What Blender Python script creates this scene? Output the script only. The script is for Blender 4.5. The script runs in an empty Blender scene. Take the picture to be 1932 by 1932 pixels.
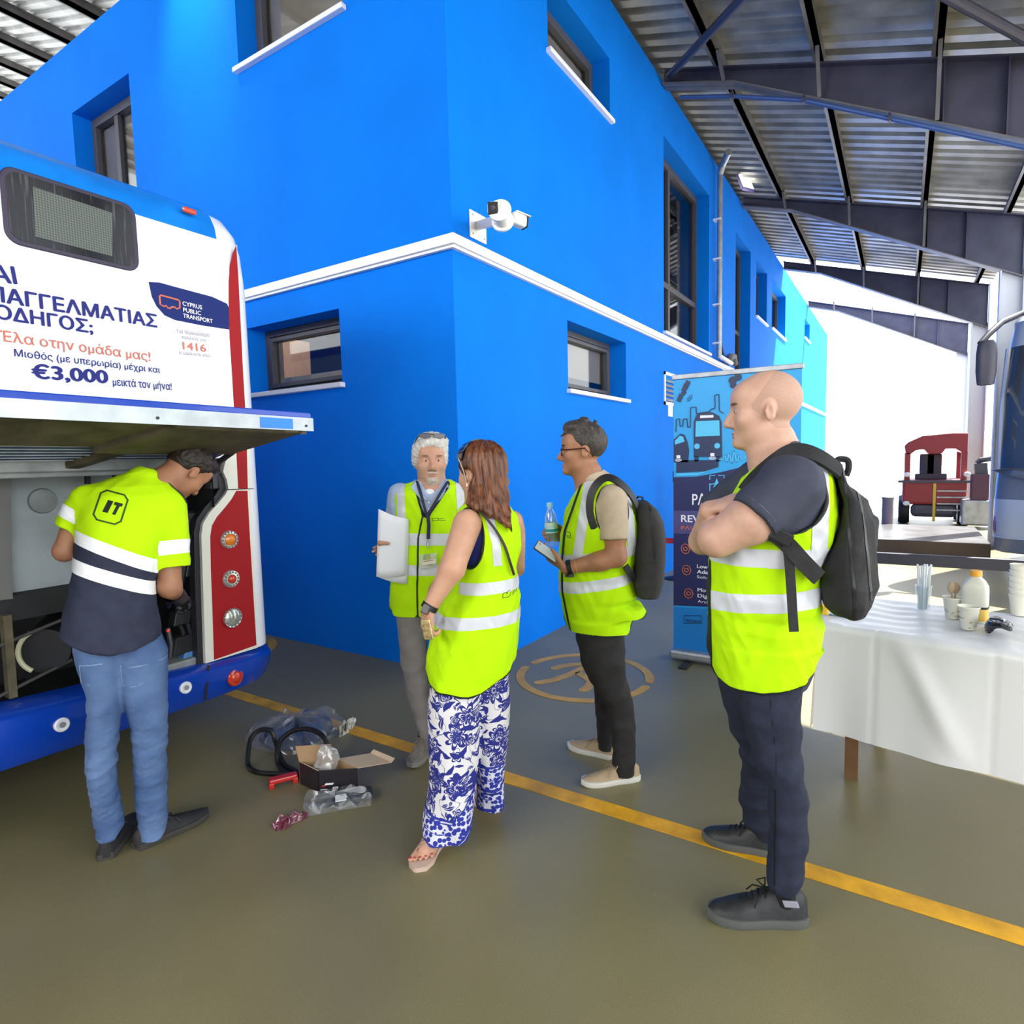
import bpy, bmesh, math, random
import numpy as np
from mathutils import Vector, Matrix

# ------------------------------------------------------------------ camera, sky, sun, exposure
scn = bpy.context.scene
col = scn.collection
FPX, CPX, CAMH = 1153.0, 966.0, 1.54
def _n(v): return v / np.linalg.norm(v)
def _ray(u, v): return _n(np.array([(u - CPX) / FPX, -(v - CPX) / FPX, -1.0]))
_dx, _dy = _ray(1705, 850), _ray(-855, 910)           # the two wall directions seen by the camera
_zz = _n(np.cross(_dx, _dy)); _m = _n(_dx + _dy); _s = _n(_dx - _dy)
_xx = _n(_m + _s - ((_m + _s) @ _zz) * _zz); _yy = np.cross(_zz, _xx)
ROT = np.array([_xx, _yy, _zz])
CAM = np.array([-3.394, -2.596, CAMH])                # origin: foot of the blue building's corner
cd = bpy.data.cameras.new('camera'); cam = bpy.data.objects.new('camera', cd); col.objects.link(cam)
cd.sensor_width = 36; cd.lens = 36 * FPX / 1932; cd.clip_start = 0.05; cd.clip_end = 400
M4 = Matrix.Identity(4)
for i in range(3):
    for j in range(3): M4[i][j] = ROT[i, j]
    M4[i][3] = CAM[i]
cam.matrix_world = M4
scn.camera = cam

world = bpy.data.worlds.new('sky'); scn.world = world; world.use_nodes = True
bg = world.node_tree.nodes['Background']
bg.inputs[0].default_value = (0.90, 0.95, 1.0, 1); bg.inputs[1].default_value = 2.6
sl = bpy.data.lights.new('sun', 'SUN'); sun = bpy.data.objects.new('sun', sl); col.objects.link(sun)
sl.energy = 19; sl.angle = math.radians(0.6); sl.color = (1, 0.96, 0.9)
sun.rotation_euler = Vector((0.55, -0.40, 1.0)).to_track_quat('Z', 'Y').to_euler()
# daylight through the open end of the hall behind the camera, and through its open long side
def daylight(name, loc, aim, sx, sy, power, colr=(1, 0.97, 0.93)):
    l = bpy.data.lights.new(name, 'AREA'); o = bpy.data.objects.new(name, l); col.objects.link(o)
    l.shape = 'RECTANGLE'; l.size = sx; l.size_y = sy; l.energy = power; l.color = colr
    o.location = loc; o.rotation_euler = (Vector(loc) - Vector(aim)).to_track_quat('Z', 'Y').to_euler()
daylight('daylight_open_end', (-10.5, 0.5, 5.6), (0, -0.2, 3.0), 9.0, 2.2, 440)
daylight('daylight_open_side', (-3.0, -9.5, 3.4), (-1.0, 0, 1.6), 9.0, 3.6, 170, (0.92, 0.96, 1.0))
scn.view_settings.view_transform = 'Standard'; scn.view_settings.look = 'None'
scn.view_settings.exposure = 0.4; scn.view_settings.gamma = 1.0
scn.view_settings.use_curve_mapping = False

# ------------------------------------------------------------------ helpers
def W(u, v, axis, val):
    """point of the place seen at pixel (u, v) on the plane axis = val"""
    d = ROT @ _ray(u, v); t = (val - CAM[axis]) / d[axis]
    return CAM + d * t
def FL(u, v, z=0.0): return W(u, v, 2, z)
ORG = {}
def tag(o, label=None, cat=None, group=None, kind=None):
    if label: o['label'] = label
    if cat: o['category'] = cat
    if group: o['group'] = group
    if kind: o['kind'] = kind
    return o
def thing(name, label, cat, loc=(0, 0, 0), group=None, rz=0.0, kind=None):
    o = bpy.data.objects.new(name, None); col.objects.link(o); o.empty_display_size = 0.1
    o.location = loc; o.rotation_euler = (0, 0, rz)
    ORG[o.name] = np.zeros(3) if rz else np.array(loc, float)
    return tag(o, label, cat, group, kind)
def link(name, me, parent=None, org=None):
    o = bpy.data.objects.new(name, me); col.objects.link(o)
    if parent is not None:
        o.parent = parent; ORG[o.name] = ORG[parent.name]
    else:
        ORG[o.name] = np.array(org if org is not None else (0, 0, 0), float); o.location = ORG[o.name]
    return o
def mesh_np(name, V, faces, mats, smooth=True, midx=None, angle=None):
    """faces: array (n,4)/(n,3) or list of lists"""
    me = bpy.data.meshes.new(name)
    V = np.asarray(V, dtype=np.float32).reshape(-1, 3)
    if isinstance(faces, np.ndarray):
        k = faces.shape[1]; n = len(faces)
        me.vertices.add(len(V)); me.vertices.foreach_set('co', V.ravel())
        me.loops.add(n * k); me.loops.foreach_set('vertex_index', faces.astype(np.int32).ravel())
        me.polygons.add(n); me.polygons.foreach_set('loop_start', np.arange(0, n * k, k, dtype=np.int32))
    else:
        me.from_pydata([tuple(map(float, p)) for p in V], [], faces)
    if not isinstance(mats, (list, tuple)): mats = [mats]
    for m in mats: me.materials.append(m)
    if midx is not None: me.polygons.foreach_set('material_index', np.asarray(midx, dtype=np.int32))
    me.update(calc_edges=True); me.validate()
    me.polygons.foreach_set('use_smooth', np.full(len(me.polygons), bool(smooth)))
    if smooth and angle: me.set_sharp_from_angle(angle=math.radians(angle))
    return me

class MB:
    """collects shapes, then links them as ONE mesh object"""
    def __init__(s): s.v = []; s.f = []; s.m = []; s.mi = 0
    def add(s, V, F):
        b = len(s.v); s.v += [tuple(map(float, p)) for p in V]
        s.f += [[i + b for i in f] for f in F]; s.m += [s.mi] * len(F); return s
    def box(s, lo, hi):
        x0, y0, z0 = lo; x1, y1, z1 = hi
        return s.add([(x0,y0,z0),(x1,y0,z0),(x1,y1,z0),(x0,y1,z0),(x0,y0,z1),(x1,y0,z1),(x1,y1,z1),(x0,y1,z1)],
                     [[0,3,2,1],[4,5,6,7],[0,1,5,4],[1,2,6,5],[2,3,7,6],[3,0,4,7]])
    def obox(s, c, a, b, d):
        """box centre c with half vectors a, b, d"""
        c, a, b, d = map(np.array, (c, a, b, d)); P = []
        for k in (-1, 1):
            for (i, j) in ((-1,-1),(1,-1),(1,1),(-1,1)): P.append(c + i*a + j*b + k*d)
        return s.add(P, [[0,3,2,1],[4,5,6,7],[0,1,5,4],[1,2,6,5],[2,3,7,6],[3,0,4,7]])
    def bar(s, p, q, w, h=None, up=(0, 0, 1)):
        p, q = np.array(p, float), np.array(q, float); d = _n(q - p); h = h or w
        a = np.cross(d, np.array(up, float))
        if np.linalg.norm(a) < 1e-4: a = np.cross(d, (1, 0, 0))
        a = _n(a); b = np.cross(a, d)
        return s.obox((p + q) / 2, (q - p) / 2, a * w / 2, b * h / 2)
    def tube(s, pts, r, n=10, cap=True, closed=False):
        pts = [np.array(p, float) for p in pts]; R = r if isinstance(r, (list, tuple, np.ndarray)) else [r] * len(pts)
        V = []; F = []; N = len(pts); a = None
        for i, p in enumerate(pts):
            if closed: t = _n(pts[(i + 1) % N] - pts[i - 1])
            else: t = _n(pts[min(i + 1, N - 1)] - pts[max(i - 1, 0)])
            if a is None:
                a = np.cross(t, (0, 0, 1.0))
                if np.linalg.norm(a) < 1e-3: a = np.cross(t, (1.0, 0, 0))
            a = _n(a - t * (a @ t)); b = np.cross(t, a)
            for k in range(n):
                th = 2 * math.pi * k / n; V.append(p + R[i] * (math.cos(th) * a + math.sin(th) * b))
        for i in range(N if closed else N - 1):
            for k in range(n):
                j = (i + 1) % N; F.append([i*n+k, i*n+(k+1) % n, j*n+(k+1) % n, j*n+k])
        if cap and not closed: F.append(list(range(n))[::-1]); F.append(list(range((N-1)*n, N*n)))
        return s.add(V, F)
    def ribbon(s, pts, nors, w, th):
        """flat strap along pts, wide across, thin along nors"""
        pts = [np.array(p, float) for p in pts]; V = []; F = []; N = len(pts)
        for i, p in enumerate(pts):
            t = _n(pts[min(i+1, N-1)] - pts[max(i-1, 0)]); n_ = np.array(nors[i] if isinstance(nors, list) else nors, float)
            a = _n(np.cross(t, n_)); n2 = np.cross(a, t)
            for (i1, j1) in ((-1,-1),(1,-1),(1,1),(-1,1)): V.append(p + a*w/2*i1 + n2*th/2*j1)
        for i in range(N - 1):
            for k in range(4): F.append([i*4+k, i*4+(k+1) % 4, i*4+4+(k+1) % 4, i*4+4+k])
        F.append([3,2,1,0]); F.append([N*4-4, N*4-3, N*4-2, N*4-1])
        return s.add(V, F)
    def lathe(s, prof, c, axis=(0, 0, 1), n=24, cap=True):
        """prof: (radius, height) along axis from c"""
        c = np.array(c, float); ax = _n(np.array(axis, float)); a = np.cross(ax, (0, 0, 1.0))
        if np.linalg.norm(a) < 1e-3: a = np.array((1.0, 0, 0))
        a = _n(a); b = np.cross(ax, a); V = []; F = []
        for (r, h) in prof:
            for k in range(n):
                th = 2*math.pi*k/n; V.append(c + ax*h + r*(math.cos(th)*a + math.sin(th)*b))
        for i in range(len(prof) - 1):
            for k in range(n): F.append([i*n+k, i*n+(k+1) % n, (i+1)*n+(k+1) % n, (i+1)*n+k])
        if cap: F.append(list(range(n))[::-1]); F.append(list(range((len(prof)-1)*n, len(prof)*n)))
        return s.add(V, F)
    def prism(s, P, d):
        """polygon P (3D points, any outline) extruded by vector d"""
        n = len(P); d = np.array(d, float); V = [np.array(p, float) for p in P]; V += [p + d for p in V]
        return s.add(V, [list(range(n)), list(range(n, 2*n))[::-1]] + [[i, i+n, (i+1) % n + n, (i+1) % n] for i in range(n)])
    def ell(s, c, r, nu=20, nv=12, R=None):
        c = np.array(c, float); V = []; F = []
        for i in range(nv + 1):
            ph = math.pi*i/nv
            for k in range(nu):
                th = 2*math.pi*k/nu
                q = np.array((r[0]*math.sin(ph)*math.cos(th), r[1]*math.sin(ph)*math.sin(th), r[2]*math.cos(ph)))
                V.append(c + (R @ q if R is not None else q))
        for i in range(nv):
            for k in range(nu): F.append([i*nu+k, (i+1)*nu+k, (i+1)*nu+(k+1) % nu, i*nu+(k+1) % nu])
        return s.add(V, F)
    def loft(s, rings, cap=True, closed=True):
        n = len(rings[0]); V = [p for r in rings for p in r]; F = []
        for i in range(len(rings) - 1):
            for k in range(n if closed else n - 1): F.append([i*n+k, i*n+(k+1) % n, (i+1)*n+(k+1) % n, (i+1)*n+k])
        if cap: F.append(list(range(n))[::-1]); F.append(list(range((len(rings)-1)*n, len(rings)*n)))
        return s.add(V, F)
    def build(s, name, mats, parent=None, org=None, smooth=False, bevel=0, seg=2, angle=35, weld=True, solid=0):
        o0 = ORG[parent.name] if parent is not None else np.array(org if org is not None else (0, 0, 0), float)
        V = np.array(s.v, float) - o0
        me = mesh_np(name, V, s.f, mats, smooth=False, midx=s.m)
        bm = bmesh.new(); bm.from_mesh(me)
        if weld: bmesh.ops.remove_doubles(bm, verts=bm.verts, dist=1e-5)
        bmesh.ops.recalc_face_normals(bm, faces=bm.faces)
        bm.to_mesh(me); bm.free()
        if smooth:
            me.polygons.foreach_set('use_smooth', np.full(len(me.polygons), True)); me.set_sharp_from_angle(angle=math.radians(angle))
        o = link(name, me, parent, org)
        if bevel:
            b = o.modifiers.new('bevel', 'BEVEL'); b.width = bevel; b.segments = seg; b.limit_method = 'ANGLE'; b.angle_limit = math.radians(40)
        if solid:
            m = o.modifiers.new('solid', 'SOLIDIFY'); m.thickness = solid; m.offset = 0
        return o

# ------------------------------------------------------------------ materials
def s2l(c):
    return tuple(((x / 255) / 12.92 if x / 255 <= 0.04045 else ((x / 255 + 0.055) / 1.055) ** 2.4) for x in c)
def mat(name, base, rough=0.6, metal=0.0, var=0.0, vscale=6.0, bump=0.0, bscale=60.0, alpha=1.0, trans=0.0, spec=0.5, coat=0.0, sheen=0.0, emit=None, strength=0.0, base2=None, ior=1.45, sub=0.0):
    m = bpy.data.materials.new(name); m.use_nodes = True; nt = m.node_tree; b = nt.nodes['Principled BSDF']
    b.inputs['Base Color'].default_value = (*base, 1); b.inputs['Roughness'].default_value = rough
    b.inputs['Metallic'].default_value = metal; b.inputs['Alpha'].default_value = alpha
    b.inputs['Transmission Weight'].default_value = trans; b.inputs['Specular IOR Level'].default_value = spec
    b.inputs['Coat Weight'].default_value = coat; b.inputs['Sheen Weight'].default_value = sheen; b.inputs['IOR'].default_value = ior
    if sub: b.inputs['Subsurface Weight'].default_value = sub; b.inputs['Subsurface Radius'].default_value = (0.02, 0.008, 0.004)
    if emit: b.inputs['Emission Color'].default_value = (*emit, 1); b.inputs['Emission Strength'].default_value = strength
    tc = nt.nodes.new('ShaderNodeTexCoord')
    if var or base2:
        nz = nt.nodes.new('ShaderNodeTexNoise'); nz.inputs['Scale'].default_value = vscale; nz.inputs['Detail'].default_value = 6
        nt.links.new(tc.outputs['Object'], nz.inputs['Vector'])
        mx = nt.nodes.new('ShaderNodeMix'); mx.data_type = 'RGBA'
        mr = nt.nodes.new('ShaderNodeMapRange'); mr.inputs['From Min'].default_value = 0.35; mr.inputs['From Max'].default_value = 0.65
        nt.links.new(nz.outputs['Fac'], mr.inputs['Value']); nt.links.new(mr.outputs[0], mx.inputs['Factor'])
        A = base if base2 else tuple(max(0, x * (1 - var)) for x in base); B = base2 if base2 else tuple(min(1, x * (1 + var)) for x in base)
        mx.inputs['A'].default_value = (*A, 1); mx.inputs['B'].default_value = (*B, 1)
        nt.links.new(mx.outputs['Result'], b.inputs['Base Color'])
    if bump:
        nz2 = nt.nodes.new('ShaderNodeTexNoise'); nz2.inputs['Scale'].default_value = bscale; nz2.inputs['Detail'].default_value = 4
        nt.links.new(tc.outputs['Object'], nz2.inputs['Vector'])
        bp = nt.nodes.new('ShaderNodeBump'); bp.inputs['Strength'].default_value = bump; bp.inputs['Distance'].default_value = 0.01
        nt.links.new(nz2.outputs['Fac'], bp.inputs['Height']); nt.links.new(bp.outputs[0], b.inputs['Normal'])
    return m
def clear(name, tint=(1, 1, 1), gloss=0.12, rough=0.03, opaque=0.0, opcol=(0.8, 0.8, 0.8), edge=0.3):
    """thin clear sheet: glass pane, plastic film"""
    m = bpy.data.materials.new(name); m.use_nodes = True; nt = m.node_tree; nt.nodes.remove(nt.nodes['Principled BSDF'])
    out = nt.nodes['Material Output']; t = nt.nodes.new('ShaderNodeBsdfTransparent'); t.inputs[0].default_value = (*tint, 1)
    g = nt.nodes.new('ShaderNodeBsdfGlossy'); g.inputs['Roughness'].default_value = rough; g.inputs[0].default_value = (1, 1, 1, 1)
    fr = nt.nodes.new('ShaderNodeLayerWeight'); fr.inputs['Blend'].default_value = 0.25
    ma = nt.nodes.new('ShaderNodeMath'); ma.operation = 'MULTIPLY_ADD'; ma.inputs[1].default_value = edge; ma.inputs[2].default_value = gloss; ma.use_clamp = True
    nt.links.new(fr.outputs['Facing'], ma.inputs[0])
    mx = nt.nodes.new('ShaderNodeMixShader'); nt.links.new(ma.outputs[0], mx.inputs[0]); nt.links.new(t.outputs[0], mx.inputs[1]); nt.links.new(g.outputs[0], mx.inputs[2])
    last = mx
    if opaque:
        df = nt.nodes.new('ShaderNodeBsdfDiffuse'); df.inputs[0].default_value = (*opcol, 1)
        m2 = nt.nodes.new('ShaderNodeMixShader'); m2.inputs[0].default_value = opaque
        nt.links.new(mx.outputs[0], m2.inputs[1]); nt.links.new(df.outputs[0], m2.inputs[2]); last = m2
    nt.links.new(last.outputs[0], out.inputs[0]); return m

_TX = {}
def _text(body, bold=0.0, space=1.0):
    """letter shapes as flat triangles: every outline filled with its own holes only"""
    key = (body, space)
    if key in _TX: return _TX[key]
    from mathutils.geometry import tessellate_polygon
    c = bpy.data.curves.new('txt', 'FONT'); c.body = body; c.space_character = space; c.resolution_u = 4;
    o = bpy.data.objects.new('txt', c); col.objects.link(o); bpy.context.view_layer.update()
    cu = o.to_curve(bpy.context.evaluated_depsgraph_get()); loops = []
    for sp in cu.splines:
        P = []
        if sp.type == 'BEZIER':
            bp = sp.bezier_points; n = len(bp)
            for i in range(n):
                p, q = bp[i], bp[(i+1) % n]; A, B_, C_, D = p.co, p.handle_right, q.handle_left, q.co
                straight = (B_-A).cross(D-A).length < 1e-6 and (C_-A).cross(D-A).length < 1e-6
                for k in range(1 if straight else 5):
                    t = k/5; P.append(A*(1-t)**3 + 3*B_*t*(1-t)**2 + 3*C_*t*t*(1-t) + D*t**3)
        else: P = [Vector(p.co[:3]) for p in sp.points]
        Q = [P[0]]
        for p in P[1:]:
            if (p-Q[-1]).length > 1e-5: Q.append(p)
        if (Q[0]-Q[-1]).length < 1e-5: Q.pop()
        cutp = [(i, j) for i in range(len(Q)) for j in range(i+9, len(Q)) if len(Q)-(j-i) > 9 and (Q[i]-Q[j]).length < .008]
        if cutp:                                            # an outline that touches itself: split off its counter
            i, j = cutp[0]; B2 = Q[i:j]; k = j
            while k < len(Q)-1 and (Q[k]-Q[i]).length < .10: k += 1
            Q = Q[:max(1, i-4)] + Q[k:]
            loops.append([(p.x, p.y) for p in B2])
        if len(Q) > 2: loops.append([(p.x, p.y) for p in Q])
    o.to_curve_clear(); bpy.data.objects.remove(o)
    ar = lambda L: .5*sum(L[i][0]*L[(i+1) % len(L)][1]-L[(i+1) % len(L)][0]*L[i][1] for i in range(len(L)))
    def inside(p, L):
        r = False
        for i in range(len(L)):
            (x0, y0), (x1, y1) = L[i], L[i-1]
            if (y0 > p[1]) != (y1 > p[1]) and p[0] < (x1-x0)*(p[1]-y0)/(y1-y0)+x0: r = not r
        return r
    A = [ar(L) for L in loops]; hole_of = {}
    for j in range(len(loops)):
        for i in range(len(loops)):
            if i != j and abs(A[i]) > abs(A[j]) and sum(inside(p, loops[i]) for p in loops[j]) > .8*len(loops[j]) and (A[i]*A[j] < 0 or abs(A[j]) > .25*abs(A[i])): hole_of[j] = i
    V = []; F = []; outs = [i for i in range(len(loops)) if i not in hole_of]
    for z, i in enumerate(outs):
        hs = [j for j in hole_of if hole_of[j] == i]
        poly = [[Vector((x, y, 0)) for x, y in loops[k]] for k in [i] + hs]; base = len(V)
        for L in poly: V += [(p.x, p.y, .0004*(z % 3)) for p in L]
        F += [[base+k for k in t] for t in tessellate_polygon(poly)]
    _TX[key] = (np.array(V, float), F); return _TX[key]
def embolden(V, F, w):
    """heavier strokes: the same outline laid over itself with small shifts"""
    if w <= 0: return V, F
    W_ = []; G = []
    for dx, dy in ((0, 0), (w, 0), (-w, 0), (0, w*.6), (0, -w*.6)):
        G += [[i + len(W_)*len(V) for i in f] for f in F]; W_.append(V + np.array((dx, dy, .002*len(W_))))
    return np.concatenate(W_), G
def lettering(name, body, m, p0, p1, hgt, up=(0, 0, 1), nor=(0, -1, 0), th=0.002, bold=0.0, parent=None, org=None, mb=None, base=None, space=1.0):
    """text with its baseline from p0 to p1 and capital height hgt, raised th along nor"""
    V, F = embolden(*_text(body, 0, space), bold); p0 = np.array(p0, float); p1 = np.array(p1, float)
    x0, x1 = V[:, 0].min(), V[:, 0].max(); capV, _ = (_text('H')); cap = base or capV[:, 1].max()
    X = _n(p1 - p0); L = np.linalg.norm(p1 - p0); U = _n(np.array(up, float) - X * (np.array(up, float) @ X)); N = _n(np.array(nor, float))
    Q = p0 + np.outer((V[:, 0] - x0) / (x1 - x0) * L, X) + np.outer(V[:, 1] / cap * hgt, U) + N * th + np.outer(V[:, 2], N) * .12
    if mb is not None: return mb.add(Q, F)
    b = MB().add(Q, F); return b.build(name, m, parent, org)
# ------------------------------------------------------------------ shared materials
BLUE = mat('blue_plaster', (0.0008, 0.178, 0.76), 0.75, var=0.05, vscale=1.3, bump=0.12, bscale=140, spec=0.1)
FRAME = mat('window_frame_grey', (0.075, 0.072, 0.082), 0.45)
SILL = mat('white_sill', (0.80, 0.80, 0.84), 0.4)
BLIND = mat('beige_blind', (0.42, 0.36, 0.26), 0.7, var=0.06)
GLASS = clear('window_glass', (0.80, 0.81, 0.83), gloss=0.02, edge=.22)
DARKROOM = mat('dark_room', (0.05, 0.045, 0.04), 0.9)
STEEL = mat('dark_steel', (0.05, 0.05, 0.085), 0.5, var=0.2, vscale=3)  # lighter blue tint puts the haze over the beams into the colour
PURL = mat('purlin_steel', (0.13, 0.125, 0.13), 0.5, var=0.2, vscale=4)
GALV = mat('galvanised', (0.38, 0.40, 0.42), 0.45, 0.6, var=0.15, vscale=9)
WHITE = mat('white_paint', (0.82, 0.82, 0.84), 0.35)
BLACK = mat('black_plastic', (0.012, 0.012, 0.015), 0.45)
RUBBER = mat('black_rubber', (0.01, 0.01, 0.012), 0.6)
YELLOW = mat('yellow_floor_paint', (0.74, 0.37, 0.010), 0.5, var=0.25, vscale=7, bump=0.05, bscale=200)

# ------------------------------------------------------------------ floor
def floor_mat():
    m = mat('polished_concrete', (0.1, 0.09, 0.06), 0.4); nt = m.node_tree; b = nt.nodes['Principled BSDF']; N = nt.nodes.new; K = nt.links.new
    tc = N('ShaderNodeTexCoord'); n1 = N('ShaderNodeTexNoise'); n1.inputs['Scale'].default_value = 0.7; n1.inputs['Detail'].default_value = 8
    n2 = N('ShaderNodeTexNoise'); n2.inputs['Scale'].default_value = 420; n2.inputs['Detail'].default_value = 1
    n3 = N('ShaderNodeTexVoronoi'); n3.inputs['Scale'].default_value = 60
    for n in (n1, n2, n3): K(tc.outputs['Object'], n.inputs['Vector'])
    r = N('ShaderNodeValToRGB'); e = r.color_ramp.elements
    e[0].position = 0.35; e[0].color = (0.182, 0.158, 0.079, 1); e[1].position = 0.68; e[1].color = (0.262, 0.228, 0.116, 1)
    K(n1.outputs['Fac'], r.inputs[0])
    mx = N('ShaderNodeMix'); mx.data_type = 'RGBA'; mx.blend_type = 'MULTIPLY'; mx.inputs['Factor'].default_value = 0.75
    r2 = N('ShaderNodeValToRGB'); r2.color_ramp.elements[0].position = 0.3; r2.color_ramp.elements[0].color = (0.62, 0.62, 0.62, 1); r2.color_ramp.elements[1].position = 0.62; r2.color_ramp.elements[1].color = (1.15, 1.15, 1.15, 1)
    K(n2.outputs['Fac'], r2.inputs[0]); K(r.outputs[0], mx.inputs['A']); K(r2.outputs[0], mx.inputs['B'])
    r3 = N('ShaderNodeValToRGB'); r3.color_ramp.elements[0].position = 0.04; r3.color_ramp.elements[0].color = (2.0, 2.0, 1.9, 1); r3.color_ramp.elements[1].position = 0.10; r3.color_ramp.elements[1].color = (1, 1, 1, 1)
    K(n3.outputs['Distance'], r3.inputs[0])
    m3 = N('ShaderNodeMix'); m3.data_type = 'RGBA'; m3.blend_type = 'MULTIPLY'; m3.inputs['Factor'].default_value = 0.5
    K(mx.outputs['Result'], m3.inputs['A']); K(r3.outputs[0], m3.inputs['B']); K(m3.outputs['Result'], b.inputs['Base Color'])
    mr = N('ShaderNodeMapRange'); mr.inputs['To Min'].default_value = 0.28; mr.inputs['To Max'].default_value = 0.46
    K(n1.outputs['Fac'], mr.inputs['Value']); K(mr.outputs[0], b.inputs['Roughness'])
    bp = N('ShaderNodeBump'); bp.inputs['Strength'].default_value = 0.03; bp.inputs['Distance'].default_value = 0.003
    K(n2.outputs['Fac'], bp.inputs['Height']); K(bp.outputs[0], b.inputs['Normal'])
    return m
FLOOR = floor_mat()
b = MB().box((-14, -11, -0.2), (13.4, 14, 0)); tag(b.build('floor', FLOOR), 'polished olive grey concrete floor of the depot hall', kind='structure')
YARD = mat('sunlit_yard_concrete', (0.55, 0.54, 0.52), 0.8, var=0.08)
b = MB().box((-14.2, -11, 0), (-14, 26, 3.4)); tag(b.build('wall_sky_block', mat('sky_block_grey', (.22, .22, .23), .8)), 'low grey wall added unseen behind the camera to block sky light', kind='structure')  # unseen wall added to block low sky light and darken the lower walls
b = MB().box((13.4, -40, -0.2), (70, 25, -0.01)).box((-14, -40, -0.2), (13.4, -11, -0.01)).box((-50, -40, -0.2), (-14, 25, -0.01))
tag(b.build('ground', YARD), 'pale sunlit concrete yard outside the hall', kind='structure')

# ------------------------------------------------------------------ blue building: two walls with window openings
WT, DEP = 6.12, 0.22                                   # wall top, reveal depth
def wall(name, label, s0, s1, holes, pos, facing_left):
    """pos(s, depth, z) gives the point; holes: (s0, s1, z0, z1)"""
    S = sorted({s0, s1, *[h[0] for h in holes], *[h[1] for h in holes]}); Z = sorted({0, WT, *[h[2] for h in holes], *[h[3] for h in holes]})
    mb = MB(); inside = lambda s, z: any(h[0] < s < h[1] and h[2] < z < h[3] for h in holes)
    for i in range(len(S) - 1):
        for j in range(len(Z) - 1):
            if inside((S[i]+S[i+1])/2, (Z[j]+Z[j+1])/2): continue
            mb.add([pos(S[i],0,Z[j]), pos(S[i+1],0,Z[j]), pos(S[i+1],0,Z[j+1]), pos(S[i],0,Z[j+1])], [[0,1,2,3]])
    for (a, c, z0, z1) in holes:
        for (p, q) in (((a,z0),(c,z0)), ((c,z0),(c,z1)), ((c,z1),(a,z1)), ((a,z1),(a,z0))):
            mb.add([pos(p[0],0,p[1]), pos(q[0],0,q[1]), pos(q[0],DEP+.1,q[1]), pos(p[0],DEP+.1,p[1])], [[0,1,2,3]])
    mb.add([pos(s0,0,WT), pos(s1,0,WT), pos(s1,.35,WT), pos(s0,.35,WT)], [[0,1,2,3]])
    return tag(mb.build(name, BLUE), label, kind='structure')
LP = lambda s, d, z: (d, s, z)
RP = lambda s, d, z: (s, d, z)
holesL = [(0.93, 2.19, 4.86, 6.0), (3.93, 5.15, 3.6, 5.42), (1.12, 2.30, 2.17, 2.74)]
holesR = [(1.40, 2.70, 4.96, 5.55), (1.68, 3.08, 2.17, 2.79), (4.36, 6.50, 3.12, 5.50), (8.28, 9.55, 1.9, 5.47),
          (10.1, 11.28, 4.36, 5.47), (11.9, 13.8, 4.42, 5.5), (17.4, 18.6, 5.05, 5.6), (11.6, 12.9, 0.05, 2.1), (14.6, 15.6, 0.4, 1.9)]
wall('wall_left', 'blue plastered wall behind the white bus', 0, 16, holesL, LP, True)
wall('wall_right', 'blue plastered long wall running to the bright open end', 0, 24, holesR, RP, False)
wn = [0]
def window(h, pos, label, mull=(), trans=(), blind=None, sill=True, fw=0.055):
    wn[0] += 1; a, c, z0, z1 = h; d0, d1 = DEP - .03, DEP + .03
    root = thing('window_%d' % wn[0], label, None, pos((a+c)/2, DEP, z0), kind='structure')
    mb = MB()
    def bar(s0, s1, zz0, zz1, e=0.0):
        p, q = np.array(pos(s0, d0 - e, zz0)), np.array(pos(s1, d1, zz1)); mb.box(np.minimum(p, q), np.maximum(p, q))
    bar(a, a+fw, z0, z1); bar(c-fw, c, z0, z1); bar(a+fw, c-fw, z0, z0+fw); bar(a+fw, c-fw, z1-fw, z1)
    for t in mull: bar(t-fw*.7, t+fw*.7, z0+fw, z1-fw)
    for t in trans: bar(a+fw, c-fw, t-fw*.7, t+fw*.7, .01)
    # the opening sash, a second narrower frame standing a little proud
    q = fw + .012
    for (s0, s1, u0, u1) in ((a+q, a+q+.035, z0+q, z1-q), (c-q-.035, c-q, z0+q, z1-q), (a+q+.035, c-q-.035, z0+q, z0+q+.035), (a+q+.035, c-q-.035, z1-q-.035, z1-q)):
        bar(s0, s1, u0, u1, .012)
    mb.build('frame', FRAME, root, bevel=.004)
    g = MB(); p, r = np.array(pos(a+.02, DEP+.005, z0+.02)), np.array(pos(c-.02, DEP+.011, z1-.02)); g.box(np.minimum(p, r), np.maximum(p, r)); g.build('pane', GLASS, root)
    if sill:
        g = MB(); p, r = np.array(pos(a-.03, -.045, z0-.035)), np.array(pos(c+.03, d0, z0+.004)); g.box(np.minimum(p, r), np.maximum(p, r)); g.build('sill', SILL, root, bevel=.006)
    if blind:
        g = MB(); p, r = np.array(pos(a+.03, DEP+.05, z0+blind*(z1-z0))), np.array(pos(c-.03, DEP+.06, z1)); g.box(np.minimum(p, r), np.maximum(p, r)); g.build('blind', BLIND, root)
    return root
window(holesL[0], LP, 'high window near the corner of the left blue wall, beige blind down', blind=0.02)
window(holesL[1], LP, 'tall window of the left blue wall just above the bus roof', mull=(4.62,), blind=0.02, sill=False)
window(holesL[2], LP, 'low wide window of the left blue wall showing storeroom boxes')
window(holesR[0], RP, 'high window of the right blue wall nearest the corner, beige blind down', blind=0.02)
window(holesR[1], RP, 'low window of the right blue wall beside the corner', blind=0.3)
window(holesR[2], RP, 'large tall window with crossbars in the right blue wall', mull=(5.15,), trans=(3.86,))
window(holesR[3], RP, 'tall narrow window beyond the downpipe', mull=(), trans=(3.9,), sill=False)
window(holesR[4], RP, 'first small high window past the tall narrow one')
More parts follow.
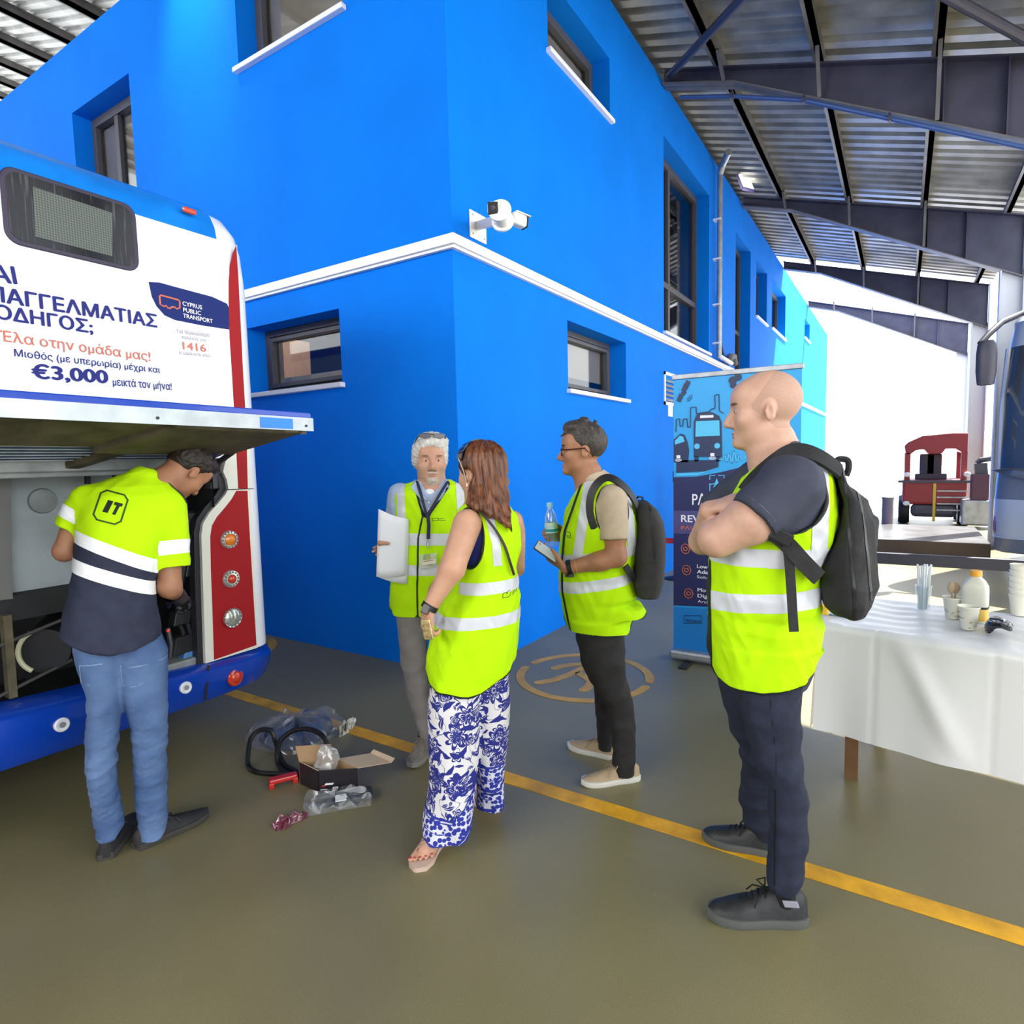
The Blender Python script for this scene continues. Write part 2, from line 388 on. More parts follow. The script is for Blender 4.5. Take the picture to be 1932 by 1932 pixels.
window(holesR[5], RP, 'second small high window past the tall narrow one')
window(holesR[6], RP, 'farthest small high window at the bright end of the wall')
window(holesR[7], RP, 'far ground floor opening beside the bald man\'s neck', sill=False)
window(holesR[8], RP, 'small far ground floor window near the bright end', sill=False)
# rooms behind the windows
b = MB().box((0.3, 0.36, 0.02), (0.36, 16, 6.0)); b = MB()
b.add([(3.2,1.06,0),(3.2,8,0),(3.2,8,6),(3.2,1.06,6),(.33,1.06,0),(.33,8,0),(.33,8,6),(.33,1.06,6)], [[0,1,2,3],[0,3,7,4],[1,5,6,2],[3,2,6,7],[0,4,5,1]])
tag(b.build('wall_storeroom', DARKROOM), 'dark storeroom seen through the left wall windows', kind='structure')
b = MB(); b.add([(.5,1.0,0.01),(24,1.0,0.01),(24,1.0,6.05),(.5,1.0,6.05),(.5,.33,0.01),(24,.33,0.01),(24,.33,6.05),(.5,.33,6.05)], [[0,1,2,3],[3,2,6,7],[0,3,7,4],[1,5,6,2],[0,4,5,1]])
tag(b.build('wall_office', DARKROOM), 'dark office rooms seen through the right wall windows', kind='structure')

# white cap band between the storeys
b = MB()
for (z0, z1, p) in ((2.985, 3.05, .05), (2.965, 2.985, .03)):
    b.box((-p, 0.0, z0), (0.0, 16, z1)); b.box((-p, -p, z0), (6.6, 0, z1)); b.box((6.6, -p, z0), (24, 0, z1))
tag(b.build('trim_1', SILL), 'white metal cap strip round the blue walls between the storeys', kind='structure')
# storeroom boxes behind the low window
CARD = mat('cardboard', (0.42, 0.28, 0.16), 0.8, var=0.08, vscale=12)
CARD2 = mat('pale_cardboard', (0.50, 0.42, 0.30), 0.8, var=0.08, vscale=10)
for nm, lab, lo, hi, mm in (('storage_box', 'brown carton at the left end behind the low left window', (.62, 2.62, 2.401), (.95, 2.92, 2.80), CARD),
                            ('storage_box', 'long pale carton in the middle behind the low left window', (.60, 1.75, 2.116), (1.0, 2.72, 2.40), CARD2),
                            ('storage_box', 'orange brown carton at the right end behind the low left window', (.75, 1.25, 2.351), (1.03, 1.60, 2.6), CARD),
                            ('storage_box', 'greyish carton below the orange one behind the low left window', (.60, 1.2, 2.116), (1.0, 1.68, 2.35), CARD2)):
    m = MB().box(lo, hi); m.mi = 1; m.box((lo[0]-.001, (lo[1]+hi[1])/2-.025, lo[2]), (lo[0], (lo[1]+hi[1])/2+.025, hi[2]))
    c0 = ((lo[0]+hi[0])/2, (lo[1]+hi[1])/2, lo[2]); tag(m.build(nm, [mm, BLIND], org=c0, bevel=.006), lab, 'box', 'cartons in the storeroom')
rl = bpy.data.lights.new('storeroom_fill', 'POINT'); ro = bpy.data.objects.new('storeroom_fill', rl); col.objects.link(ro); rl.energy = 55; rl.color = (1, .85, .65); rl.shadow_soft_size = .25; ro.location = (.48, 2.0, 3.4)  # added point light without a fixture, brightens the cartons behind the window
m = MB(); m.box((.56, 1.15, 2.07), (1.1, 3.1, 2.115))
for y in (1.2, 1.74, 3.05): m.box((1.05, y-.02, 0.02), (1.09, y+.02, 2.8))
tag(m.build('storage_shelf', GALV, org=(.8, 2, 0.02)), 'grey perforated steel shelf behind the low left window', 'shelf')

# ------------------------------------------------------------------ roof: corrugated sheet falling from left to right, purlins, rafters
RS = 0.305
def rz(y): return 6.30 + RS * y
ROOFM = mat('corrugated_sheet', (0.34, 0.335, 0.31), 0.42, 0.3, var=0.25, vscale=2.5)
xs = []; zs = []; x = -14.0; pit = 0.25
while x < 13.4:
    for (f_, h) in ((0, 0), (.30, 0), (.42, .05), (.70, .05), (.82, 0)): xs.append(x + f_ * pit); zs.append(h)
    x += pit
xs.append(x); zs.append(0)
V = []; F = []
ys = (-4.15, 0.0, 26.0)
for y in ys: V += [(a, y, rz(y) + .09 + h) for a, h in zip(xs, zs)]
n = len(xs)
for j in range(2):
    for i in range(n - 1): F.append([j*n+i, (j+1)*n+i, (j+1)*n+i+1, j*n+i+1])
b = MB().add(V, F); ce = tag(b.build('ceiling', ROOFM), 'corrugated metal roof sheet on steel purlins', kind='structure')
# unseen bay beyond the columns, added to block sun, cut short to admit some
V = []
nb = next(i for i, a in enumerate(xs) if a > 3.2)
for y in (-4.15, -11.0): V += [(a, y, rz(-4.15) + .09 + h + RS * (-4.15 - y)) for a, h in zip(xs[:nb], zs[:nb])]
F = [[i, i+1, nb+i+1, nb+i] for i in range(nb - 1)]
ORG['ceiling'] = np.zeros(3)
tag(MB().add(V, F).build('ceiling_sun_block', ROOFM), 'unseen corrugated roof bay, added and cut short to shape the sunlight', kind='structure')
for y in [-3.85 + 1.05 * k for k in range(5)] + [2.4 + 2.1 * k for k in range(11)]:
    m = MB(); z = rz(y); w_ = .03 if y < 1 else .06; m.box((-14, y-w_, z-.07), (13.35, y+w_, z+.085)); m.box((-14, y-w_, z-.07), (13.35, y+w_+.035, z-.055)); m.build('purlin', PURL, ce)
COLP = mat('pale_column_paint', (.55, .56, .6), .5)
def rafter(X, label, x1=None):
    r = thing('roof_beam', label, 'beam', (X, 0.1, 5.6), 'steel roof beams')
    top = lambda y: rz(y) - .075
    def bot(y):
        if y > -0.85: return top(y) - .18
        return top(y) - .18 - (-.85 - y) * .225
    yy = [-.02, -.85, -2.0, -4.05]
    m = MB()
    P = [(X, y, top(y)) for y in yy] + [(X, y, bot(y)) for y in reversed(yy)]
    m.prism([np.array(p) - (.006, 0, 0) for p in P], (.012, 0, 0)); m.build('web', STEEL, r)
    m = MB()
    m.prism([(X-.09, y, top(y)) for y in yy] + [(X-.09, y, top(y)-.018) for y in reversed(yy)], (.18, 0, 0)); m.build('top_flange', STEEL, r)
    m = MB()
    m.prism([(X-.09, y, bot(y)) for y in yy] + [(X-.09, y, bot(y)+.018) for y in reversed(yy)], (.18, 0, 0)); m.build('bottom_flange', PURL, r)
    for y in (-2.85, -3.35):
        m = MB(); m.prism([(X-.085, y-.006, top(y)-.02), (X-.085, y-.006, bot(y)+.02), (X+.085, y-.006, bot(y)+.02), (X+.085, y-.006, top(y)-.02)], (0, .012, 0)); m.build('stiffener', STEEL, r)
    for y in (-.75, -1.75, -2.8):
        m = MB(); m.bar((X-.1, y, bot(y)+.02), (X-.38, y, rz(y)-.05), .035); m.build('fly_brace', PURL, r)
    # column below the haunch
    m = MB(); zb = 0.0; m.box((X-.09, -4.08, zb), (X+.09, -4.06, rz(-4)-.05)); m.box((X-.09, -3.80, zb), (X+.09, -3.78, bot(-3.8))); m.box((X-.004, -4.06, zb), (X+.004, -3.80, bot(-3.8)-.01)); m.build('column', COLP, r)
    return r
rafter(-0.05, 'dark steel roof beam over the corner of the building')
rafter(4.33, 'nearest dark steel roof beam, ending under the first bay of sheeting')
rafter(8.75, 'second dark steel roof beam from the corner')
rafter(13.3, 'third dark steel roof beam, at the end of the sheeting')
rafter(18.0, 'farthest roof beam in the glare of the open end')
for (p, q, lab) in (((0.2, -3.6, rz(-3.6)-.1), (4.25, -.12, rz(-.1)-.16), 'diagonal steel bracing tube rising to the first roof beam'),
                    ((4.25, -3.7, rz(-3.7)-.12), (.2, -.2, rz(-.2)-.12), 'crossing bracing tube at the upper right')):
    tag(MB().tube([p, q], .045, 10).build('bracing_tube', STEEL, smooth=True, org=p), lab, 'brace', 'roof bracing tubes')
# sprinkler and cable pipes along the nearest beam
pts = [(4.22, -.25, 5.80), (4.22, -.85, 5.62)] + [(4.22, y, rz(y)-.30-(-.85-y)*.235) for y in (-1.6, -2.4, -3.7)]
PIPE = mat('blue_pipe', (0.05, 0.10, 0.28), 0.45, 0.2)
r = thing('beam_pipe', 'blue pipe clipped under the nearest roof beam', 'pipe', pts[0]); MB().tube(pts, .022, 10).build('pipe', PIPE, r, smooth=True)
for p in pts[1:-1]: MB().tube([np.array(p)-(.03, .012, 0), np.array(p)+(-.03, .012, 0)], .028, 8).box(np.array(p)-(.03,.012,.03), np.array(p)+(.03,.012,.05)).build('clip', STEEL, r)

# ------------------------------------------------------------------ things on the blue wall
# downpipe
px = 6.78; r = thing('downpipe', 'grey metal downpipe on the right blue wall beside the large window', 'pipe', (px, -.09, 3.07))
MB().tube([(px, -.09, 3.10), (px, -.09, 5.9)], .042, 14).build('pipe', GALV, r, smooth=True)
MB().tube([(px, -.09, 5.9), (px-.05, -.14, 6.0), (px-.35, -.3, 6.03)], .05, 12).build('elbow', GALV, r, smooth=True)
MB().tube([(px, -.09, 3.12), (px+.05, -.12, 3.09), (px+.8, -.1, 3.09)], .035, 12).build('outlet_elbow', SILL, r, smooth=True)
for z in (3.3, 3.9, 4.6, 5.2): MB().box((px-.055, -.12, z), (px+.055, 0, z+.025)).build('bracket', SILL, r)
m = MB(); m.tube([(px+.2, -.02, 4.1), (px+.23, -.03, 3.7), (px+.32, -.05, 3.3), (px+.45, -.06, 3.08)], .02, 8); tag(m.build('wall_cable', RUBBER, org=(px+.45, -.06, 3.08), smooth=True), 'dark cable hanging beside the downpipe', 'cable')
m = MB(); m.tube([(px+.7, -.08, 3.08), (px+.75, -.09, 3.2), (px+.95, -.1, 3.22), (px+1.05, -.1, 3.1)], .055, 12); tag(m.build('bent_hose', mat('grey_hose', (.16,.15,.15), .6), org=(px+.7, -.08, 3.05), smooth=True), 'grey bent hose lying on the white cap strip', 'hose')
# floodlight under the roof
LAMPW = mat('lamp_glass', (0.9, 0.9, 0.85), 0.3, emit=(1, 0.98, 0.9), strength=3.0)
fc = W(1401, 331, 0, 8.3); r = thing('floodlight', 'white rectangular floodlight at the eaves of the right blue wall', 'lamp', fc)
MB().obox(fc, (.20, -.06, .03), (.0, -.10, -.28), (-.03, -.02, .006)).build('housing', mat('floodlight_violet', (.25, .18, .5), .4), r, bevel=.01)
MB().obox(fc + np.array((-.03, -.021, .004)), (.175, -.052, .026), (.0, -.088, -.25), (-.004, -.003, 0)).build('glass', LAMPW, r)
MB().bar(fc, (fc[0]+.1, -.0, fc[2]+.1), .03).build('bracket', GALV, r)
# lamp washing the left wall top
sp = bpy.data.lights.new('wall_washer', 'SPOT'); so = bpy.data.objects.new('wall_washer', sp); col.objects.link(so); sp.energy = 170; sp.spot_size = math.radians(52); sp.spot_blend = 0.9; sp.shadow_soft_size = .1; sp.color = (.75, .9, 1)
so.location = (-.75, 2.75, 6.75); so.rotation_euler = (Vector((-.75, 2.75, 6.75)) - Vector((0, 2.75, 5.45))).to_track_quat('Z', 'Y').to_euler()
# security cameras on the corner
r = thing('security_camera_bracket', 'white bracket with two security cameras on the corner of the blue wall', 'camera', (0.33, 0, 3.3))
PW = mat('camera_white', (.80, .80, .76), .35)
a0, a1 = W(885, 403, 1, -.006), W(909, 447, 1, -.006); xa, xb = .20, .40
MB().box((xa, -.012, 3.10), (xb, 0, 3.29)).build('wall_plate', PW, r, bevel=.012)
for (x_, z_) in ((xa+.03, 3.13), (xb-.03, 3.13), (xa+.03, 3.26), (xb-.03, 3.26)): MB().lathe([(.006, 0), (.006, .004)], (x_, -.012, z_), (0, -1, 0), 8).build('screw', GALV, r)
T = lambda u, v, y: W(u, v, 1, y)
e = T(941, 415, -.46)
MB().bar((.29, -.012, 3.20), e, .04, .055).build('arm', mat('camera_arm', (.55, .5, .47), .4, .3), r, bevel=.006)
jc = e + np.array((0, -.02, .02)); MB().lathe([(.06, -.065), (.07, -.06), (.07, -.045), (.055, -.038), (.055, .038), (.07, .045), (.07, .06), (.06, .065)], jc, (.8, .35, -.2), 28).build('junction_box', PW, r, smooth=True)
c1 = T(930, 393, -.47); d1 = _n(CAM + np.array((.0, .1, .3)) - c1); sd = _n(np.cross(d1, (0, 0, 1))); up = np.cross(sd, d1)
k = MB().obox(c1 - d1*.07, d1*.08, sd*.034, up*.038).build('camera_body', PW, r, bevel=.02, seg=3)
MB().obox(c1 + d1*.012, d1*.004, sd*.031, up*.035).build('lens_cover', BLACK, k, bevel=.012)
MB().lathe([(.014, .0), (.014, .004), (.009, .005)], c1 + d1*.016, d1, 16).build('lens', mat('lens_grey', (.06, .06, .07), .1), k)
MB().tube([c1 - d1*.05 - up*.035, jc], .018, 10).build('swivel_neck', PW, r, smooth=True)
c2 = T(977, 416, -.50); d2 = _n(np.array((.86, -.35, -.12))); sd = _n(np.cross(d2, (0, 0, 1))); up = np.cross(sd, d2)
k = MB().obox(c2, d2*.055, sd*.034, up*.037).build('camera_body', PW, r, bevel=.018, seg=3)
MB().obox(c2 + d2*.057, d2*.004, sd*.032, up*.035).build('lens_cover', BLACK, k, bevel=.012)
MB().obox(c2 + d2*.02 + up*.040, d2*.055, sd*.036, up*.003).build('sun_hood', PW, k, bevel=.002)
MB().tube([c2 - d2*.045, c2 - d2*.09 - up*.02, jc + np.array((.05, 0, 0))], .017, 10).build('swivel_neck', PW, r, smooth=True)
# vent grille above the banner, paper label
r = thing('vent_grille', 'white slatted vent in the blue wall above the roll-up banner', 'vent', (4.9, 0, 2.2))
MB().box((4.35, -.015, 2.58), (5.75, 0, 2.62)).box((4.35, -.015, 2.2), (5.75, 0, 2.24)).box((4.35, -.015, 2.2), (4.39, 0, 2.62)).box((5.71, -.015, 2.2), (5.75, 0, 2.62)).build('frame', SILL, r)
for z in (2.27, 2.33, 2.39, 2.45, 2.51): MB().obox((5.05, -.012, z), (.66, 0, 0), (0, .012, .018), (0, .001, -.001)).build('slat', GALV, r)
q = W(1266, 773, 1, -.012); tag(MB().box(q-(.1, .0, .09), q+(.08, .012, .09)).build('wall_notice', WHITE, org=q, bevel=.004), 'small white notice on the blue wall beside the banner edge', 'sign')

# ------------------------------------------------------------------ floor paint
b = MB().box((-1.065, -9, .0005), (-.975, 1.9, .0025)); tag(b.build('floor_line', YELLOW, org=(-1.02, -2, 0)), 'long straight yellow line painted across the floor', 'floor marking')
def flat_stroke(mb, pts, w, z=.003):
    pts = [np.array((p[0], p[1])) for p in pts]; N = len(pts); L = []; R_ = []
    for i, p in enumerate(pts):
        t = _n(pts[min(i+1, N-1)] - pts[max(i-1, 0)]); nn = np.array((-t[1], t[0])); L.append(p + nn*w/2); R_.append(p - nn*w/2)
    poly = [(*p, .0008) for p in L]
    t = _n(pts[-1] - pts[-2]); nn = np.array((-t[1], t[0]))
    for k in range(1, 6): a = math.pi*k/6; poly.append((*(pts[-1] + w/2*(math.cos(a)*nn + math.sin(a)*t)), .0008))
    poly += [(*p, .0008) for p in reversed(R_)]
    t = _n(pts[0] - pts[1]); nn = np.array((-t[1], t[0]))
    for k in range(1, 6): a = math.pi*k/6; poly.append((*(pts[0] + w/2*(math.cos(a)*nn + math.sin(a)*t)), .0008))
    mb.prism(poly, (0, 0, z-.0008))
YEL2 = mat('worn_yellow_stencil', (0.60, 0.33, 0.05), 0.5, var=0.15, vscale=8)
r = thing('floor_emblem', 'yellow stencilled walking figure in a broken ring, painted on the floor', 'floor marking', (.42, -.73, 0))
cc = np.array((.43, -.73)); rr = .455
def ang(u, v): q = FL(u, v)[:2] - cc; return math.atan2(q[1], q[0])
a = [ang(987, 1259), ang(999, 1248), ang(1227, 1286), ang(1213, 1296)]
def arc(a0, a1, sgn):
    d = (a1 - a0) % (2*math.pi)
    if sgn < 0: d -= 2*math.pi
    return [cc + rr*np.array((math.cos(a0 + d*k/40), math.sin(a0 + d*k/40))) for k in range(41)]
for (p, q) in ((a[1], a[2]), (a[0], a[3])):
    d1_, d2_ = (q - p) % (2*math.pi), (p - q) % (2*math.pi); m = MB()
    flat_stroke(m, arc(p, q, 1 if p == a[0] else -1), .06); m.build('ring', YEL2, r)
for S in ([(1046, 1261), (1060, 1257), (1080, 1254), (1120, 1252)], [(1016, 1288), (1045, 1283), (1074, 1273), (1099, 1261)], [(1093, 1271), (1108, 1280), (1116, 1287), (1108, 1298), (1101, 1302)]):
    m = MB(); flat_stroke(m, [FL(*p) for p in S], .065); m.build('figure_stroke', YEL2, r)
q = FL(516, 1216)[:2]; c3 = q + np.array((-.36, .29)); m = MB(); flat_stroke(m, [c3 + .46*np.array((math.cos(k/20*math.pi*2), math.sin(k/20*math.pi*2))) for k in range(20)], .07)
tag(m.build('floor_ring', YEL2, org=(*c3, 0)), 'yellow painted ring on the floor, peeking out behind the bus', 'floor marking')
# ------------------------------------------------------------------ white bus, seen from behind, engine hatch up
YB = 0.5
T = lambda u, v, y=YB: W(u, v, 1, y)
BWHITE = mat('bus_white', (0.80, 0.80, 0.83), 0.25, coat=0.3)
BIVORY = mat('bus_ivory_stripe', (0.72, 0.71, 0.62), 0.3)
BROOF = mat('bus_blue_roof', (0.006, 0.20, 0.72), 0.3, var=0.12, vscale=5)
BBLUE = mat('bus_blue_bumper', (0.004, 0.05, 0.42), 0.22, coat=0.4)
BRED = mat('bus_red', (0.33, 0.010, 0.014), 0.55, spec=.2)
NAVY = mat('ad_navy', (0.035, 0.04, 0.20), 0.75, spec=.1)
SALMON = mat('ad_salmon', (0.66, 0.20, 0.13), 0.75, spec=.1)
AGREY = mat('ad_grey', (0.25, 0.22, 0.26), 0.4)
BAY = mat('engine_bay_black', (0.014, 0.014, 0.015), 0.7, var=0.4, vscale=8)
OLIVE = mat('dusty_insulation', (0.105, 0.088, 0.052), 0.85, var=0.3, vscale=9, bump=0.3, bscale=70)
GREYM = mat('dusty_grey_metal', (0.27, 0.29, 0.29), 0.55, 0.3, var=0.2, vscale=10)
CHROME = mat('chrome_bezel', (0.62, 0.60, 0.58), 0.25, 0.7)
bus = thing('bus', 'white city bus with blue roof edge, red corner stripe and raised engine hatch', 'bus', (-2.5, .5, 0))
XR, XL, YE = -1.17, -3.72, 9.5
# shell: sides, roof, floor, front
m = MB()
m.box((XR-.03, YB+.15, .32), (XR, YE, 2.80)); m.box((XL, YB+.15, .32), (XL+.03, YE, 2.80)); m.box((XL, YB+.95, .30), (XR, YE, .36)); m.box((XL, YE-.03, .3), (XR, YE, 2.8))
m.box((XL+.03, YB+1.35, .36), (XR-.03, YB+1.4, 2.8))
m.build('body_shell', BWHITE, bus)
prof = [(YB, 2.735), (YB+.012, 2.80), (YB+.05, 2.87), (YB+.13, 2.925), (YB+.28, 2.955), (YE-.3, 2.955), (YE, 2.8)]
m = MB()
for x in (XL+.12, XR-.125): pass
m.loft([[(x, y, z) for (y, z) in prof] + [(x, YE, 2.70), (x, YB+.03, 2.70)] for x in (XL+.10, XR-.221)]); m.build('roof', BROOF, bus, smooth=True)
def sil(a0, a1, n=8): return [a0 + (a1-a0)*k/n for k in range(n+1)]
# right corner pillar, rounded, white; its top bends inwards
m = MB(); rings = []
for (z, dx, dy) in ((.50, 0, 0), (1.2, .0, 0), (2.5, .005, .0), (2.70, .015, .01), (2.80, .03, .03), (2.88, .06, .08), (2.93, .10, .16), (2.95, .14, .26)):
    xr = XR - dx; ring = []
    for k in range(9):
        a = math.pi/2*k/8; ring.append((xr-.13 + .13*math.sin(a), YB + dy + .15 - .15*math.cos(a), z))
    ring += [(xr, YB+dy+.5, z), (xr-.22, YB+dy+.5, z), (xr-.22, YB+dy, z)]; rings.append(ring)
m.loft(rings); m.build('corner_pillar', BWHITE, bus, smooth=True, angle=40)
m = MB(); rings = [[(XL + XR - p[0], p[1], p[2]) for p in r] for r in rings]; m.loft(rings); m.build('corner_pillar', BWHITE, bus, smooth=True, angle=40)
# rear panel above the hatch
m = MB(); m.box((XL+.12, YB-.0012, 1.585), (XR-.16, YB+.03, 2.74)); m.build('rear_panel', BWHITE, bus)
# red stripe: thin above, wide beside the bay
def dec(name, px, mm, th=.003, y=YB, par=None):
    return MB().prism([T(u, v, y) for u, v in px], (0, -th, 0)).build(name, mm, par or bus)
up_red = [(445,463),(449,520),(453,600),(458,700),(464,800),(467,922),(449,922),(446,860),(443,800),(437,700),(433,640),(431,580),(431,530),(434,500),(439,478)]
dec('red_stripe', up_red, BRED)
low = [(467,926),(472,1020),(478,1120),(484,1217),(404,1245),(401,1150),(398,1070),(397,1012),(400,992),(409,976),(425,957),(437,942),(446,926)]
MB().prism([T(u, v, YB-.003) for u, v in low], (0, .02, 0)).build('red_light_panel', BRED, bus)
# panel carrying the stripe down the side of the bay
side = [(447,842),(470,842),(486,1222),(388,1252),(383,1100),(380,1010),(383,988),(395,968),(413,948),(426,932),(431,922),(428,905),(421,890),(425,872)]
MB().prism([T(u, v, YB-.0015) for u, v in side], (0, .04, 0)).build('stripe_panel', BIVORY, bus)
MB().bar(T(424, 924, YB-.004), T(478, 922, YB-.004), .006, .004).build('panel_seam', BLACK, bus)
edge = [(421,890),(428,905),(431,922),(426,932),(413,948),(395,968),(383,988),(380,1010),(383,1100),(388,1252),(374,1256),(368,1100),(366,1005),(371,980),(386,958),(404,938),(414,922),(410,900)]
MB().prism([T(u, v, YB+.02) for u, v in edge], (0, .05, 0)).build('bay_frame', mat('bay_frame_black', (.018, .018, .024), .5), bus)
# lamps
LAMB = mat('amber_lens', (0.75, 0.20, 0.01), 0.15, coat=.5); LRED = mat('red_lens', (0.62, 0.05, 0.02), 0.15, coat=.5); LCLR = mat('clear_lens', (0.42, 0.43, 0.40), 0.15, .5, var=.3, vscale=60)
def lamp(u, v, mm, R=.052, r=.03, y=YB-.004, name='tail_lamp', ring=True, tilt=(0, -1, 0)):
    c = T(u, v, y); k = MB().lathe([(R, 0), (R, .006), (R*.9, .014), (r*1.15, .016), (r*1.1, .006)], c, tilt, 28).build(name, CHROME if ring else LRED, bus, smooth=True)
    MB().lathe([(r*1.08, .004), (r*1.02, .014), (r*.7, .022), (r*.2, .026)], c, tilt, 24).build('lens', mm, k, smooth=True)
    if ring:
        q = MB(); tt = np.array(tilt, float)
        for j in range(14):
            a = 2*math.pi*j/14; q.ell(c + np.array((math.cos(a)*(R+r)*.52, -.0155, math.sin(a)*(R+r)*.52)), (.006, .004, .006), 8, 6)
        q.build('bezel_studs', mat('stud_grey', (.2, .19, .18), .3, .5), k, smooth=True)
lamp(432, 1018, LAMB); lamp(435, 1092, LRED, .050, .022); lamp(437, 1165, LCLR, .05, .046)
MB().obox(T(357, 398, YB-.004), (.035, 0, 0), (0, .012, 0), (0, 0, .014)).build('marker_lamp', LRED, bus, bevel=.01)
# rear window
def rrect(x0, x1, z0, z1, r, y, n=6):
    P = []
    for (cx, cz, a0) in ((x1-r, z1-r, 0), (x0+r, z1-r, 90), (x0+r, z0+r, 180), (x1-r, z0+r, 270)):
        for k in range(n+1): a = math.radians(a0 + 90*k/n); P.append((cx + r*math.cos(a), y, cz + r*math.sin(a)))
    return P
x0, x1 = T(2, 380)[0], T(258, 450)[0]; z1, z0 = (T(20, 316)[2] + T(240, 384)[2])/2, (T(20, 458)[2] + T(240, 512)[2])/2
k = MB().prism(rrect(x0, x1, z0, z1, .055, YB-.008), (0, .03, 0)).build('rear_window', mat('window_seal', (.03, .02, .05), .4), bus, bevel=.004)
GL = mat('bus_glass', (0.012, 0.013, 0.018), 0.12, spec=.3)
nt = GL.node_tree; tc = nt.nodes.new('ShaderNodeTexCoord'); mp = nt.nodes.new('ShaderNodeMapping'); mp.inputs['Scale'].default_value = (38, 1, 1.6); nz = nt.nodes.new('ShaderNodeTexNoise'); nz.inputs['Scale'].default_value = 2.2; nz.inputs['Detail'].default_value = 3
nt.links.new(tc.outputs['Object'], mp.inputs[0]); nt.links.new(mp.outputs[0], nz.inputs['Vector']); cr = nt.nodes.new('ShaderNodeValToRGB'); e = cr.color_ramp.elements
e[0].position = .57; e[0].color = (.012, .013, .018, 1); e[1].position = .78; e[1].color = (.12, .125, .13, 1); nt.links.new(nz.outputs['Fac'], cr.inputs[0]); nt.links.new(cr.outputs[0], nt.nodes['Principled BSDF'].inputs['Base Color'])
MB().prism(rrect(x0+.018, x1-.018, z0+.018, z1-.018, .045, YB-.010), (0, .003, 0)).build('pane', GL, k)
PERF = mat('perforated_film', (.2, .22, .2), .5); nt = PERF.node_tree; tc = nt.nodes.new('ShaderNodeTexCoord'); vo = nt.nodes.new('ShaderNodeTexVoronoi'); vo.inputs['Scale'].default_value = 95; vo.inputs['Randomness'].default_value = 0
nt.links.new(tc.outputs['Object'], vo.inputs['Vector']); cr = nt.nodes.new('ShaderNodeValToRGB'); e = cr.color_ramp.elements; e[0].position = .3; e[0].color = (.05, .06, .055, 1); e[1].position = .5; e[1].color = (.13, .15, .13, 1)
nt.links.new(vo.outputs['Distance'], cr.inputs[0]); nt.links.new(cr.outputs[0], nt.nodes['Principled BSDF'].inputs['Base Color'])
P = [T(62, 352, YB-.011), T(212, 402, YB-.011), T(212, 484, YB-.011), T(66, 446, YB-.011)]; MB().prism(P, (0, -.001, 0)).build('perforated_panel', PERF, k)
# advertisement on the panel
def ad(body, u0, v0, u1, v1, hpx, mm, bold=.0, y=YB-.0022, name='ad_lettering', space=1.0):
    p0, p1 = T(u0, v0, y), T(u1, v1, y); h = abs(T(u0, v0-hpx, y)[2] - p0[2])
    lettering(name, body, mm, p0, p1, h, parent=bus, bold=bold, space=space)
ad('ΑΙ', -14, 531, 33, 536, 30, NAVY, .032)
ad('ΠΑΓΓΕΛΜΑΤΙΑΣ', -22, 566, 297, 618, 27, NAVY, .032)
ad('ΟΔΗΓΟΣ;', -10, 600, 176, 629, 25, NAVY, .032)
ad('Έλα στην ομάδα μας!', 1, 643, 284, 681, 19, SALMON, .012)
ad('Μισθός (με υπερωρία) μέχρι και', 27, 672, 302, 704, 13, NAVY, .01)
ad('€3,000', 60, 713, 205, 723, 25, NAVY, .04)
ad('μεικτά τον μήνα!', 213, 727, 324, 736, 14, NAVY, .012)
ad('Για περισσότερα', 334, 628, 395, 636, 7, AGREY, 0)
ad('καλέστε στο', 343, 639, 389, 645, 6, AGREY, 0)
ad('1416', 345, 659, 389, 664, 14, SALMON, .015)
ad('ή σαρώστε εδώ', 338, 668, 397, 674, 6, AGREY, 0)
lab = dec('logo_label', [(280,532),(300,533),(340,544),(400,560),(428,573),(432,583),(432,622),(380,614),(330,604),(310,595),(295,578),(286,560)], mat('label_navy', (.022, .035, .16), .75, spec=.1), th=.002)
m = MB(); P = [(301,559),(303,557),(336,566),(339,569),(339,581),(333,583),(330,580),(324,579),(321,582),(316,581),(313,577),(308,578),(302,574)]
m.tube([T(u, v, YB-.003) for u, v in P], .0045, 6, closed=True); m.build('bus_emblem', SALMON, lab)
WHT = mat('ad_white', (.85, .85, .87), .5)
for s, a, b_, c, d in (('CYPRUS', 344, 576, 381, 584), ('PUBLIC', 345, 588, 379, 595), ('TRANSPORT', 345, 599, 401, 610)):
    p0, p1 = T(a, b_, YB-.003), T(c, d, YB-.003); lettering('label_lettering', s, WHT, p0, p1, .020, parent=lab, bold=.02)
# bumper
m = MB(); rings = []
for (x, y, zt, zb) in ((-3.85, .44, .56, .33), (-2.55, .42, .56, .32), (-2.1, .42, .53, .31), (-1.75, .425, .495, .305), (-1.45, .44, .478, .30), (-1.30, .465, .472, .30), (-1.19, .53, .468, .31), (-1.145, .65, .465, .33), (-1.145, .9, .465, .33)):
    nx = 0 if x < -1.4 else min(1, (x+1.4)/.2)
    rings.append([(x, YB+.12+(.3 if nx > .8 else 0), zt+.01), (x, y+.03, zt+.008), (x, y, zt-.015), (x, y+.004, zt-.06), (x, y+.02, zb+.06), (x, y+.06, zb), (x, YB+.25+(.3 if nx > .8 else 0), zb)])
k = m.loft(rings).build('bumper', BBLUE, bus, smooth=True, angle=50)
for u in (166, 393): MB().bar(T(u, 1255 if u > 300 else 1316, .437), T(u-5, 1322 if u > 300 else 1392, .44), .003, .012).build('bumper_seam', BLACK, k)
lamp(443, 1277, LRED, .05, .03, y=.455, name='bumper_lamp', ring=False, tilt=(.2, -1, .05))
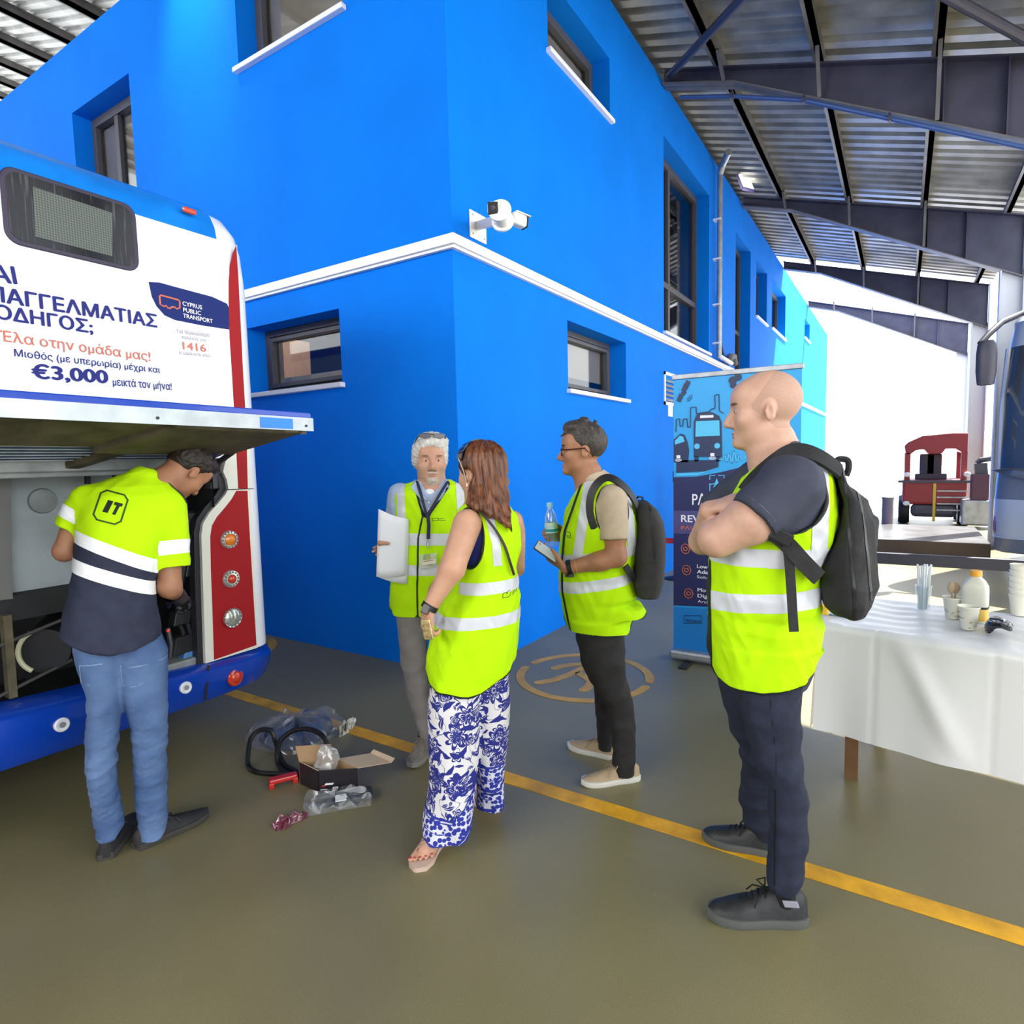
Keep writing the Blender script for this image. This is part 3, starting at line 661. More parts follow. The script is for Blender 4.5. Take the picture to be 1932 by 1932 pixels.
for (u, v) in ((115, 1367), (349, 1297)):
    c = T(u, v, .43); q = MB().lathe([(.03, 0), (.03, .012), (.024, .016), (.016, .012)], c, (.05, -1, .1), 20).build('parking_sensor', WHITE, bus, smooth=True); MB().lathe([(.013, .008), (.012, .018)], c, (.05, -1, .1), 16).build('sensor_cap', GALV, q)
# engine bay and what is in it
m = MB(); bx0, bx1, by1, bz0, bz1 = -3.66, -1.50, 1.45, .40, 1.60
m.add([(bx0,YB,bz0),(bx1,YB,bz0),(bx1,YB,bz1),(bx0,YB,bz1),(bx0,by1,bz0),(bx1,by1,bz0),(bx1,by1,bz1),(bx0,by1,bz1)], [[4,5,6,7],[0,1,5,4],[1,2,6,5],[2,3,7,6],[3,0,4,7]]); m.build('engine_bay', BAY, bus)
B = lambda u, v, y: W(u, v, 1, y)
m = MB(); m.box((B(12, 1000, .78)[0], .78, B(60, 1118, .78)[2]), (-1.86, .82, 1.55)); pn = m.build('radiator_cover', mat('pale_cover', (.36, .40, .42), .6, var=.15, vscale=6, bump=.1, bscale=30), bus, bevel=.012)
MB().lathe([(.06, 0), (.055, .012), (.03, .014)], B(80, 945, .78), (0, -1, 0), 20).build('cover_dent', GREYM, pn, smooth=True)
MB().bar(B(165, 895, .74), B(165, 913, .74), .02).build('cover_bolt', BLACK, pn)
MB().bar(B(2, 900, .72), B(6, 1130, .72), .06, .05).build('bay_post', mat('post_grey', (.16, .16, .15), .6), bus)
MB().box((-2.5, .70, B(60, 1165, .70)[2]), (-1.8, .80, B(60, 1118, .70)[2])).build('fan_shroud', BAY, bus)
MB().bar(B(10, 1160, .62), B(22, 1315, .62), .045, .03).build('latch_post', OLIVE, bus)
for p, q in (((-10, 1222), (128, 1165)), ((-10, 1318), (135, 1245))): MB().tube([B(*p, .60), B(*q, .66)], .008, 8).build('stay_rod', mat('rod_grey', (.07, .065, .06), .5), bus, smooth=True)
c = B(84, 1228, .66); k = MB().lathe([(.10, 0), (.105, .05), (.105, .35)], c, (.55, .8, .05), 28).build('air_canister', BLACK, bus, smooth=True)
MB().tube([c + .10*(math.cos(a)*np.array((.8, -.55, 0)) + math.sin(a)*np.array((0, 0, 1))) for a in [math.radians(118 + 10*j) for j in range(13)]], .011, 8).build('canister_rim', mat('rim_cream', (.68, .66, .42), .4), k, smooth=True)
MB().obox(B(80, 1328, .60), (.33, 0, 0), (0, .07, 0), (0, 0, .02)).build('bay_ledge', mat('ledge', (.07, .065, .05), .7, var=.3), bus)
MB().obox((-1.78, .64, .50), (.2, 0, 0), (0, .1, 0), (0, 0, .035)).build('engine_block', GREYM, bus, bevel=.01)
MB().lathe([(.07, 0), (.085, .03), (.085, .2), (.06, .24)], B(366, 965, .68), (0, .1, -1), 24).build('air_duct', mat('duct_grey', (.09, .10, .09), .5), bus, smooth=True)
for pts, r_ in (([(398, 905), (408, 925), (398, 960), (385, 985), (378, 1020)], .012), ([(352, 1040), (340, 1110), (352, 1170), (366, 1215)], .016), ([(330, 1160), (345, 1190), (350, 1240)], .012), ([(372, 1100), (360, 1150), (372, 1200)], .009)):
    MB().tube([B(u, v, .60) for u, v in pts], r_, 8).build('bay_hose', RUBBER, bus, smooth=True)
MB().obox(B(403, 905, .55), (.035, .01, 0), (0, .03, 0), (.01, 0, .05)).build('hinge_bracket', mat('bracket_grey', (.06, .06, .07), .5), bus, bevel=.008)
for (u, v, mm, s) in ((357, 1135, mat('pale_blue_plug', (.25, .38, .5), .5), .022), (352, 1235, mat('blue_plug', (.08, .22, .5), .5), .03), (364, 1195, GREYM, .02), (340, 1165, BLACK, .045), (360, 1075, BLACK, .04), (345, 1215, BAY, .06)):
    MB().obox(B(u, v, .60), (s, 0, 0), (0, .03, 0), (0.2*s, 0, .8*s)).build('connector', mm, bus, bevel=.006)
# engine hatch, raised
OR_ = W(588, 790, 1, -.30); OL_ = np.array((-3.55, -.30, OR_[2] + .02)); IR_ = np.array((-1.52, .47, 1.575)); IL_ = np.array((-3.55, .47, 1.575))
hat = MB(); N_ = _n(np.cross(OL_-OR_, IR_-OR_)); N_ = N_ if N_[2] > 0 else -N_
HP = lambda s, t: OR_ + (OL_-OR_)*s + ((IR_-OR_)*(1-s) + (IL_-OL_)*s)*t
hat.prism([HP(0, 0), HP(1, 0), HP(1, 1), HP(0, 1)], N_*.03); hh = hat.build('engine_hatch', BBLUE, bus, bevel=.006)
LIP = mat('hatch_lip', (.42, .46, .48), .4, .5, var=.12, vscale=10)
hn = MB(); a, b_ = HP(0, 0) + np.array((0, -.004, -.03)), HP(1, 0) + np.array((0, -.004, -.03)); hn.bar(a, b_, .012, .055); hn.bar(a + np.array((0, .02, .0295)), b_ + np.array((0, .02, .0295)), .05, .004); hn.build('edge_channel', LIP, hh)
MB().bar(a + (b_-a)*.055 + np.array((0, -.0065, 0)), a + (b_-a)*.135 + np.array((0, -.0065, 0)), .002, .045).build('blue_paint_patch', BROOF, hh)
for s in (.02, .34, .62): MB().lathe([(.006, 0), (.006, .003)], a + (b_-a)*s + np.array((0, -.0065, -.005)), (0, -1, 0), 8).build('rivet', BLACK, hh)
pl = MB(); pl.prism([HP(.02, .03), HP(.99, .03), HP(.99, .50), HP(.055, .54)], -N_*.035); pl.build('inner_plate', OLIVE, hh, bevel=.01)
pl = MB(); pl.prism([HP(.012, .05), HP(.30, .035), HP(.36, .54), HP(.06, .56)], -N_*.06); pl.build('raised_pan', mat('pan_brown', (.09, .075, .045), .85, var=.3, vscale=9), hh, bevel=.012)
for (s, t) in ((.0, .07), (.03, .04), (.02, .10)): MB().tube([HP(s, t)-N_*.05, HP(s+.05, t+.03)-N_*.045], .009, 6).build('bent_clip', mat('rusty_clip', (.2, .17, .13), .7), hh, smooth=True)
LOUV = mat('blue_louvre', (.004, .05, .20), .45); 
for j in range(6):
    t = .56 + j*.055; q = MB(); q.obox((HP(.06, t)+HP(.99, t))/2 - N_*.015, (HP(.06, t)-HP(.99, t))/2, (HP(0, 1)-HP(0, 0))*.020, N_*.004); q.build('louvre', LOUV, hh)
    q = MB(); q.bar(HP(.06, t+.026)-N_*.02, HP(.99, t+.026)-N_*.02, .005, .005); q.build('louvre_edge', GREYM, hh)
for (s0, s1) in ((.55, .68), (.28, .33)):
    q = MB(); q.bar(HP(s0, .5)-N_*.03, HP(s1, .93)-N_*.03, .06, .03, up=N_); q.build('hatch_strut', OLIVE, hh, bevel=.006)
q = MB(); q.bar(HP(.03, .95)-N_*.02, HP(1, .95)-N_*.02, .05, .06); q.bar(HP(.03, 1.0)-N_*.04, HP(1, 1.0)-N_*.04, .02, .05); q.build('hinge_rail', GREYM, hh, bevel=.004)
q = MB(); q.tube([HP(.52, .55)-N_*.04, HP(.53, .75)-N_*.07, HP(.56, .95)-N_*.10, HP(.62, 1.03)-N_*.12, HP(.70, 1.02)-N_*.11, HP(.8, .99)-N_*.08], .009, 8); q.build('hatch_cable', mat('cable_grey', (.10, .10, .095), .6), hh, smooth=True)
for s in (.58, .74): MB().obox(HP(s, .96)-N_*.055, (.022, 0, 0), (0, .01, 0), N_*.008).build('cable_clip', mat('clip_cream', (.5, .5, .42), .5), hh, bevel=.004)
MB().tube([(-1.56, .50, 1.50), (-1.60, .1, 1.63), (-1.62, -.02, 1.67)], .014, 8).build('gas_strut', BLACK, hh, smooth=True)
# wheels, mostly hidden under the body
for (x, y) in ((-1.42, 3.2), (-3.66, 3.2)):
    MB().lathe([(.25, -.13), (.44, -.13), (.47, -.08), (.47, .08), (.44, .13), (.25, .13)], (x, y, .47), (1, 0, 0), 32).build('wheel', RUBBER, bus, smooth=True)

# ------------------------------------------------------------------ second bus at the right edge
A2 = math.radians(28); f2 = np.array((-math.cos(A2), math.sin(A2), 0)); r2 = np.array((-math.sin(A2), -math.cos(A2), 0)); O2 = np.array((6.0, -3.47, 0))
G2 = lambda a, d, z: O2 + r2*a - f2*d + np.array((0, 0, z))      # a: across the front, d: back along the body
bus2 = thing('bus', 'dark blue and silver coach parked at the right edge, mirror hanging forward', 'bus', O2 + r2*1.25)
B2B = mat('coach_blue_grey', (.12, .14, .19), .3, coat=.3); B2S = mat('coach_silver', (.42, .46, .54), .3, .2); B2G = mat('coach_glass', (.04, .05, .07), .06, coat=.5)
def sect(d, z0, z1, inset, r_=.28):
    P = []
    for k in range(7): t = math.pi/2*k/6; P.append((inset + r_ - r_*math.sin(t) , d + r_ - r_*math.cos(t)))
    P = [(r_*(1-math.cos(math.pi/2*k/6)), d + r_*(1-math.sin(math.pi/2*k/6))) for k in range(7)]
    P = P + [(2.5-p[0], p[1]) for p in reversed(P)]
    return P
def band(name, zs, mm, par=bus2):
    m = MB(); rings = []
    for (z, d) in zs:
        P = sect(d, 0, 0, 0); rings.append([G2(a, dd, z) for a, dd in P] + [G2(2.5, 11, z), G2(0, 11, z)])
    return m.loft(rings).build(name, mm, par, smooth=True, angle=35)
band('lower_skirt', [(.28, .08), (.30, .02), (.46, .0)], B2B); band('bumper_trim', [(.46, -.01), (.49, -.01)], B2S)
band('front_panel', [(.49, .0), (.75, -.02), (.93, -.01)], B2S); band('dark_nose', [(.93, .0), (1.08, .02), (1.26, .05)], B2B)
band('windscreen_body', [(1.26, .06), (2.2, .12), (2.75, .22)], B2G); band('roof', [(2.75, .22), (3.05, .3), (3.25, .6), (3.30, 1.2)], B2S)
# visor shaped lamp cowl, side lamp, stickers, wiper
m = MB(); m.prism([G2(-.02, .16, 1.28), G2(.25, -.06, 1.22), G2(1.2, -.1, 1.02), G2(1.2, -.1, 1.2), G2(.3, -.06, 1.31)], r2*.0 - f2*-.06); m.build('headlamp_cowl', B2B, bus2, bevel=.01)
m = MB(); m.tube([G2(.08, .12, .62) + .12*np.array((0, 0, math.cos(t))) + .05*math.sin(t)*(f2) for t in np.linspace(0, 2*math.pi, 16)[:-1]], .018, 8, closed=True); m.build('fog_lamp_ring', mat('violet_ring', (.12, .06, .3), .3), bus2, smooth=True)
for (a, s) in ((.50, 'o'), (.62, 'o')):
    q = MB(); q.tube([G2(a, -.025, .76) + r2*.045*math.cos(t) + np.array((0, 0, .085*math.sin(t))) for t in np.linspace(0, 2*math.pi, 24)[:-1]], .011, 6, closed=True); q.build('number_lettering', mat('numeral_grey', (.12, .14, .2), .4), bus2, smooth=True)
MB().obox(G2(.80, -.03, .76), r2*.06, f2*.004, (0, 0, .085)).build('orange_sticker', mat('sticker_orange', (.6, .33, .16), .5), bus2)
MB().tube([G2(.55, .02, 1.30), G2(.9, .03, 1.46), G2(1.5, .05, 1.62)], .012, 6).build('wiper', BLACK, bus2, smooth=True)
MB().tube([G2(.06, .18, 1.28), G2(.04, .22, 2.0), G2(.05, .3, 2.74)], .03, 8).build('screen_pillar', B2S, bus2, smooth=True)
mc = W(1861, 684, 0, 5.55); q = MB(); rings = []
for (z, w, d) in ((-.26, .05, .05), (-.25, .08, .07), (-.1, .098, .09), (.1, .098, .09), (.20, .09, .08), (.25, .06, .06)):
    rings.append([mc + np.array((-d*math.cos(t)*.5 - 0, 0, 0)) + np.array((0, w*math.sin(t), z)) for t in np.linspace(0, 2*math.pi, 21)[:-1]])
mi = q.loft(rings).build('wing_mirror', mat('mirror_shell', (.05, .05, .075), .4), bus2, smooth=True)
MB().tube([mc + np.array((.02, .06, .22)), mc + np.array((.1, -.02, .33)), W(1890, 608, 0, 5.8), W(1932, 590, 0, 6.1), G2(.5, .25, 2.95)], .035, 10).build('mirror_arm', mat('arm_dark', (.03, .03, .045), .45), mi, smooth=True)
# ------------------------------------------------------------------ roll-up banner
BX = 1.10
bt = W(1445, 690, 0, BX); bl = W(1265, 722, 0, BX); b0 = W(1283, 1243, 0, BX)
yl = -1.165; yr = yl - .86
zt = 2.10
ban = thing('roll_up_banner', 'tall blue roll-up banner with bus drawing, behind the bald man', 'banner', (BX, (yl+yr)/2, 0))
CY = mat('banner_cyan', (.03, .38, .80), .45); NV = mat('banner_navy', (.018, .022, .10), .45); PUR = mat('banner_purple', (.075, .065, .20), .45); CYD = mat('banner_dark_print', (.02, .035, .10), .45)
CY2 = mat('banner_blue_foot', (.01, .22, .62), .45); OR = mat('banner_orange', (.65, .16, .06), .5); BW = mat('banner_white', (.85, .85, .9), .5); SKY = mat('banner_pale', (.10, .55, .85), .5)
U = lambda a, z: np.array((BX-.008, yl - a*.86, z))
def bz(v): return W(1340, v, 0, BX)[2]
def bp(u, v): q = W(u, v, 0, BX); return np.array((BX-.008, q[1], q[2]))
sheet = MB().box((BX-.006, yr, .07), (BX+.0, yl, zt)).build('banner_sheet', CY, ban)
MB().box((BX-.02, yr-.01, zt-.005), (BX+.02, yl+.01, zt+.03)).build('top_rail', GALV, ban, bevel=.004)
MB().box((BX-.07, yr-.02, .015), (BX+.07, yl+.02, .085)).build('base_cassette', GALV, ban, bevel=.02)
for yy in (yl-.13, yr+.13): MB().box((BX-.22, yy-.03, .0), (BX+.12, yy+.03, .015)).build('foot', BLACK, ban, bevel=.005)
MB().box((BX+.02, (yl+yr)/2-.012, .08), (BX+.04, (yl+yr)/2+.012, zt)).build('support_pole', GALV, ban)
def pr(name, pts, mm, lvl=1, th=.0012):
    return MB().prism([p + np.array((-.0012*lvl, 0, 0)) for p in pts], (-th, 0, 0)).build(name, mm, sheet)
pr('navy_field', [U(0, bz(900)), U(.2, bz(899)), U(.4, bz(891)), U(.6, bz(880)), U(.8, bz(867)), U(1, bz(850)), U(1, bz(1150)), U(.5, bz(1142)), U(0, bz(1149))], NV)
pr('purple_field', [U(0, bz(965)), U(1, bz(962)), U(1, bz(1008)), U(0, bz(1009))], PUR, 2)
pr('foot_field', [U(0, bz(1152)), U(.5, bz(1146)), U(1, bz(1154)), U(1, .085), U(0, .085)], CY2, 2)
pr('road_band', [bp(1277, 868), bp(1357, 868), bp(1356, 881), bp(1330, 889), bp(1277, 892)], CYD, 3); pr('road_edge', [bp(1277, 893), bp(1315, 893), bp(1340, 887), bp(1318, 896), bp(1277, 898)], SKY, 3)
# bus drawing
def gx(u, v): return bp(u, v)
pr('bus_drawing', [gx(1310, 862), gx(1310, 795), gx(1315, 783), gx(1330, 777), gx(1345, 778), gx(1358, 785), gx(1362, 797), gx(1363, 862)], CYD, 3)
pr('bus_drawing_window', [gx(1314, 795), gx(1358, 793), gx(1359, 822), gx(1313, 824)], SKY, 5)
pr('bus_drawing_sign', [gx(1322, 784), gx(1347, 783), gx(1347, 788), gx(1322, 789)], BW, 5)
for (u, v) in ((1316, 842), (1354, 841)): MB().lathe([(.02, 0), (.02, .0012)], gx(u, v) - np.array((.005, 0, 0)), (-1, 0, 0), 20).build('drawn_headlamp', SKY, sheet)
for u in (1315, 1356): pr('drawn_wheel', [gx(u-4, 861), gx(u+4, 861), gx(u+4, 870), gx(u-4, 871)], CYD, 3)
pr('car_drawing', [gx(1272, 872), gx(1272, 830), gx(1285, 818), gx(1292, 820), (gx(1298, 834)), gx(1301, 850), gx(1299, 872)], CYD, 3)
pr('car_drawing_window', [gx(1274, 832), gx(1284, 822), gx(1290, 824), gx(1293, 833), gx(1275, 839)], SKY, 5)
m = MB(); sk = [(1276, 815), (1277, 791), (1283, 790), (1284, 805), (1289, 804), (1290, 791), (1297, 790), (1298, 806), (1303, 806), (1304, 769), (1314, 768), (1315, 781), (1322, 779), (1338, 777), (1343, 772), (1349, 771), (1350, 764), (1349, 746), (1357, 744), (1358, 775), (1366, 780)]
for p, q in zip(sk[:-1], sk[1:]): m.bar(gx(*p) - np.array((.003, 0, 0)), gx(*q) - np.array((.003, 0, 0)), .0025, .006)
m.build('skyline_drawing', CYD, sheet)
m = MB(); z_ = [(1358, 866), (1364, 868), (1368, 858), (1372, 872), (1377, 855), (1382, 874), (1386, 850), (1391, 872), (1396, 858), (1401, 868), (1408, 862)]
for p, q in zip(z_[:-1], z_[1:]): m.bar(gx(*p) - np.array((.005, 0, 0)), gx(*q) - np.array((.005, 0, 0)), .002, .007)
m.build('pulse_drawing', SKY, sheet)
m = MB()
for (u, v, w) in ((1284, 751, 9), (1293, 732, 9), (1297, 726, 7)):
    c = gx(u, v) - np.array((.003, 0, 0)); m.obox(c - np.array((.0004*w, 0, 0)), (.0008, 0, 0), (0, -.012, .026), (0, .014, .008))
m.bar(gx(1288, 744)-np.array((.003, 0, 0)), gx(1294, 738)-np.array((.003, 0, 0)), .002, .03); m.build('satellite_drawing', CYD, sheet)
m = MB()
for r_ in (.02, .035): m.tube([gx(1297, 748) - np.array((.004, 0, 0)) + r_*np.array((0, -math.cos(t), -math.sin(t))) for t in np.linspace(-.3, 1.6, 8)], .002, 5)
m.build('signal_drawing', CYD, sheet)
m = MB()
for (u, v, r_) in ((1383, 718, .028), (1393, 712, .026), (1384, 727, .022)): m.lathe([(r_, 0), (r_, .0012 + .03*(r_-.02))], gx(u, v) - np.array((.003, 0, 0)), (-1, 0, 0), 20)
m.build('cloud_drawing', CYD, sheet)
m = MB()
for (u, v) in ((1281, 862), (1345, 858)):
    c = gx(u, v) - np.array((.006, 0, 0)); m.obox(c, (.001, 0, 0), (0, .014, 0), (0, 0, .012))
    for r_ in (.014, .024): m.tube([c + np.array((0, r_*math.cos(t), -.008 - r_*.5 - r_*.5*math.sin(t))) for t in np.linspace(0, math.pi, 9)], .003, 5)
m.build('sensor_drawing', BW, sheet)
# letters and icons
def bl_(s, u0, v0, u1, v1, h, mm, bold=0.0):
    p0, p1 = bp(u0, v0), bp(u1, v1); p1[2] = p0[2]; lettering('banner_lettering', s, mm, p0, p1, h, nor=(-1, 0, 0), parent=sheet, bold=bold, th=.006)
bl_('PΛVE', 1307, 952, 1358, 950, .078, BW, .01); bl_('REVO', 1286, 984, 1338, 984, .050, BW, .02); bl_('PΛV', 1286, 999, 1312, 999, .028, OR, .01)
bl_('Low Cost', 1316, 1071, 1363, 1071, .026, BW, .02); bl_('Adaptive', 1316, 1081, 1362, 1081, .026, BW, .02); bl_('Solution', 1316, 1090, 1356, 1090, .020, BW)
bl_('Modern', 1317, 1115, 1356, 1115, .026, BW, .02); bl_('Digital', 1317, 1126, 1352, 1126, .026, BW, .02); bl_('Archive', 1317, 1136, 1352, 1136, .02, BW)
bl_('FOLLOW US', 1295, 1172, 1323, 1172, .022, CYD, .01)
m = MB(); P = [(1292, 1161), (1325, 1161), (1326, 1175), (1291, 1175)]; m.tube([bp(*p) - np.array((.005, 0, 0)) for p in P], .003, 5, closed=True); m.build('follow_frame', CYD, sheet)
m = MB()
for S in ([(1340, 905), (1340, 897), (1350, 897)], [(1356, 897), (1367, 897), (1367, 905)], [(1340, 912), (1340, 926), (1350, 926)], [(1356, 926), (1367, 926), (1367, 916)], [(1339, 914), (1367, 909)]): m.tube([bp(*p) - np.array((.004, 0, 0)) for p in S], .0035, 5)
m.prism([bp(1353, 902) - np.array((.003, 0, 0)), bp(1360, 922) - np.array((.003, 0, 0)), bp(1353, 916) - np.array((.003, 0, 0)), bp(1346, 922) - np.array((.003, 0, 0))], (-.002, 0, 0)); m.build('star_emblem', SKY, sheet)
for (u, v) in ((1294, 1035), (1296, 1075), (1300, 1119)):
    m = MB(); c = bp(u, v) - np.array((.005, 0, 0)); m.tube([c + .032*np.array((0, math.cos(t), math.sin(t)*1.15)) for t in np.linspace(0, 2*math.pi, 9)[:-1]], .003, 5, closed=True); m.tube([c + .014*np.array((0, math.cos(t), math.sin(t))) for t in np.linspace(0, 2*math.pi, 13)[:-1]], .003, 5, closed=True); m.build('round_icon', OR, sheet)

# ------------------------------------------------------------------ belt barrier between man and banner
p = FL(1275, 1092); r = thing('belt_barrier', 'white barrier post with red belt beside the blue wall', 'barrier', p)
zt_ = W(1274, 905, 0, p[0])[2]
MB().lathe([(.14, 0), (.14, .012), (.05, .03), (.03, .04)], p, n=24).build('base', BLACK, r, smooth=True, angle=30)
MB().lathe([(.028, .03), (.028, zt_), (.01, zt_+.01)], p, n=16).build('post', WHITE, r, smooth=True, angle=40)
MB().lathe([(.035, zt_-.03), (.035, zt_+.1), (.02, zt_+.12)], p, n=16).build('belt_head', mat('belt_head_dark', (.04, .03, .05), .5), r, smooth=True, angle=40)
q = W(1259, 1020, 0, p[0]); MB().box((p[0]-.005, p[1]-.35, q[2]-.035), (p[0]+.0, -.012, q[2]+.035)).build('belt', mat('belt_red', (.55, .02, .03), .6), r)

# ------------------------------------------------------------------ table with white plastic cloth
TX = lambda u, v, z=.75: FL(u, v, z)
TL = np.array((-.12, -2.20)); TD = _n(np.array((.02, -.87)))              # left near corner, along the long edge
TD = _n(TX(1900, 1232)[:2] - TX(1560, 1178)[:2]); TN = np.array((TD[1], -TD[0])); TN = TN if TN[0] > 0 else -TN
T0 = TX(1556, 1176)[:2]
TP = lambda a, d, z: np.array((*(T0 + TD*a + TN*d), z))
tb = thing('folding_table', 'long table under a white plastic cloth at the right', 'table', TP(.9, .35, 0))
WOOD = mat('brown_wood', (.16, .08, .035), .6, var=.2)
MB().prism([TP(.02, .02, .715), TP(1.42, .02, .715), TP(1.42, .68, .715), TP(.02, .68, .715)], (0, 0, .03)).build('table_top', WOOD, tb)
for (a, d) in ((.1, .1), (.1, .6), (1.34, .1), (1.34, .6)): MB().bar(TP(a, d, 0), TP(a, d, .715), .055).build('leg', WOOD, tb)
for a in (.1, 1.34): MB().bar(TP(a, .1, .22), TP(a, .6, .22), .05, .05).build('cross_rail', WOOD, tb)
CLOTH = mat('white_plastic_cloth', (.80, .80, .81), .33, bump=.12, bscale=9)
b = MB(); na, cols = 110, []
def hem(a): return .235 + .02*math.sin(a*2.2) + (.03*max(0, .4-a))
dr = []
for i in range(na + 1):
    a = -.03 + 1.48*i/na; row = []
    for d in np.linspace(.70, 0, 22): row.append(TP(a, d, .751 + .0025*math.sin(d*55 + 3*math.sin(a*9)) * (1 if .02 < d < .68 else 0) + .002*math.sin(a*31+d*12)))
    for k in range(1, 30):
        t = k/29; z = .75 - (.75-hem(a))*t
        fold = .012*math.sin(a*9+.7)*t + .006*math.sin(a*23)*t + .004*(1 if abs((a % .42) - .21) < .008 else 0) - .018*math.exp(-((a-.30-.25*t)/.05)**2)*(1-t)*t*4
        row.append(TP(a, -.012 - .03*t + fold, z))
    cols.append(row)
b.loft(cols, cap=False, closed=False)
side = []
for k in range(20):
    t = k/19; side.append([TP(-.03 - .012*math.sin(d*9)*t - .02*t, d, .751 - (.75-.24)*t) for d in np.linspace(.70, -.03*t, 16)])
b.loft(side, cap=False, closed=False)
cl = b.build('tablecloth', CLOTH, org=TP(.9, .35, .75), smooth=True, angle=60); tag(cl, 'creased white plastic cloth draped over the long table', 'tablecloth')
CREAM = mat('paper_cup_cream', (.80, .78, .66), .6); PRT = mat('cup_print_brown', (.10, .06, .07), .6)
def cup(name, lab, u, v, h=.095, r0=.028, r1=.040, n=0, grp=None):
    c = FL(u, v, .754); o = thing(name, lab, 'cup', c, grp)
    MB().lathe([(r0*.95, .004), (r0, 0), (r1, h), (r1+.003, h+.002), (r1+.003, h+.006), (r1-.002, h+.004), (r0-.002, .006)], c, n=28, cap=False).build('cup_wall', CREAM, o, smooth=True, angle=50)
    k = MB()
    rnd = random.Random(u)
    for j in range(22):
        z = rnd.uniform(.1, .92)*h; a0 = rnd.uniform(0, 2*math.pi); L = rnd.uniform(.15, .5); rr_ = r0 + (r1-r0)*z/h + .0006
        k.tube([c + np.array((rr_*math.cos(a0+t), rr_*math.sin(a0+t), z)) for t in np.linspace(0, L, 5)], .0009, 4)
    k.build('printed_lines', PRT, o); return c
cup('paper_cup', 'cream paper cup in front of the juice bottle', 1826, 1186)
cc_ = cup('paper_cup', 'cream paper cup holding wooden spoons, left of the juice bottle', 1797, 1166)
SPOON = mat('wooden_spoon', (.50, .36, .24), .7)
for (dx, lab) in ((-.02, 'wooden spoon leaning left in the paper cup'), (.022, 'wooden spoon leaning right in the paper cup')):
    d = _n(np.array((dx*2, dx*3*-1, .9))); p0 = cc_ + np.array((0, 0, .01)); o = MB(); o.bar(p0, p0 + d*.11, .008, .003); o.ell(p0 + d*.135, (.010, .016, .028), 14, 10); tag(o.build('wooden_spoon', SPOON, org=p0, smooth=True), lab, 'spoon', 'wooden spoons in the cup')
# juice bottle
c = FL(1838, 1172, .754); o = thing('juice_bottle', 'square white juice bottle with orange cap and yellow label', 'bottle', c); S_ = np.array((*TD, 0)); D_ = np.array((*TN, 0))
def sq(w, z, e=4.0, n=28):
    P = []
    for k in range(n):
        t = 2*math.pi*k/n; x_ = math.copysign(abs(math.cos(t))**(2/e), math.cos(t)); y_ = math.copysign(abs(math.sin(t))**(2/e), math.sin(t)); P.append(c + S_*w*x_ + D_*w*.8*y_ + np.array((0, 0, z)))
    return P
MB().loft([sq(.046, .0), sq(.05, .006), sq(.05, .14), sq(.048, .165), sq(.036, .19, 3), sq(.022, .205, 2.2), sq(.021, .215, 2)]).build('bottle_body', mat('milky_plastic', (.80, .80, .70), .3, trans=.25), o, smooth=True, angle=50)
MB().loft([sq(.0507, .012), sq(.0507, .065)], cap=False).build('label', mat('label_yellow', (.78, .50, .10), .5), o, smooth=True, angle=50)
MB().loft([sq(.0515, .066), sq(.0515, .076)], cap=False).build('label_band', BLACK, o, smooth=True, angle=50)
MB().lathe([(.023, .21), (.023, .233), (.02, .236)], c, n=24).build('cap', mat('orange_cap', (.85, .40, .05), .4), o, smooth=True, angle=40)
# straw glass with straws
c = FL(1741, 1152, .754); o = MB().lathe([(.026, 0), (.028, .004), (.036, .125), (.034, .125), (.026, .008)], c, n=28, cap=False).build('straw_glass', clear('glass_clear', (.92, .95, .96), .1), org=c, smooth=True); tag(o, 'clear glass holding white straws on the table', 'glass')
rnd = random.Random(4); SW = mat('white_straw', (.74, .78, .80), .4)
for k in range(12):
    a0 = 2*math.pi*k/12; r_ = .015 if k % 2 else .022; p0 = c + np.array((r_*math.cos(a0)*.8, r_*math.sin(a0)*.8, .008)); p1 = c + np.array((1.45*r_*math.cos(a0), 1.45*r_*math.sin(a0), .225 + rnd.uniform(-.006, .012)))
    tag(MB().tube([p0, p1], .0042, 8).build('drinking_straw', SW, org=p0, smooth=True), 'white drinking straw standing in the clear glass', 'straw', 'straws in the glass')
# stack of paper cups at the edge, dark lids
c = FL(1922, 1160, .754)
for k in range(6):
    ck = c + np.array((0, 0, .028*k)); o = MB().lathe([(.030, .0), (.041, .095), (.044, .098), (.041, .102), (.029, .006)], ck, n=28, cap=False).build('paper_cup', CREAM, org=ck, smooth=True)
    tag(o, ('bottom' if k == 0 else 'top' if k == 5 else ['', 'second', 'third', 'fourth', 'fifth'][k]) + ' cup of the nested paper cup stack at the right edge', 'cup', 'nested paper cups')
LID = mat('black_cup_lid', (.008, .008, .014), .12, coat=.6)
for k in range(9):
    t = k/8; c = FL(1878 + 10*t, 1184 - 5*t, .762 + .042*math.sin(t*2.4)); ax = _n(np.array((*( -TD*.9*(1-t) + TD*.5*t), .25 + .9*math.sin(t*2.2))))
    o = MB().lathe([(.043, 0), (.045, .003), (.045, .008), (.040, .012), (.037, .02), (.012, .022)], c, ax, 28).build('cup_lid', LID, org=c, smooth=True); tag(o, 'black plastic lid in the leaning row on the table', 'lid', 'black cup lids')
c = FL(1551, 1158, .754); tag(MB().box(c - np.array((.03, .03, 0)), c + np.array((.03, .03, .05))).build('yellow_carton', mat('carton_yellow', (.8, .5, .05), .5), org=c, bevel=.006), 'small yellow carton on the table, half hidden by the vest', 'carton')
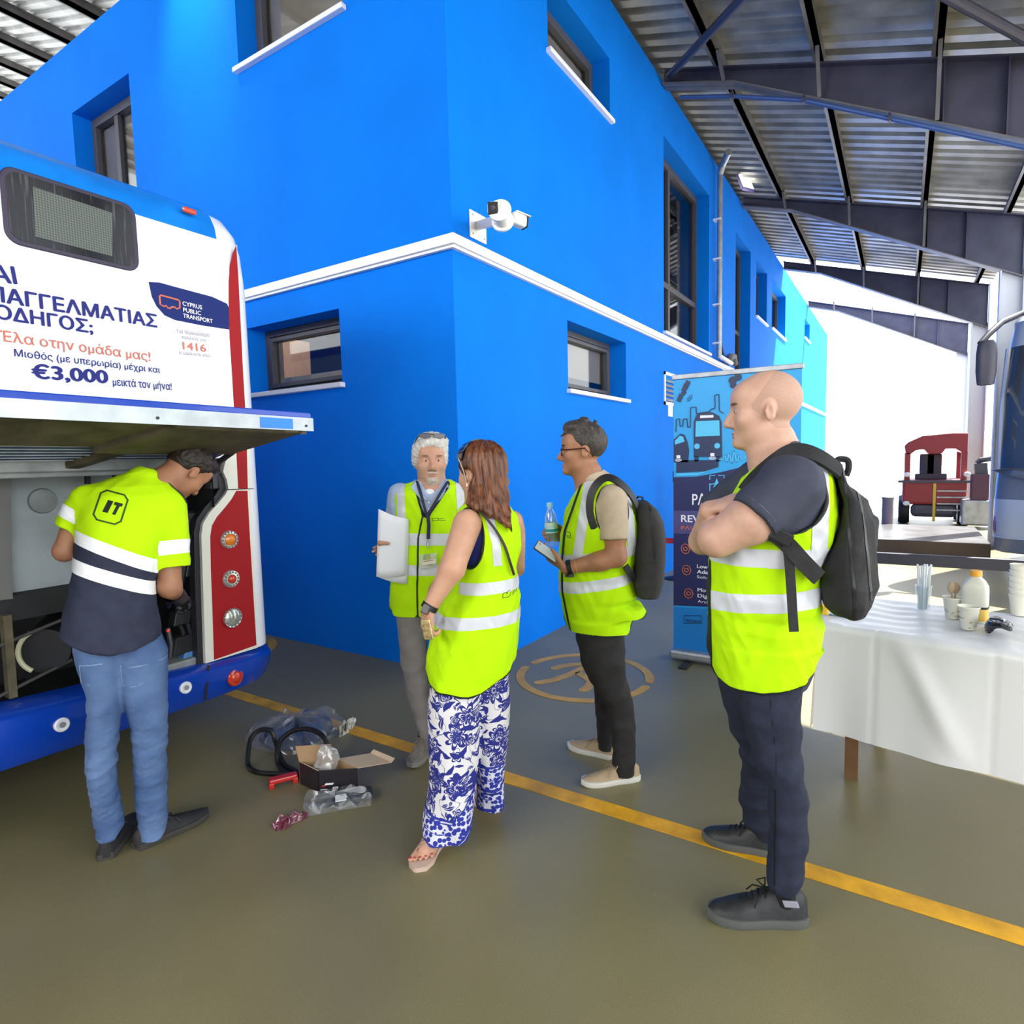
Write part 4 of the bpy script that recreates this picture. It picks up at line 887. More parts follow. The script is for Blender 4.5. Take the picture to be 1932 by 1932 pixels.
c = FL(1590, 1158, .754); tag(MB().lathe([(.06, 0), (.085, .008), (.083, .011), (.058, .003)], c, n=28, cap=True).build('blue_plate', mat('plate_blue', (.35, .62, .8), .5), org=c, smooth=True), 'pale blue plate on the table below the black backpack', 'plate')

# ------------------------------------------------------------------ far end of the hall: rail, platform, forklift, bollard
DKB = mat('dark_blue_rail', (.022, .024, .04), .5)
p, q = W(1600, 1048, 0, 2.9), W(1990, 1060, 0, 2.9); r = thing('barrier_rail', 'dark horizontal barrier rail behind the table', 'barrier', (2.9, p[1], 0))
MB().box((2.87, q[1]-1.2, p[2]-.055), (2.93, p[1]+.05, p[2]+.045)).build('rail', DKB, r, bevel=.01)
for y in (p[1], q[1]-1.0): MB().box((2.87, y-.03, 0), (2.93, y+.03, p[2])).build('post', DKB, r)
a, b_ = FL(1640, 1035), FL(1868, 1046); X0 = 7.1
ya, yb = W(1640, 1025, 0, X0)[1], W(1869, 1040, 0, X0)[1]; z0_, z1_ = 0.05, W(1760, 1022, 0, X0)[2]
PT = thing('loading_platform', 'low grey steel platform with brown edge before the forklift', 'platform', (X0+1, (ya+yb)/2, 0))
DK = mat('platform_deck', (.12, .12, .12), .35, .4, var=.25, vscale=3)
MB().box((X0, yb, z1_-.02), (X0+2.3, ya, z1_)).build('deck', DK, PT); MB().box((X0-.01, yb, z0_-.04), (X0+.04, ya, z1_)).build('edge_beam', mat('brown_edge', (.075, .05, .035), .6), PT)
for (x_, y_) in ((X0+.1, ya-.05), (X0+.1, yb+.05), (X0+2.2, ya-.05), (X0+2.2, yb+.05)): MB().box((x_-.04, y_-.04, 0), (x_+.04, y_+.04, z1_-.02)).build('foot', DKB, PT)
FX = 11.8; F_ = lambda u, v, x=FX: W(u, v, 0, x)
fk = thing('forklift', 'red forklift with overhead guard far away in the glare', 'forklift', (FX+.8, F_(1765, 985)[1], 0))
FR = mat('forklift_red', (.30, .035, .04), .45); FG = mat('forklift_grey', (.07, .07, .09), .5)
y0, y1 = F_(1705, 900)[1], F_(1824, 900)[1]; zR, zC, zB, zW, zS = F_(1765, 818)[2], F_(1765, 858)[2], F_(1765, 985)[2], F_(1765, 906)[2], F_(1765, 952)[2]
m = MB(); m.prism([(FX, y0-.08, zC), (FX, y0-.03, zC), (FX, y0, zC+.2), (FX, y0-.06, zR-.16), (FX, y0-.30, zR-.04), (FX, y1+.25, zR), (FX, y1, zR-.01), (FX, y1, zC), (FX, y1+.1, zC+.05), (FX, y1+.2, zC+.12), (FX, y1+.36, zC+.12), (FX, y1+.42, zC+.02), (FX, y0-.42, zC+.02), (FX, y0-.34, zC+.12), (FX, y0-.2, zC+.1)], (1.3, 0, 0)); m.build('overhead_guard', FR, fk, bevel=.02)
for yy in (y0-.06, y1+.05): 
    MB().box((FX, yy-.05, zW), (FX+.1, yy+.05, zC+.05)).build('guard_post', FR, fk); MB().box((FX+1.2, yy-.05, zW), (FX+1.3, yy+.05, zC+.05)).build('guard_post', FR, fk)
MB().box((FX-.05, y1-.02, .42), (FX+1.3, y0+.02, zW)).build('body', FR, fk, bevel=.05)
MB().box((FX-.06, y1+.14, .16), (FX+.3, y0-.14, zS)).build('counterweight', FG, fk, bevel=.08)
for yy in (y0-.42, (y0+y1)/2): MB().box((FX+.5, yy-.14, zW), (FX+.62, yy+.14, zC+.02)).build('seat_post', FG, fk, bevel=.03)
MB().box((FX+.4, y1+.3, zW), (FX+.5, y0-.2, zW+.12)).build('dash', FG, fk, bevel=.02)
u = F_(1763, 940); MB().box((FX-.075, u[1]-.02, F_(1763, 983)[2]), (FX-.06, u[1]+.03, F_(1763, 912)[2])).build('yellow_strip', mat('strip_yellow', (.65, .45, .06), .5), fk)
MB().box((FX-.08, y1-.06, zW-.05), (FX+.05, y0+.1, zW)).build('ledge', FG, fk)
for k in range(4): MB().box((FX-.08, (y0+y1)/2-.55, .3+.13*k), (FX-.065, (y0+y1)/2-.05, .33+.13*k)).build('cooling_fin', GALV, fk)
for yy in (y0-.02, y1+.02):
    for xx in (FX+.25, FX+1.2): MB().lathe([(.1, -.1), (.25, -.1), (.27, -.05), (.27, .05), (.25, .1), (.1, .1)], (xx, yy, .27), (0, 1, 0), 24).build('wheel', RUBBER, fk, smooth=True)
for yy in (y0-.02, y1+.04): 
    for zz in (zW+.12, zS+.02): MB().ell((FX-.06, yy-.04, zz), (.03, .06, .05)).build('lamp', WHITE, fk, smooth=True)
gx0 = thing('machine_trolley', 'dark upright trolley with a bent handle beside the forklift', 'trolley', (FX-.3, F_(1848, 985)[1], 0))
c = lambda u, v: F_(u, v, FX-.3)
MB().obox((c(1848, 945)+c(1848, 905))/2, (.15, 0, 0), (0, .14, 0), (0, 0, .32)).build('cabinet', mat('trolley_plum', (.10, .04, .07), .5), gx0, bevel=.02)
MB().bar(c(1852, 912), c(1850, 874), .2, .2).build('column', FG, gx0); MB().tube([c(1843, 874), c(1850, 868), c(1868, 866), c(1880, 861)], .05, 8).build('handle', FG, gx0, smooth=True)
q = c(1848, 985); MB().box((FX-.5, q[1]-.25, .06), (FX, q[1]+.3, .55)).build('base', GALV, gx0, bevel=.03)
for s in (-.2, .25): MB().lathe([(.06, -.03), (.06, .03)], (FX-.3, q[1]+s, .06), (0, 1, 0), 14).build('castor', RUBBER, gx0)
p = W(1674, 985, 0, 9.5); p[2] = 0; zt_ = W(1674, 942, 0, 9.5)[2]; r = thing('bollard', 'thin grey bollard in the glare left of the forklift', 'bollard', p)
MB().lathe([(.09, 0), (.09, zt_), (.1, zt_+.02), (.1, zt_+.04)], p, n=16).build('post', mat('bollard_grey', (.25, .22, .28), .5), r, smooth=True, angle=40); MB().lathe([(.16, 0), (.16, .12), (.1, .14)], p, n=16).build('foot', DKB, r, smooth=True, angle=40)

# ------------------------------------------------------------------ things on the floor in front of the bus
# clear bag with a folded blue cloth
FILM = clear('plastic_film', (.93, .94, .96), gloss=.05, rough=.10, opaque=.07, edge=.18)
g = lambda u, v, z=0.0: FL(u, v, z)
def blob(outline, hgt, base=.002, wr=.01, seed=0, n=9):
    """low crumpled heap over a floor outline (pixels)"""
    P = [g(*p)[:2] for p in outline]; c = sum(P)/len(P); rings = []; rnd = random.Random(seed); ph = [rnd.uniform(0, 6) for _ in range(6)]
    Q = []
    for i, p in enumerate(P):
        q = P[(i+1) % len(P)]
        for k in range(4): Q.append(p + (q-p)*k/4)
    for j in range(n + 1):
        t = j/n; s = (1 - t**2.2)**.6 if t < 1 else 0.03; s = max(s, .03); ring = []
        for i, p in enumerate(Q):
            a = 2*math.pi*i/len(Q); w = wr*(math.sin(5*a+ph[0]+3*t)+math.sin(9*a+ph[1]-4*t)+.7*math.sin(16*a+ph[2]+7*t))*(t*(1.2-t)*3)
            x = c + (p-c)*(s + w*.5); ring.append((x[0], x[1], base + hgt*t + w*.7*(1 if j else 0)))
        rings.append(ring)
    return rings
bagpx = [(462, 1396), (485, 1378), (512, 1366), (545, 1356), (585, 1352), (625, 1356), (652, 1362), (640, 1385), (612, 1402), (580, 1420), (545, 1426), (505, 1420), (478, 1412)]
bag = thing('plastic_bag', 'clear plastic bag with folded blue cloth inside, on the floor by the yellow line', 'bag', g(560, 1400))
MB().loft(blob(bagpx, .105, wr=.02, seed=2)).build('bag_film', FILM, bag, smooth=True)
m = MB(); m.loft(blob([(640, 1378), (655, 1362), (672, 1360), (668, 1372), (655, 1385), (640, 1392)], .03, wr=.02, seed=5)); m.build('tied_end', mat('film_folds', (.60, .58, .50), .25, var=.3, vscale=40), bag, smooth=True)
clo = blob([(488, 1398), (515, 1376), (550, 1362), (590, 1357), (625, 1362), (632, 1380), (605, 1398), (575, 1412), (540, 1418), (505, 1412)], .085, wr=.02, seed=7)
tag(MB().loft(clo).build('blue_cloth', mat('dark_blue_cloth', (.03, .055, .13), .7, var=.4, vscale=14), org=g(560, 1395), smooth=True), 'folded dark blue cloth inside the clear bag', 'cloth')
# black drive belt loops
BELT = mat('drive_belt_black', (.006, .006, .007), .45)
def loop(pts, w=.018, rads=None): return MB().tube(pts, w*.5, 8, closed=True)
L1 = [(468, 1450, 0), (467, 1420, .03), (472, 1390, .07), (490, 1376, .09), (513, 1378, .08), (530, 1400, .03), (560, 1430, .0), (575, 1450, 0), (545, 1462, 0), (510, 1462, 0), (480, 1460, 0)]
def smoothed(P, n=6, closed=True):
    P = [np.array(p, float) for p in P]; N = len(P); out = []
    for i in range(N if closed else N-1):
        p0, p1, p2, p3 = P[(i-1) % N if closed else max(i-1, 0)], P[i], P[(i+1) % N], P[(i+2) % N if closed else min(i+2, N-1)]
        for k in range(n):
            t = k/n; out.append(.5*((2*p1) + (-p0+p2)*t + (2*p0-5*p1+4*p2-p3)*t*t + (-p0+3*p1-3*p2+p3)*t**3))
    if not closed: out.append(P[-1])
    return out
def bz2(u, v, z): q = FL(u, v, z + .012); return q
for L, lab in (([(469, 1446, 0), (468, 1420, .05), (474, 1392, .10), (492, 1377, .13), (512, 1380, .12), (520, 1400, .07), (535, 1440, .01), (560, 1458, 0), (520, 1460, 0), (485, 1457, 0)], 'thick black rubber belt, the left one of two loops on the floor'),
               ([(527, 1445, 0), (523, 1420, .05), (532, 1394, .10), (556, 1378, .14), (585, 1376, .15), (608, 1388, .13), (616, 1404, .09), (610, 1440, .01), (580, 1462, 0), (545, 1459, 0)], 'thick black rubber belt, the right loop against the open carton')):
    pts = smoothed([bz2(*p) for p in L]); tag(MB().tube(pts, .0125, 8, closed=True).build('rubber_belt', BELT, org=bz2(*L[0]), smooth=True), lab, 'belt', 'rubber belts on the floor')
# open carton
bx = thing('carton_box', 'small open carton, black outside and brown inside, on the floor', 'box', g(625, 1490))
A, Bc, Cc = g(602, 1499), g(678, 1494), g(566, 1480); ex, ey = Bc - A, Cc - A; ex[2] = ey[2] = 0; Hh = .115; Z = np.array((0, 0, Hh))
INN = mat('carton_brown', (.40, .25, .13), .8); INP = mat('carton_pale', (.55, .42, .30), .8); BKC = mat('carton_black', (.018, .014, .02), .45)
def pan(p, e1, e2, n_, mm, name, par=bx, th=.004): return MB().prism([p, p+e1, p+e1+e2, p+e2], n_*th).build(name, mm, par)
nx_, ny_ = _n(ex), _n(ey)
k = pan(A, ex, Z, ny_, BKC, 'front_panel'); pan(A, ey, Z, nx_, BKC, 'left_panel'); pan(A+ey, ex, Z, -ny_, INN, 'back_panel'); pan(A+ex, ey, Z, -nx_, INN, 'right_panel'); pan(A+np.array((0, 0, .001)), ex, ey, np.array((0, 0, 1.)), INN, 'bottom_panel')
pan(A+ey+Z*1.0, ex*.9, _n(np.array((0, 0, 1.)) + ny_*.35)*.075, -ny_, INN, 'back_flap')
fl_ = pan(A+ex+Z*.97+ey*.05, ey*1.0, (ex*1.05 + np.array((0, 0, .0)) + ey*.35), np.array((0, 0, 1.)), INP, 'lid_flap')
e_ = A+ex+Z*.97+ey*.05 + ex*1.05 + ey*.35; pan(e_, ey, np.array((0, 0, .022)) + nx_*.018, -nx_, INP, 'flap_tuck')
pan(A+Z*.99, ex*.02, ey, np.array((0, 0, 1.)), INP, 'left_edge')
for (s, z_, w_, h_, mm) in ((.12, .35, .10, .07, LRED), (.26, .42, .25, .10, WHITE), (.40, .20, .16, .22, WHITE), (.12, .2, .2, .04, WHITE)):
    MB().obox(A + ex*s + Z*z_ - ny_*.001, ex*w_*.4, Z*h_*.4 + ex*.02, ny_*.0008).build('carton_print', mm, k)
PLF = clear('crumpled_film', (.93, .93, .93), gloss=.16, rough=.12, opaque=.28)
c = A + ex*.42 + ey*.55 + Z; V = MB(); rings = []
for j in range(12):
    t = j/11; r_ = .055*math.sin(math.pi*min(1, t*1.0)*.93 + .12)**.7*(1+.1*math.sin(7*t)); ring = []
    for i in range(22):
        a_ = 2*math.pi*i/22; w = 1 + .16*math.sin(3*a_+5*t) + .12*math.sin(7*a_-9*t); ring.append(c + np.array((r_*w*math.cos(a_) + .02*math.sin(3*t), r_*w*math.sin(a_), -.06 + .155*t)))
    rings.append(ring)
tag(V.loft(rings).build('crumpled_plastic', PLF, org=c - Z*.5, smooth=True), 'crumpled clear plastic bag sticking out of the open carton', 'plastic')
m = MB(); c = A + ex*.25 + ey*.3 + Z*.5; m.obox(c, ex*.16, ey*.1, np.array((0, 0, .04))); tag(m.build('spare_part', mat('part_grey', (.08, .08, .1), .4), org=c, bevel=.008), 'dark part lying in the left of the open carton', 'part')
# red clip
c = g(535, 1480); dv = _n(g(556, 1473) - g(512, 1484)); dn = np.array((-dv[1], dv[0], 0)); RD = mat('red_plastic', (.55, .02, .015), .35, coat=.3); r = thing('red_clip', 'small red plastic bracket lying beside the carton', 'bracket', c)
MB().obox(c + np.array((0, 0, .032)), dv*.065, dn*.022, np.array((0, 0, .012))).build('bridge', RD, r, bevel=.007)
for s in (-1, 1): MB().obox(c + dv*.054*s + np.array((0, 0, .014)), dv*.013, dn*.022, np.array((0, 0, .014))).build('foot', RD, r, bevel=.005)
# wrapped part with label
p0, p1 = g(585, 1532), g(695, 1512); dv = _n(p1-p0); dn = np.array((-dv[1], dv[0], 0)); dn = dn if dn @ (CAM - p0) < 0 else -dn
c = (p0+p1)/2; r = thing('wrapped_part', 'dark long part wrapped in clear plastic with a white label', 'part', c)
MB().obox(c + dn*.035 + np.array((0, 0, .020)) + dv*.02, dv*.13, dn*.045, np.array((0, 0, .016))).build('dark_part', mat('part_dark', (.035, .042, .05), .5, var=.3, vscale=20), r, bevel=.012)
outl = [(571, 1528), (574, 1510), (600, 1502), (645, 1496), (700, 1494), (708, 1508), (700, 1521), (650, 1529), (610, 1537), (580, 1541)]
MB().loft(blob(outl, .045, wr=.018, seed=11)).build('film_wrap', FILM, r, smooth=True)
q = W(643, 1505, 2, .052); MB().obox(q, dv*.024, dn*.026, np.array((0, 0, .0015))).build('label', WHITE, r)
# pink bag
m = MB(); m.loft(blob([(512, 1562), (520, 1552), (535, 1545), (560, 1537), (585, 1538), (572, 1548), (552, 1556), (538, 1566), (522, 1569)], .02, wr=.012, seed=3)); tag(m.build('pink_bag', clear('pink_film', (.75, .42, .52), gloss=.12, rough=.1, opaque=.2, opcol=(.45, .12, .2)), org=g(540, 1556), smooth=True), 'thin pink plastic bag lying flat on the floor', 'bag')
# ------------------------------------------------------------------ organic shapes: distance fields turned into one smooth surface
def _surf(d, lo, h):
    s = d < 0
    c = np.zeros(tuple(n-1 for n in d.shape), np.int8)
    for i in (0, 1):
        for j in (0, 1):
            for k in (0, 1): c += s[i:d.shape[0]-1+i, j:d.shape[1]-1+j, k:d.shape[2]-1+k]
    act = (c > 0) & (c < 8); ii = np.argwhere(act); idx = np.full(act.shape, -1, np.int32); idx[act] = np.arange(len(ii), dtype=np.int32)
    acc = np.zeros((len(ii), 3)); cnt = np.zeros(len(ii)); C8 = [(i, j, k) for i in (0, 1) for j in (0, 1) for k in (0, 1)]
    for a in C8:
        for ax in range(3):
            if a[ax]: continue
            b = list(a); b[ax] = 1
            da = d[ii[:, 0]+a[0], ii[:, 1]+a[1], ii[:, 2]+a[2]]; db = d[ii[:, 0]+b[0], ii[:, 1]+b[1], ii[:, 2]+b[2]]
            m = (da < 0) != (db < 0); t = da[m]/(da[m]-db[m]); p = np.repeat(np.array([a], float), len(t), 0); p[:, ax] += t
            acc[m] += p; cnt[m] += 1
    V = np.array(lo) + h*(ii + acc/cnt[:, None]); Q = []
    for ax in range(3):
        e1, e2 = (ax+1) % 3, (ax+2) % 3
        A = [slice(1, -1)]*3; B = [slice(1, -1)]*3; A[ax] = slice(0, -1); B[ax] = slice(1, None)
        sa, sb = s[tuple(A)], s[tuple(B)]; p = np.argwhere(sa != sb)
        if not len(p): continue
        ins = sa[p[:, 0], p[:, 1], p[:, 2]]; off = np.ones(3, int); off[ax] = 0; p = p + off
        def cell(o1, o2):
            q = p.copy(); q[:, e1] -= o1; q[:, e2] -= o2; return idx[q[:, 0], q[:, 1], q[:, 2]]
        f = np.stack([cell(0, 0), cell(1, 0), cell(1, 1), cell(0, 1)], 1); f[~ins] = f[~ins][:, ::-1]; Q.append(f)
    return V, np.concatenate(Q)
def normals(V, Q):
    n = np.cross(V[Q[:, 2]]-V[Q[:, 0]], V[Q[:, 3]]-V[Q[:, 1]]); N = np.zeros_like(V)
    for k in range(4): np.add.at(N, Q[:, k], n)
    return N/np.maximum(np.linalg.norm(N, axis=1, keepdims=True), 1e-9)
def relax(V, Q, it=1, f=.5):
    for _ in range(it):
        S = np.zeros_like(V); c = np.zeros(len(V))
        for k in range(4):
            for o in (1, 3): np.add.at(S, Q[:, k], V[Q[:, (k+o) % 4]]); np.add.at(c, Q[:, k], 1)
        V = V + f*(S/np.maximum(c, 1)[:, None] - V)
    return V
def creases(V, amp, freq, seed=0, squash=(1, 1, 1), n=7):
    """signed fold noise"""
    r = np.random.RandomState(seed); P = V*np.array(squash); w = np.zeros(len(V)); Pw = P + .025*np.sin(P[:, [1, 2, 0]]*freq*.6 + r.rand(3)*6)
    for i in range(n):
        k = r.randn(3); k = k/np.linalg.norm(k)*freq*(.6+.9*r.rand()); w += 1 - 2*np.abs(np.sin(Pw @ k + r.rand()*6))
    return amp*w/n
class SDF:
    def __init__(s, lo, hi, h):
        s.lo = np.array(lo, float); s.h = h; n = np.ceil((np.array(hi)-s.lo)/h).astype(int)+1
        s.ax = [s.lo[i] + h*np.arange(n[i]) for i in range(3)]; s.d = np.full(tuple(n), .5, np.float32)
    def put(s, fn, lo, hi, k=0.0, op='u'):
        m = k + 3*s.h; sl = []
        for i in range(3):
            a = max(0, int((lo[i]-m-s.lo[i])/s.h)); b = min(len(s.ax[i]), int((hi[i]+m-s.lo[i])/s.h)+2)
            if b <= a: return s
            sl.append(slice(a, b))
        sl = tuple(sl); X, Y, Z = s.ax[0][sl[0]][:, None, None], s.ax[1][sl[1]][None, :, None], s.ax[2][sl[2]][None, None, :]
        f = fn(X, Y, Z); c = s.d[sl]
        if op == 's': c = -c
        if k: h = np.clip(.5+.5*(c-f)/k, 0, 1); r = c*(1-h)+f*h-k*h*(1-h)
        else: r = np.minimum(c, f)
        s.d[sl] = -r if op == 's' else r; return s
    def cone(s, a, b, ra, rb=None, k=.012, op='u', flat=False, flat0=False):
        a, b = np.array(a, float), np.array(b, float); rb = ra if rb is None else rb; ab = b-a; L2 = ab @ ab; dd = ab/math.sqrt(L2)
        def fn(X, Y, Z):
            px, py, pz = X-a[0], Y-a[1], Z-a[2]; t = np.clip((px*ab[0]+py*ab[1]+pz*ab[2])/L2, 0, 1)
            d = np.sqrt((px-t*ab[0])**2+(py-t*ab[1])**2+(pz-t*ab[2])**2) - (ra+(rb-ra)*t)
            if flat: d = np.maximum(d, (X-b[0])*dd[0]+(Y-b[1])*dd[1]+(Z-b[2])*dd[2])
            if flat0: d = np.maximum(d, -(px*dd[0]+py*dd[1]+pz*dd[2]))
            return d
        r = max(ra, rb); return s.put(fn, np.minimum(a, b)-r, np.maximum(a, b)+r, k, op)
    def ell(s, c, r, R=None, k=.012, op='u'):
        c = np.array(c, float); r = np.array(r, float); R = np.eye(3) if R is None else R
        def fn(X, Y, Z):
            px, py, pz = X-c[0], Y-c[1], Z-c[2]; q = [(px*R[0, i]+py*R[1, i]+pz*R[2, i]) for i in range(3)]
            k0 = np.sqrt(sum((q[i]/r[i])**2 for i in range(3))); k1 = np.sqrt(sum((q[i]/r[i]**2)**2 for i in range(3))); return k0*(k0-1)/np.maximum(k1, 1e-6)
        e = np.sqrt((R**2) @ (r**2)); return s.put(fn, c-e, c+e, k, op)
    def loft(s, rows, k=.02, n=2.4, grow=0.0, op='u'):
        """rows: (z, x centre, half width, y centre, half depth)"""
        r = np.array(sorted(rows)); z = r[:, 0]
        def fn(X, Y, Z):
            Zf = Z.ravel(); g = lambda i: np.interp(Zf, z, r[:, i])[None, None, :]
            a, b = np.maximum(g(2)+grow, .004), np.maximum(g(4)+grow, .004)
            q = (np.abs((X-g(1))/a)**n + np.abs((Y-g(3))/b)**n)**(1/n); d = (q-1)*np.minimum(a, b)
            return np.maximum(d, np.maximum(Z-z[-1], z[0]-Z))
        lo = np.array(((r[:, 1]-r[:, 2]).min()-grow, (r[:, 3]-r[:, 4]).min()-grow, z[0])); hi = np.array(((r[:, 1]+r[:, 2]).max()+grow, (r[:, 3]+r[:, 4]).max()+grow, z[-1]))
        return s.put(fn, lo, hi, k, op)
    def cut(s, fn):
        s.d = np.maximum(s.d, fn(s.ax[0][:, None, None], s.ax[1][None, :, None], s.ax[2][None, None, :])).astype(np.float32); return s
    def build(s, name, m, parent, fold=None, it=1):
        V, Q = _surf(s.d, s.lo, s.h); V = relax(V, Q, it); N = normals(V, Q)
        if fold is not None: V = V + N*fold(V, N)[:, None]; N = normals(V, Q)
        me = mesh_np(name, V - ORG[parent.name], Q, m); o = link(name, me, parent); s.d = None
        return o, (V, N, Q)
def patch(geo, val, name, m, parent, off=.0012):
    """the part of a surface where val < 0, lifted slightly: sewn-on tape, piping, brows, lips"""
    V, N, Q = geo; T_ = np.concatenate([Q[:, [0, 1, 2]], Q[:, [0, 2, 3]]]); ins = val < 0; c = ins[T_].sum(1)
    Pv = []; Pn = []; F = []
    full = T_[c == 3]; used = np.unique(full); mp = np.full(len(V), -1); mp[used] = np.arange(len(used)); Pv += list(V[used]); Pn += list(N[used]); F += mp[full].tolist()
    for t in T_[(c == 1) | (c == 2)]:
        poly = []
        for i in range(3):
            a, b = t[i], t[(i+1) % 3]
            if val[a] < 0: poly.append((V[a], N[a]))
            if (val[a] < 0) != (val[b] < 0):
                u = val[a]/(val[a]-val[b]); poly.append((V[a]+(V[b]-V[a])*u, N[a]+(N[b]-N[a])*u))
        b0 = len(Pv); Pv += [p[0] for p in poly]; Pn += [p[1] for p in poly]; F.append(list(range(b0, b0+len(poly))))
    if not F: return None
    Pv = np.array(Pv) + np.array(Pn)*off
    me = mesh_np(name, Pv - ORG[parent.name], F, m)
    bm = bmesh.new(); bm.from_mesh(me); bmesh.ops.remove_doubles(bm, verts=bm.verts, dist=2e-5)
    seen = set(); isl = []
    for f in bm.faces:                                    # every separate piece becomes a part of its own
        if f in seen: continue
        st = [f]; seen.add(f); g = []
        while st:
            q = st.pop(); g.append(q)
            for e in q.edges:
                for h in e.link_faces:
                    if h not in seen: seen.add(h); st.append(h)
        isl.append(g)
    out = None; big = max(sum(f.calc_area() for f in g) for g in isl)
    for g in isl:
        a_ = sum(f.calc_area() for f in g)
        if a_ < max(2e-5, big*.03): continue
        mp = {}; Vv = []; Ff = []
        for f in g:
            r = []
            for v in f.verts:
                if v.index not in mp or True:
                    if v not in mp: mp[v] = len(Vv); Vv.append(tuple(v.co))
                r.append(mp[v])
            Ff.append(r)
        me2 = mesh_np(name, Vv, Ff, m); out = link(name, me2, parent)
    bm.free(); bpy.data.meshes.remove(me); return out

class Person:
    """frame: x to the right as the camera sees it, y away, z up; origin on the floor between the feet"""
    def __init__(s, label, feet):
        q = sum(FL(*p) for p in feet)/len(feet); s.A = q; t = (q-CAM)[:2]; s.D = np.linalg.norm(t); s.t = t/s.D; s.r = np.array((s.t[1], -s.t[0])); s.rz = math.atan2(s.r[1], s.r[0])
        s.root = thing('person', label, 'person', q, rz=s.rz if abs(s.rz) > 1e-6 else 1e-6)
    def L(s, u, v, w=0.0):
        d = ROT @ _ray(u, v); dl = np.array((d[:2] @ s.r, d[:2] @ s.t, d[2])); k = (s.D - w)/dl[1]; return np.array((0, -s.D, CAMH)) + dl*k
    def G(s, u, v, z=0.0):
        q = FL(u, v, z)-s.A; return np.array((q[:2] @ s.r, q[:2] @ s.t, z))
    def rows(s, R):
        out = []
        for r in R:
            v, a, b, h = r[:4]; w = r[4] if len(r) > 4 else 0.0; p, q = s.L(a, v, w), s.L(b, v, w); out.append(((p[2]+q[2])/2, (p[0]+q[0])/2, (q[0]-p[0])/2, -w, h))
        return out
    def edge(s, pts, w=0.0):
        P = np.array(sorted([tuple(s.L(u, v, w)) for u, v in pts])); return lambda x: np.interp(x, P[:, 0], P[:, 2])
    def held(s, name, label, cat, at, group=None):
        at = np.array(at, float); w = s.A[:2] + s.r*at[0] + s.t*at[1]; o = thing(name, label, cat, (*w, at[2]), group, rz=s.rz); ORG[o.name] = at; return o
SKIN = mat('skin', (.50, .26, .17), .5, var=.10, vscale=22, sub=.06); SKIN_TAN = mat('skin_tanned', (.36, .165, .09), .5, var=.12, vscale=22, sub=.06); SKIN_PALE = mat('skin_pale', (.58, .34, .25), .5, var=.08, vscale=22, sub=.06); SKIN_W = mat('skin_light', (.54, .29, .19), .5, var=.08, vscale=20, sub=.06)
LIPS = mat('lips', (.38, .16, .12), .5); EYE = mat('eye_white', (.48, .44, .40), .25); IRIS = mat('iris_dark', (.025, .014, .01), .15)
HIVIS = mat('hi_vis_yellow', (.48, .82, .002), .8, spec=.2, bump=.15, bscale=25); TAPE = mat('reflective_tape', (.62, .64, .70), .35, spec=.6, bump=.1, bscale=18); TAPEW = mat('lit_reflective_tape', (.95, .95, .97), .3); PIPING = mat('black_piping', (.010, .014, .010), .6)  # TAPEW: light thrown back by the mechanic's tape put into a whiter base
CLF = mat('charcoal_trousers', (.018, .016, .017), .8, var=.25, vscale=14)
NAVYC = mat('navy_cotton', (.022, .026, .055), .8, var=.15, vscale=20); POLO = mat('navy_polo', (.040, .045, .075), .8, var=.1, vscale=20)
HAIRD = mat('dark_brown_hair', (.022, .013, .010), .55, var=.4, vscale=60)

def head(F, c, fwd, up, s=1.0, beard=0, female=False, ear=(-1, 1), jw=1.0):
    f = _n(np.array(fwd, float)); u = np.array(up, float); u = _n(u - f*(u @ f)); l = np.cross(u, f); R = np.stack([f, l, u], 1); c = np.array(c, float)
    H = lambda x, y, z: c + R @ (np.array((x, y, z))*s)
    E = lambda p, r, k=.012, op='u', RR=None: F.ell(H(*p), np.array(r)*s, R if RR is None else RR, k*s, op)
    K = lambda p, q, a, b=None, k=.01, op='u': F.cone(H(*p), H(*q), a*s, (a if b is None else b)*s, k*s, op)
    E((-.014, 0, .035), (.098, .077, .086), 0.0); E((.030, 0, -.018), (.060, .060*(.5+.5*jw), .088), .03); E((.026, 0, -.064), (.056, .054*jw, .046), .03)
    E((.075, 0, -.096), (.020, .024*jw, .018), .025); E((.058, 0, .045), (.034, .056, .040), .03)
    for y in (-1, 1):
        K((.079, .012*y, .022), (.066, .046*y, .021), .0105, .009, .014); E((.057, .043*y*(.6+.4*jw), -.026), (.026, .022, .024), .025)
        E((.094, .031*y, .003), (.012, .017, .011), .012, 's'); E((.0735, .031*y, .002), (.0135, .0165, .0125), .004)
        K((.083, .018*y, .0085), (.074, .045*y, .006), .0042, .0035, .004); K((.083, .018*y, -.0065), (.073, .044*y, -.006), .004, .003, .005)
        E((.093, .0145*y, -.040), (.012, .0090, .009), .008)
        if y in ear:
            Re = R @ np.array(Matrix.Rotation(math.radians(18*y), 3, 'Z')); E((-.010, .077*y, -.008), (.017, .0065, .030), .006, RR=Re); K((-.016, .080*y, -.024), (-.012, .080*y, .010), .005, k=.004, op='u'); E((-.004, .0855*y, -.004), (.010, .006, .017), .004, 's', Re)
    K((.083, 0, .014), (.108, 0, -.030), .0085, .0125, .012); E((.106, 0, -.037), (.0115, .012, .0095), .008)
    E((.088, 0, -.0655), (.0085, .021, .0055), .005); E((.085, 0, -.0765), (.0085, .018, .0062), .005); K((.0965, -.02, -.0712), (.0965, .02, -.0712), .0022, k=.004, op='s')
    return H, R
def local(V, c, R, s): return ((V - c) @ R)/s
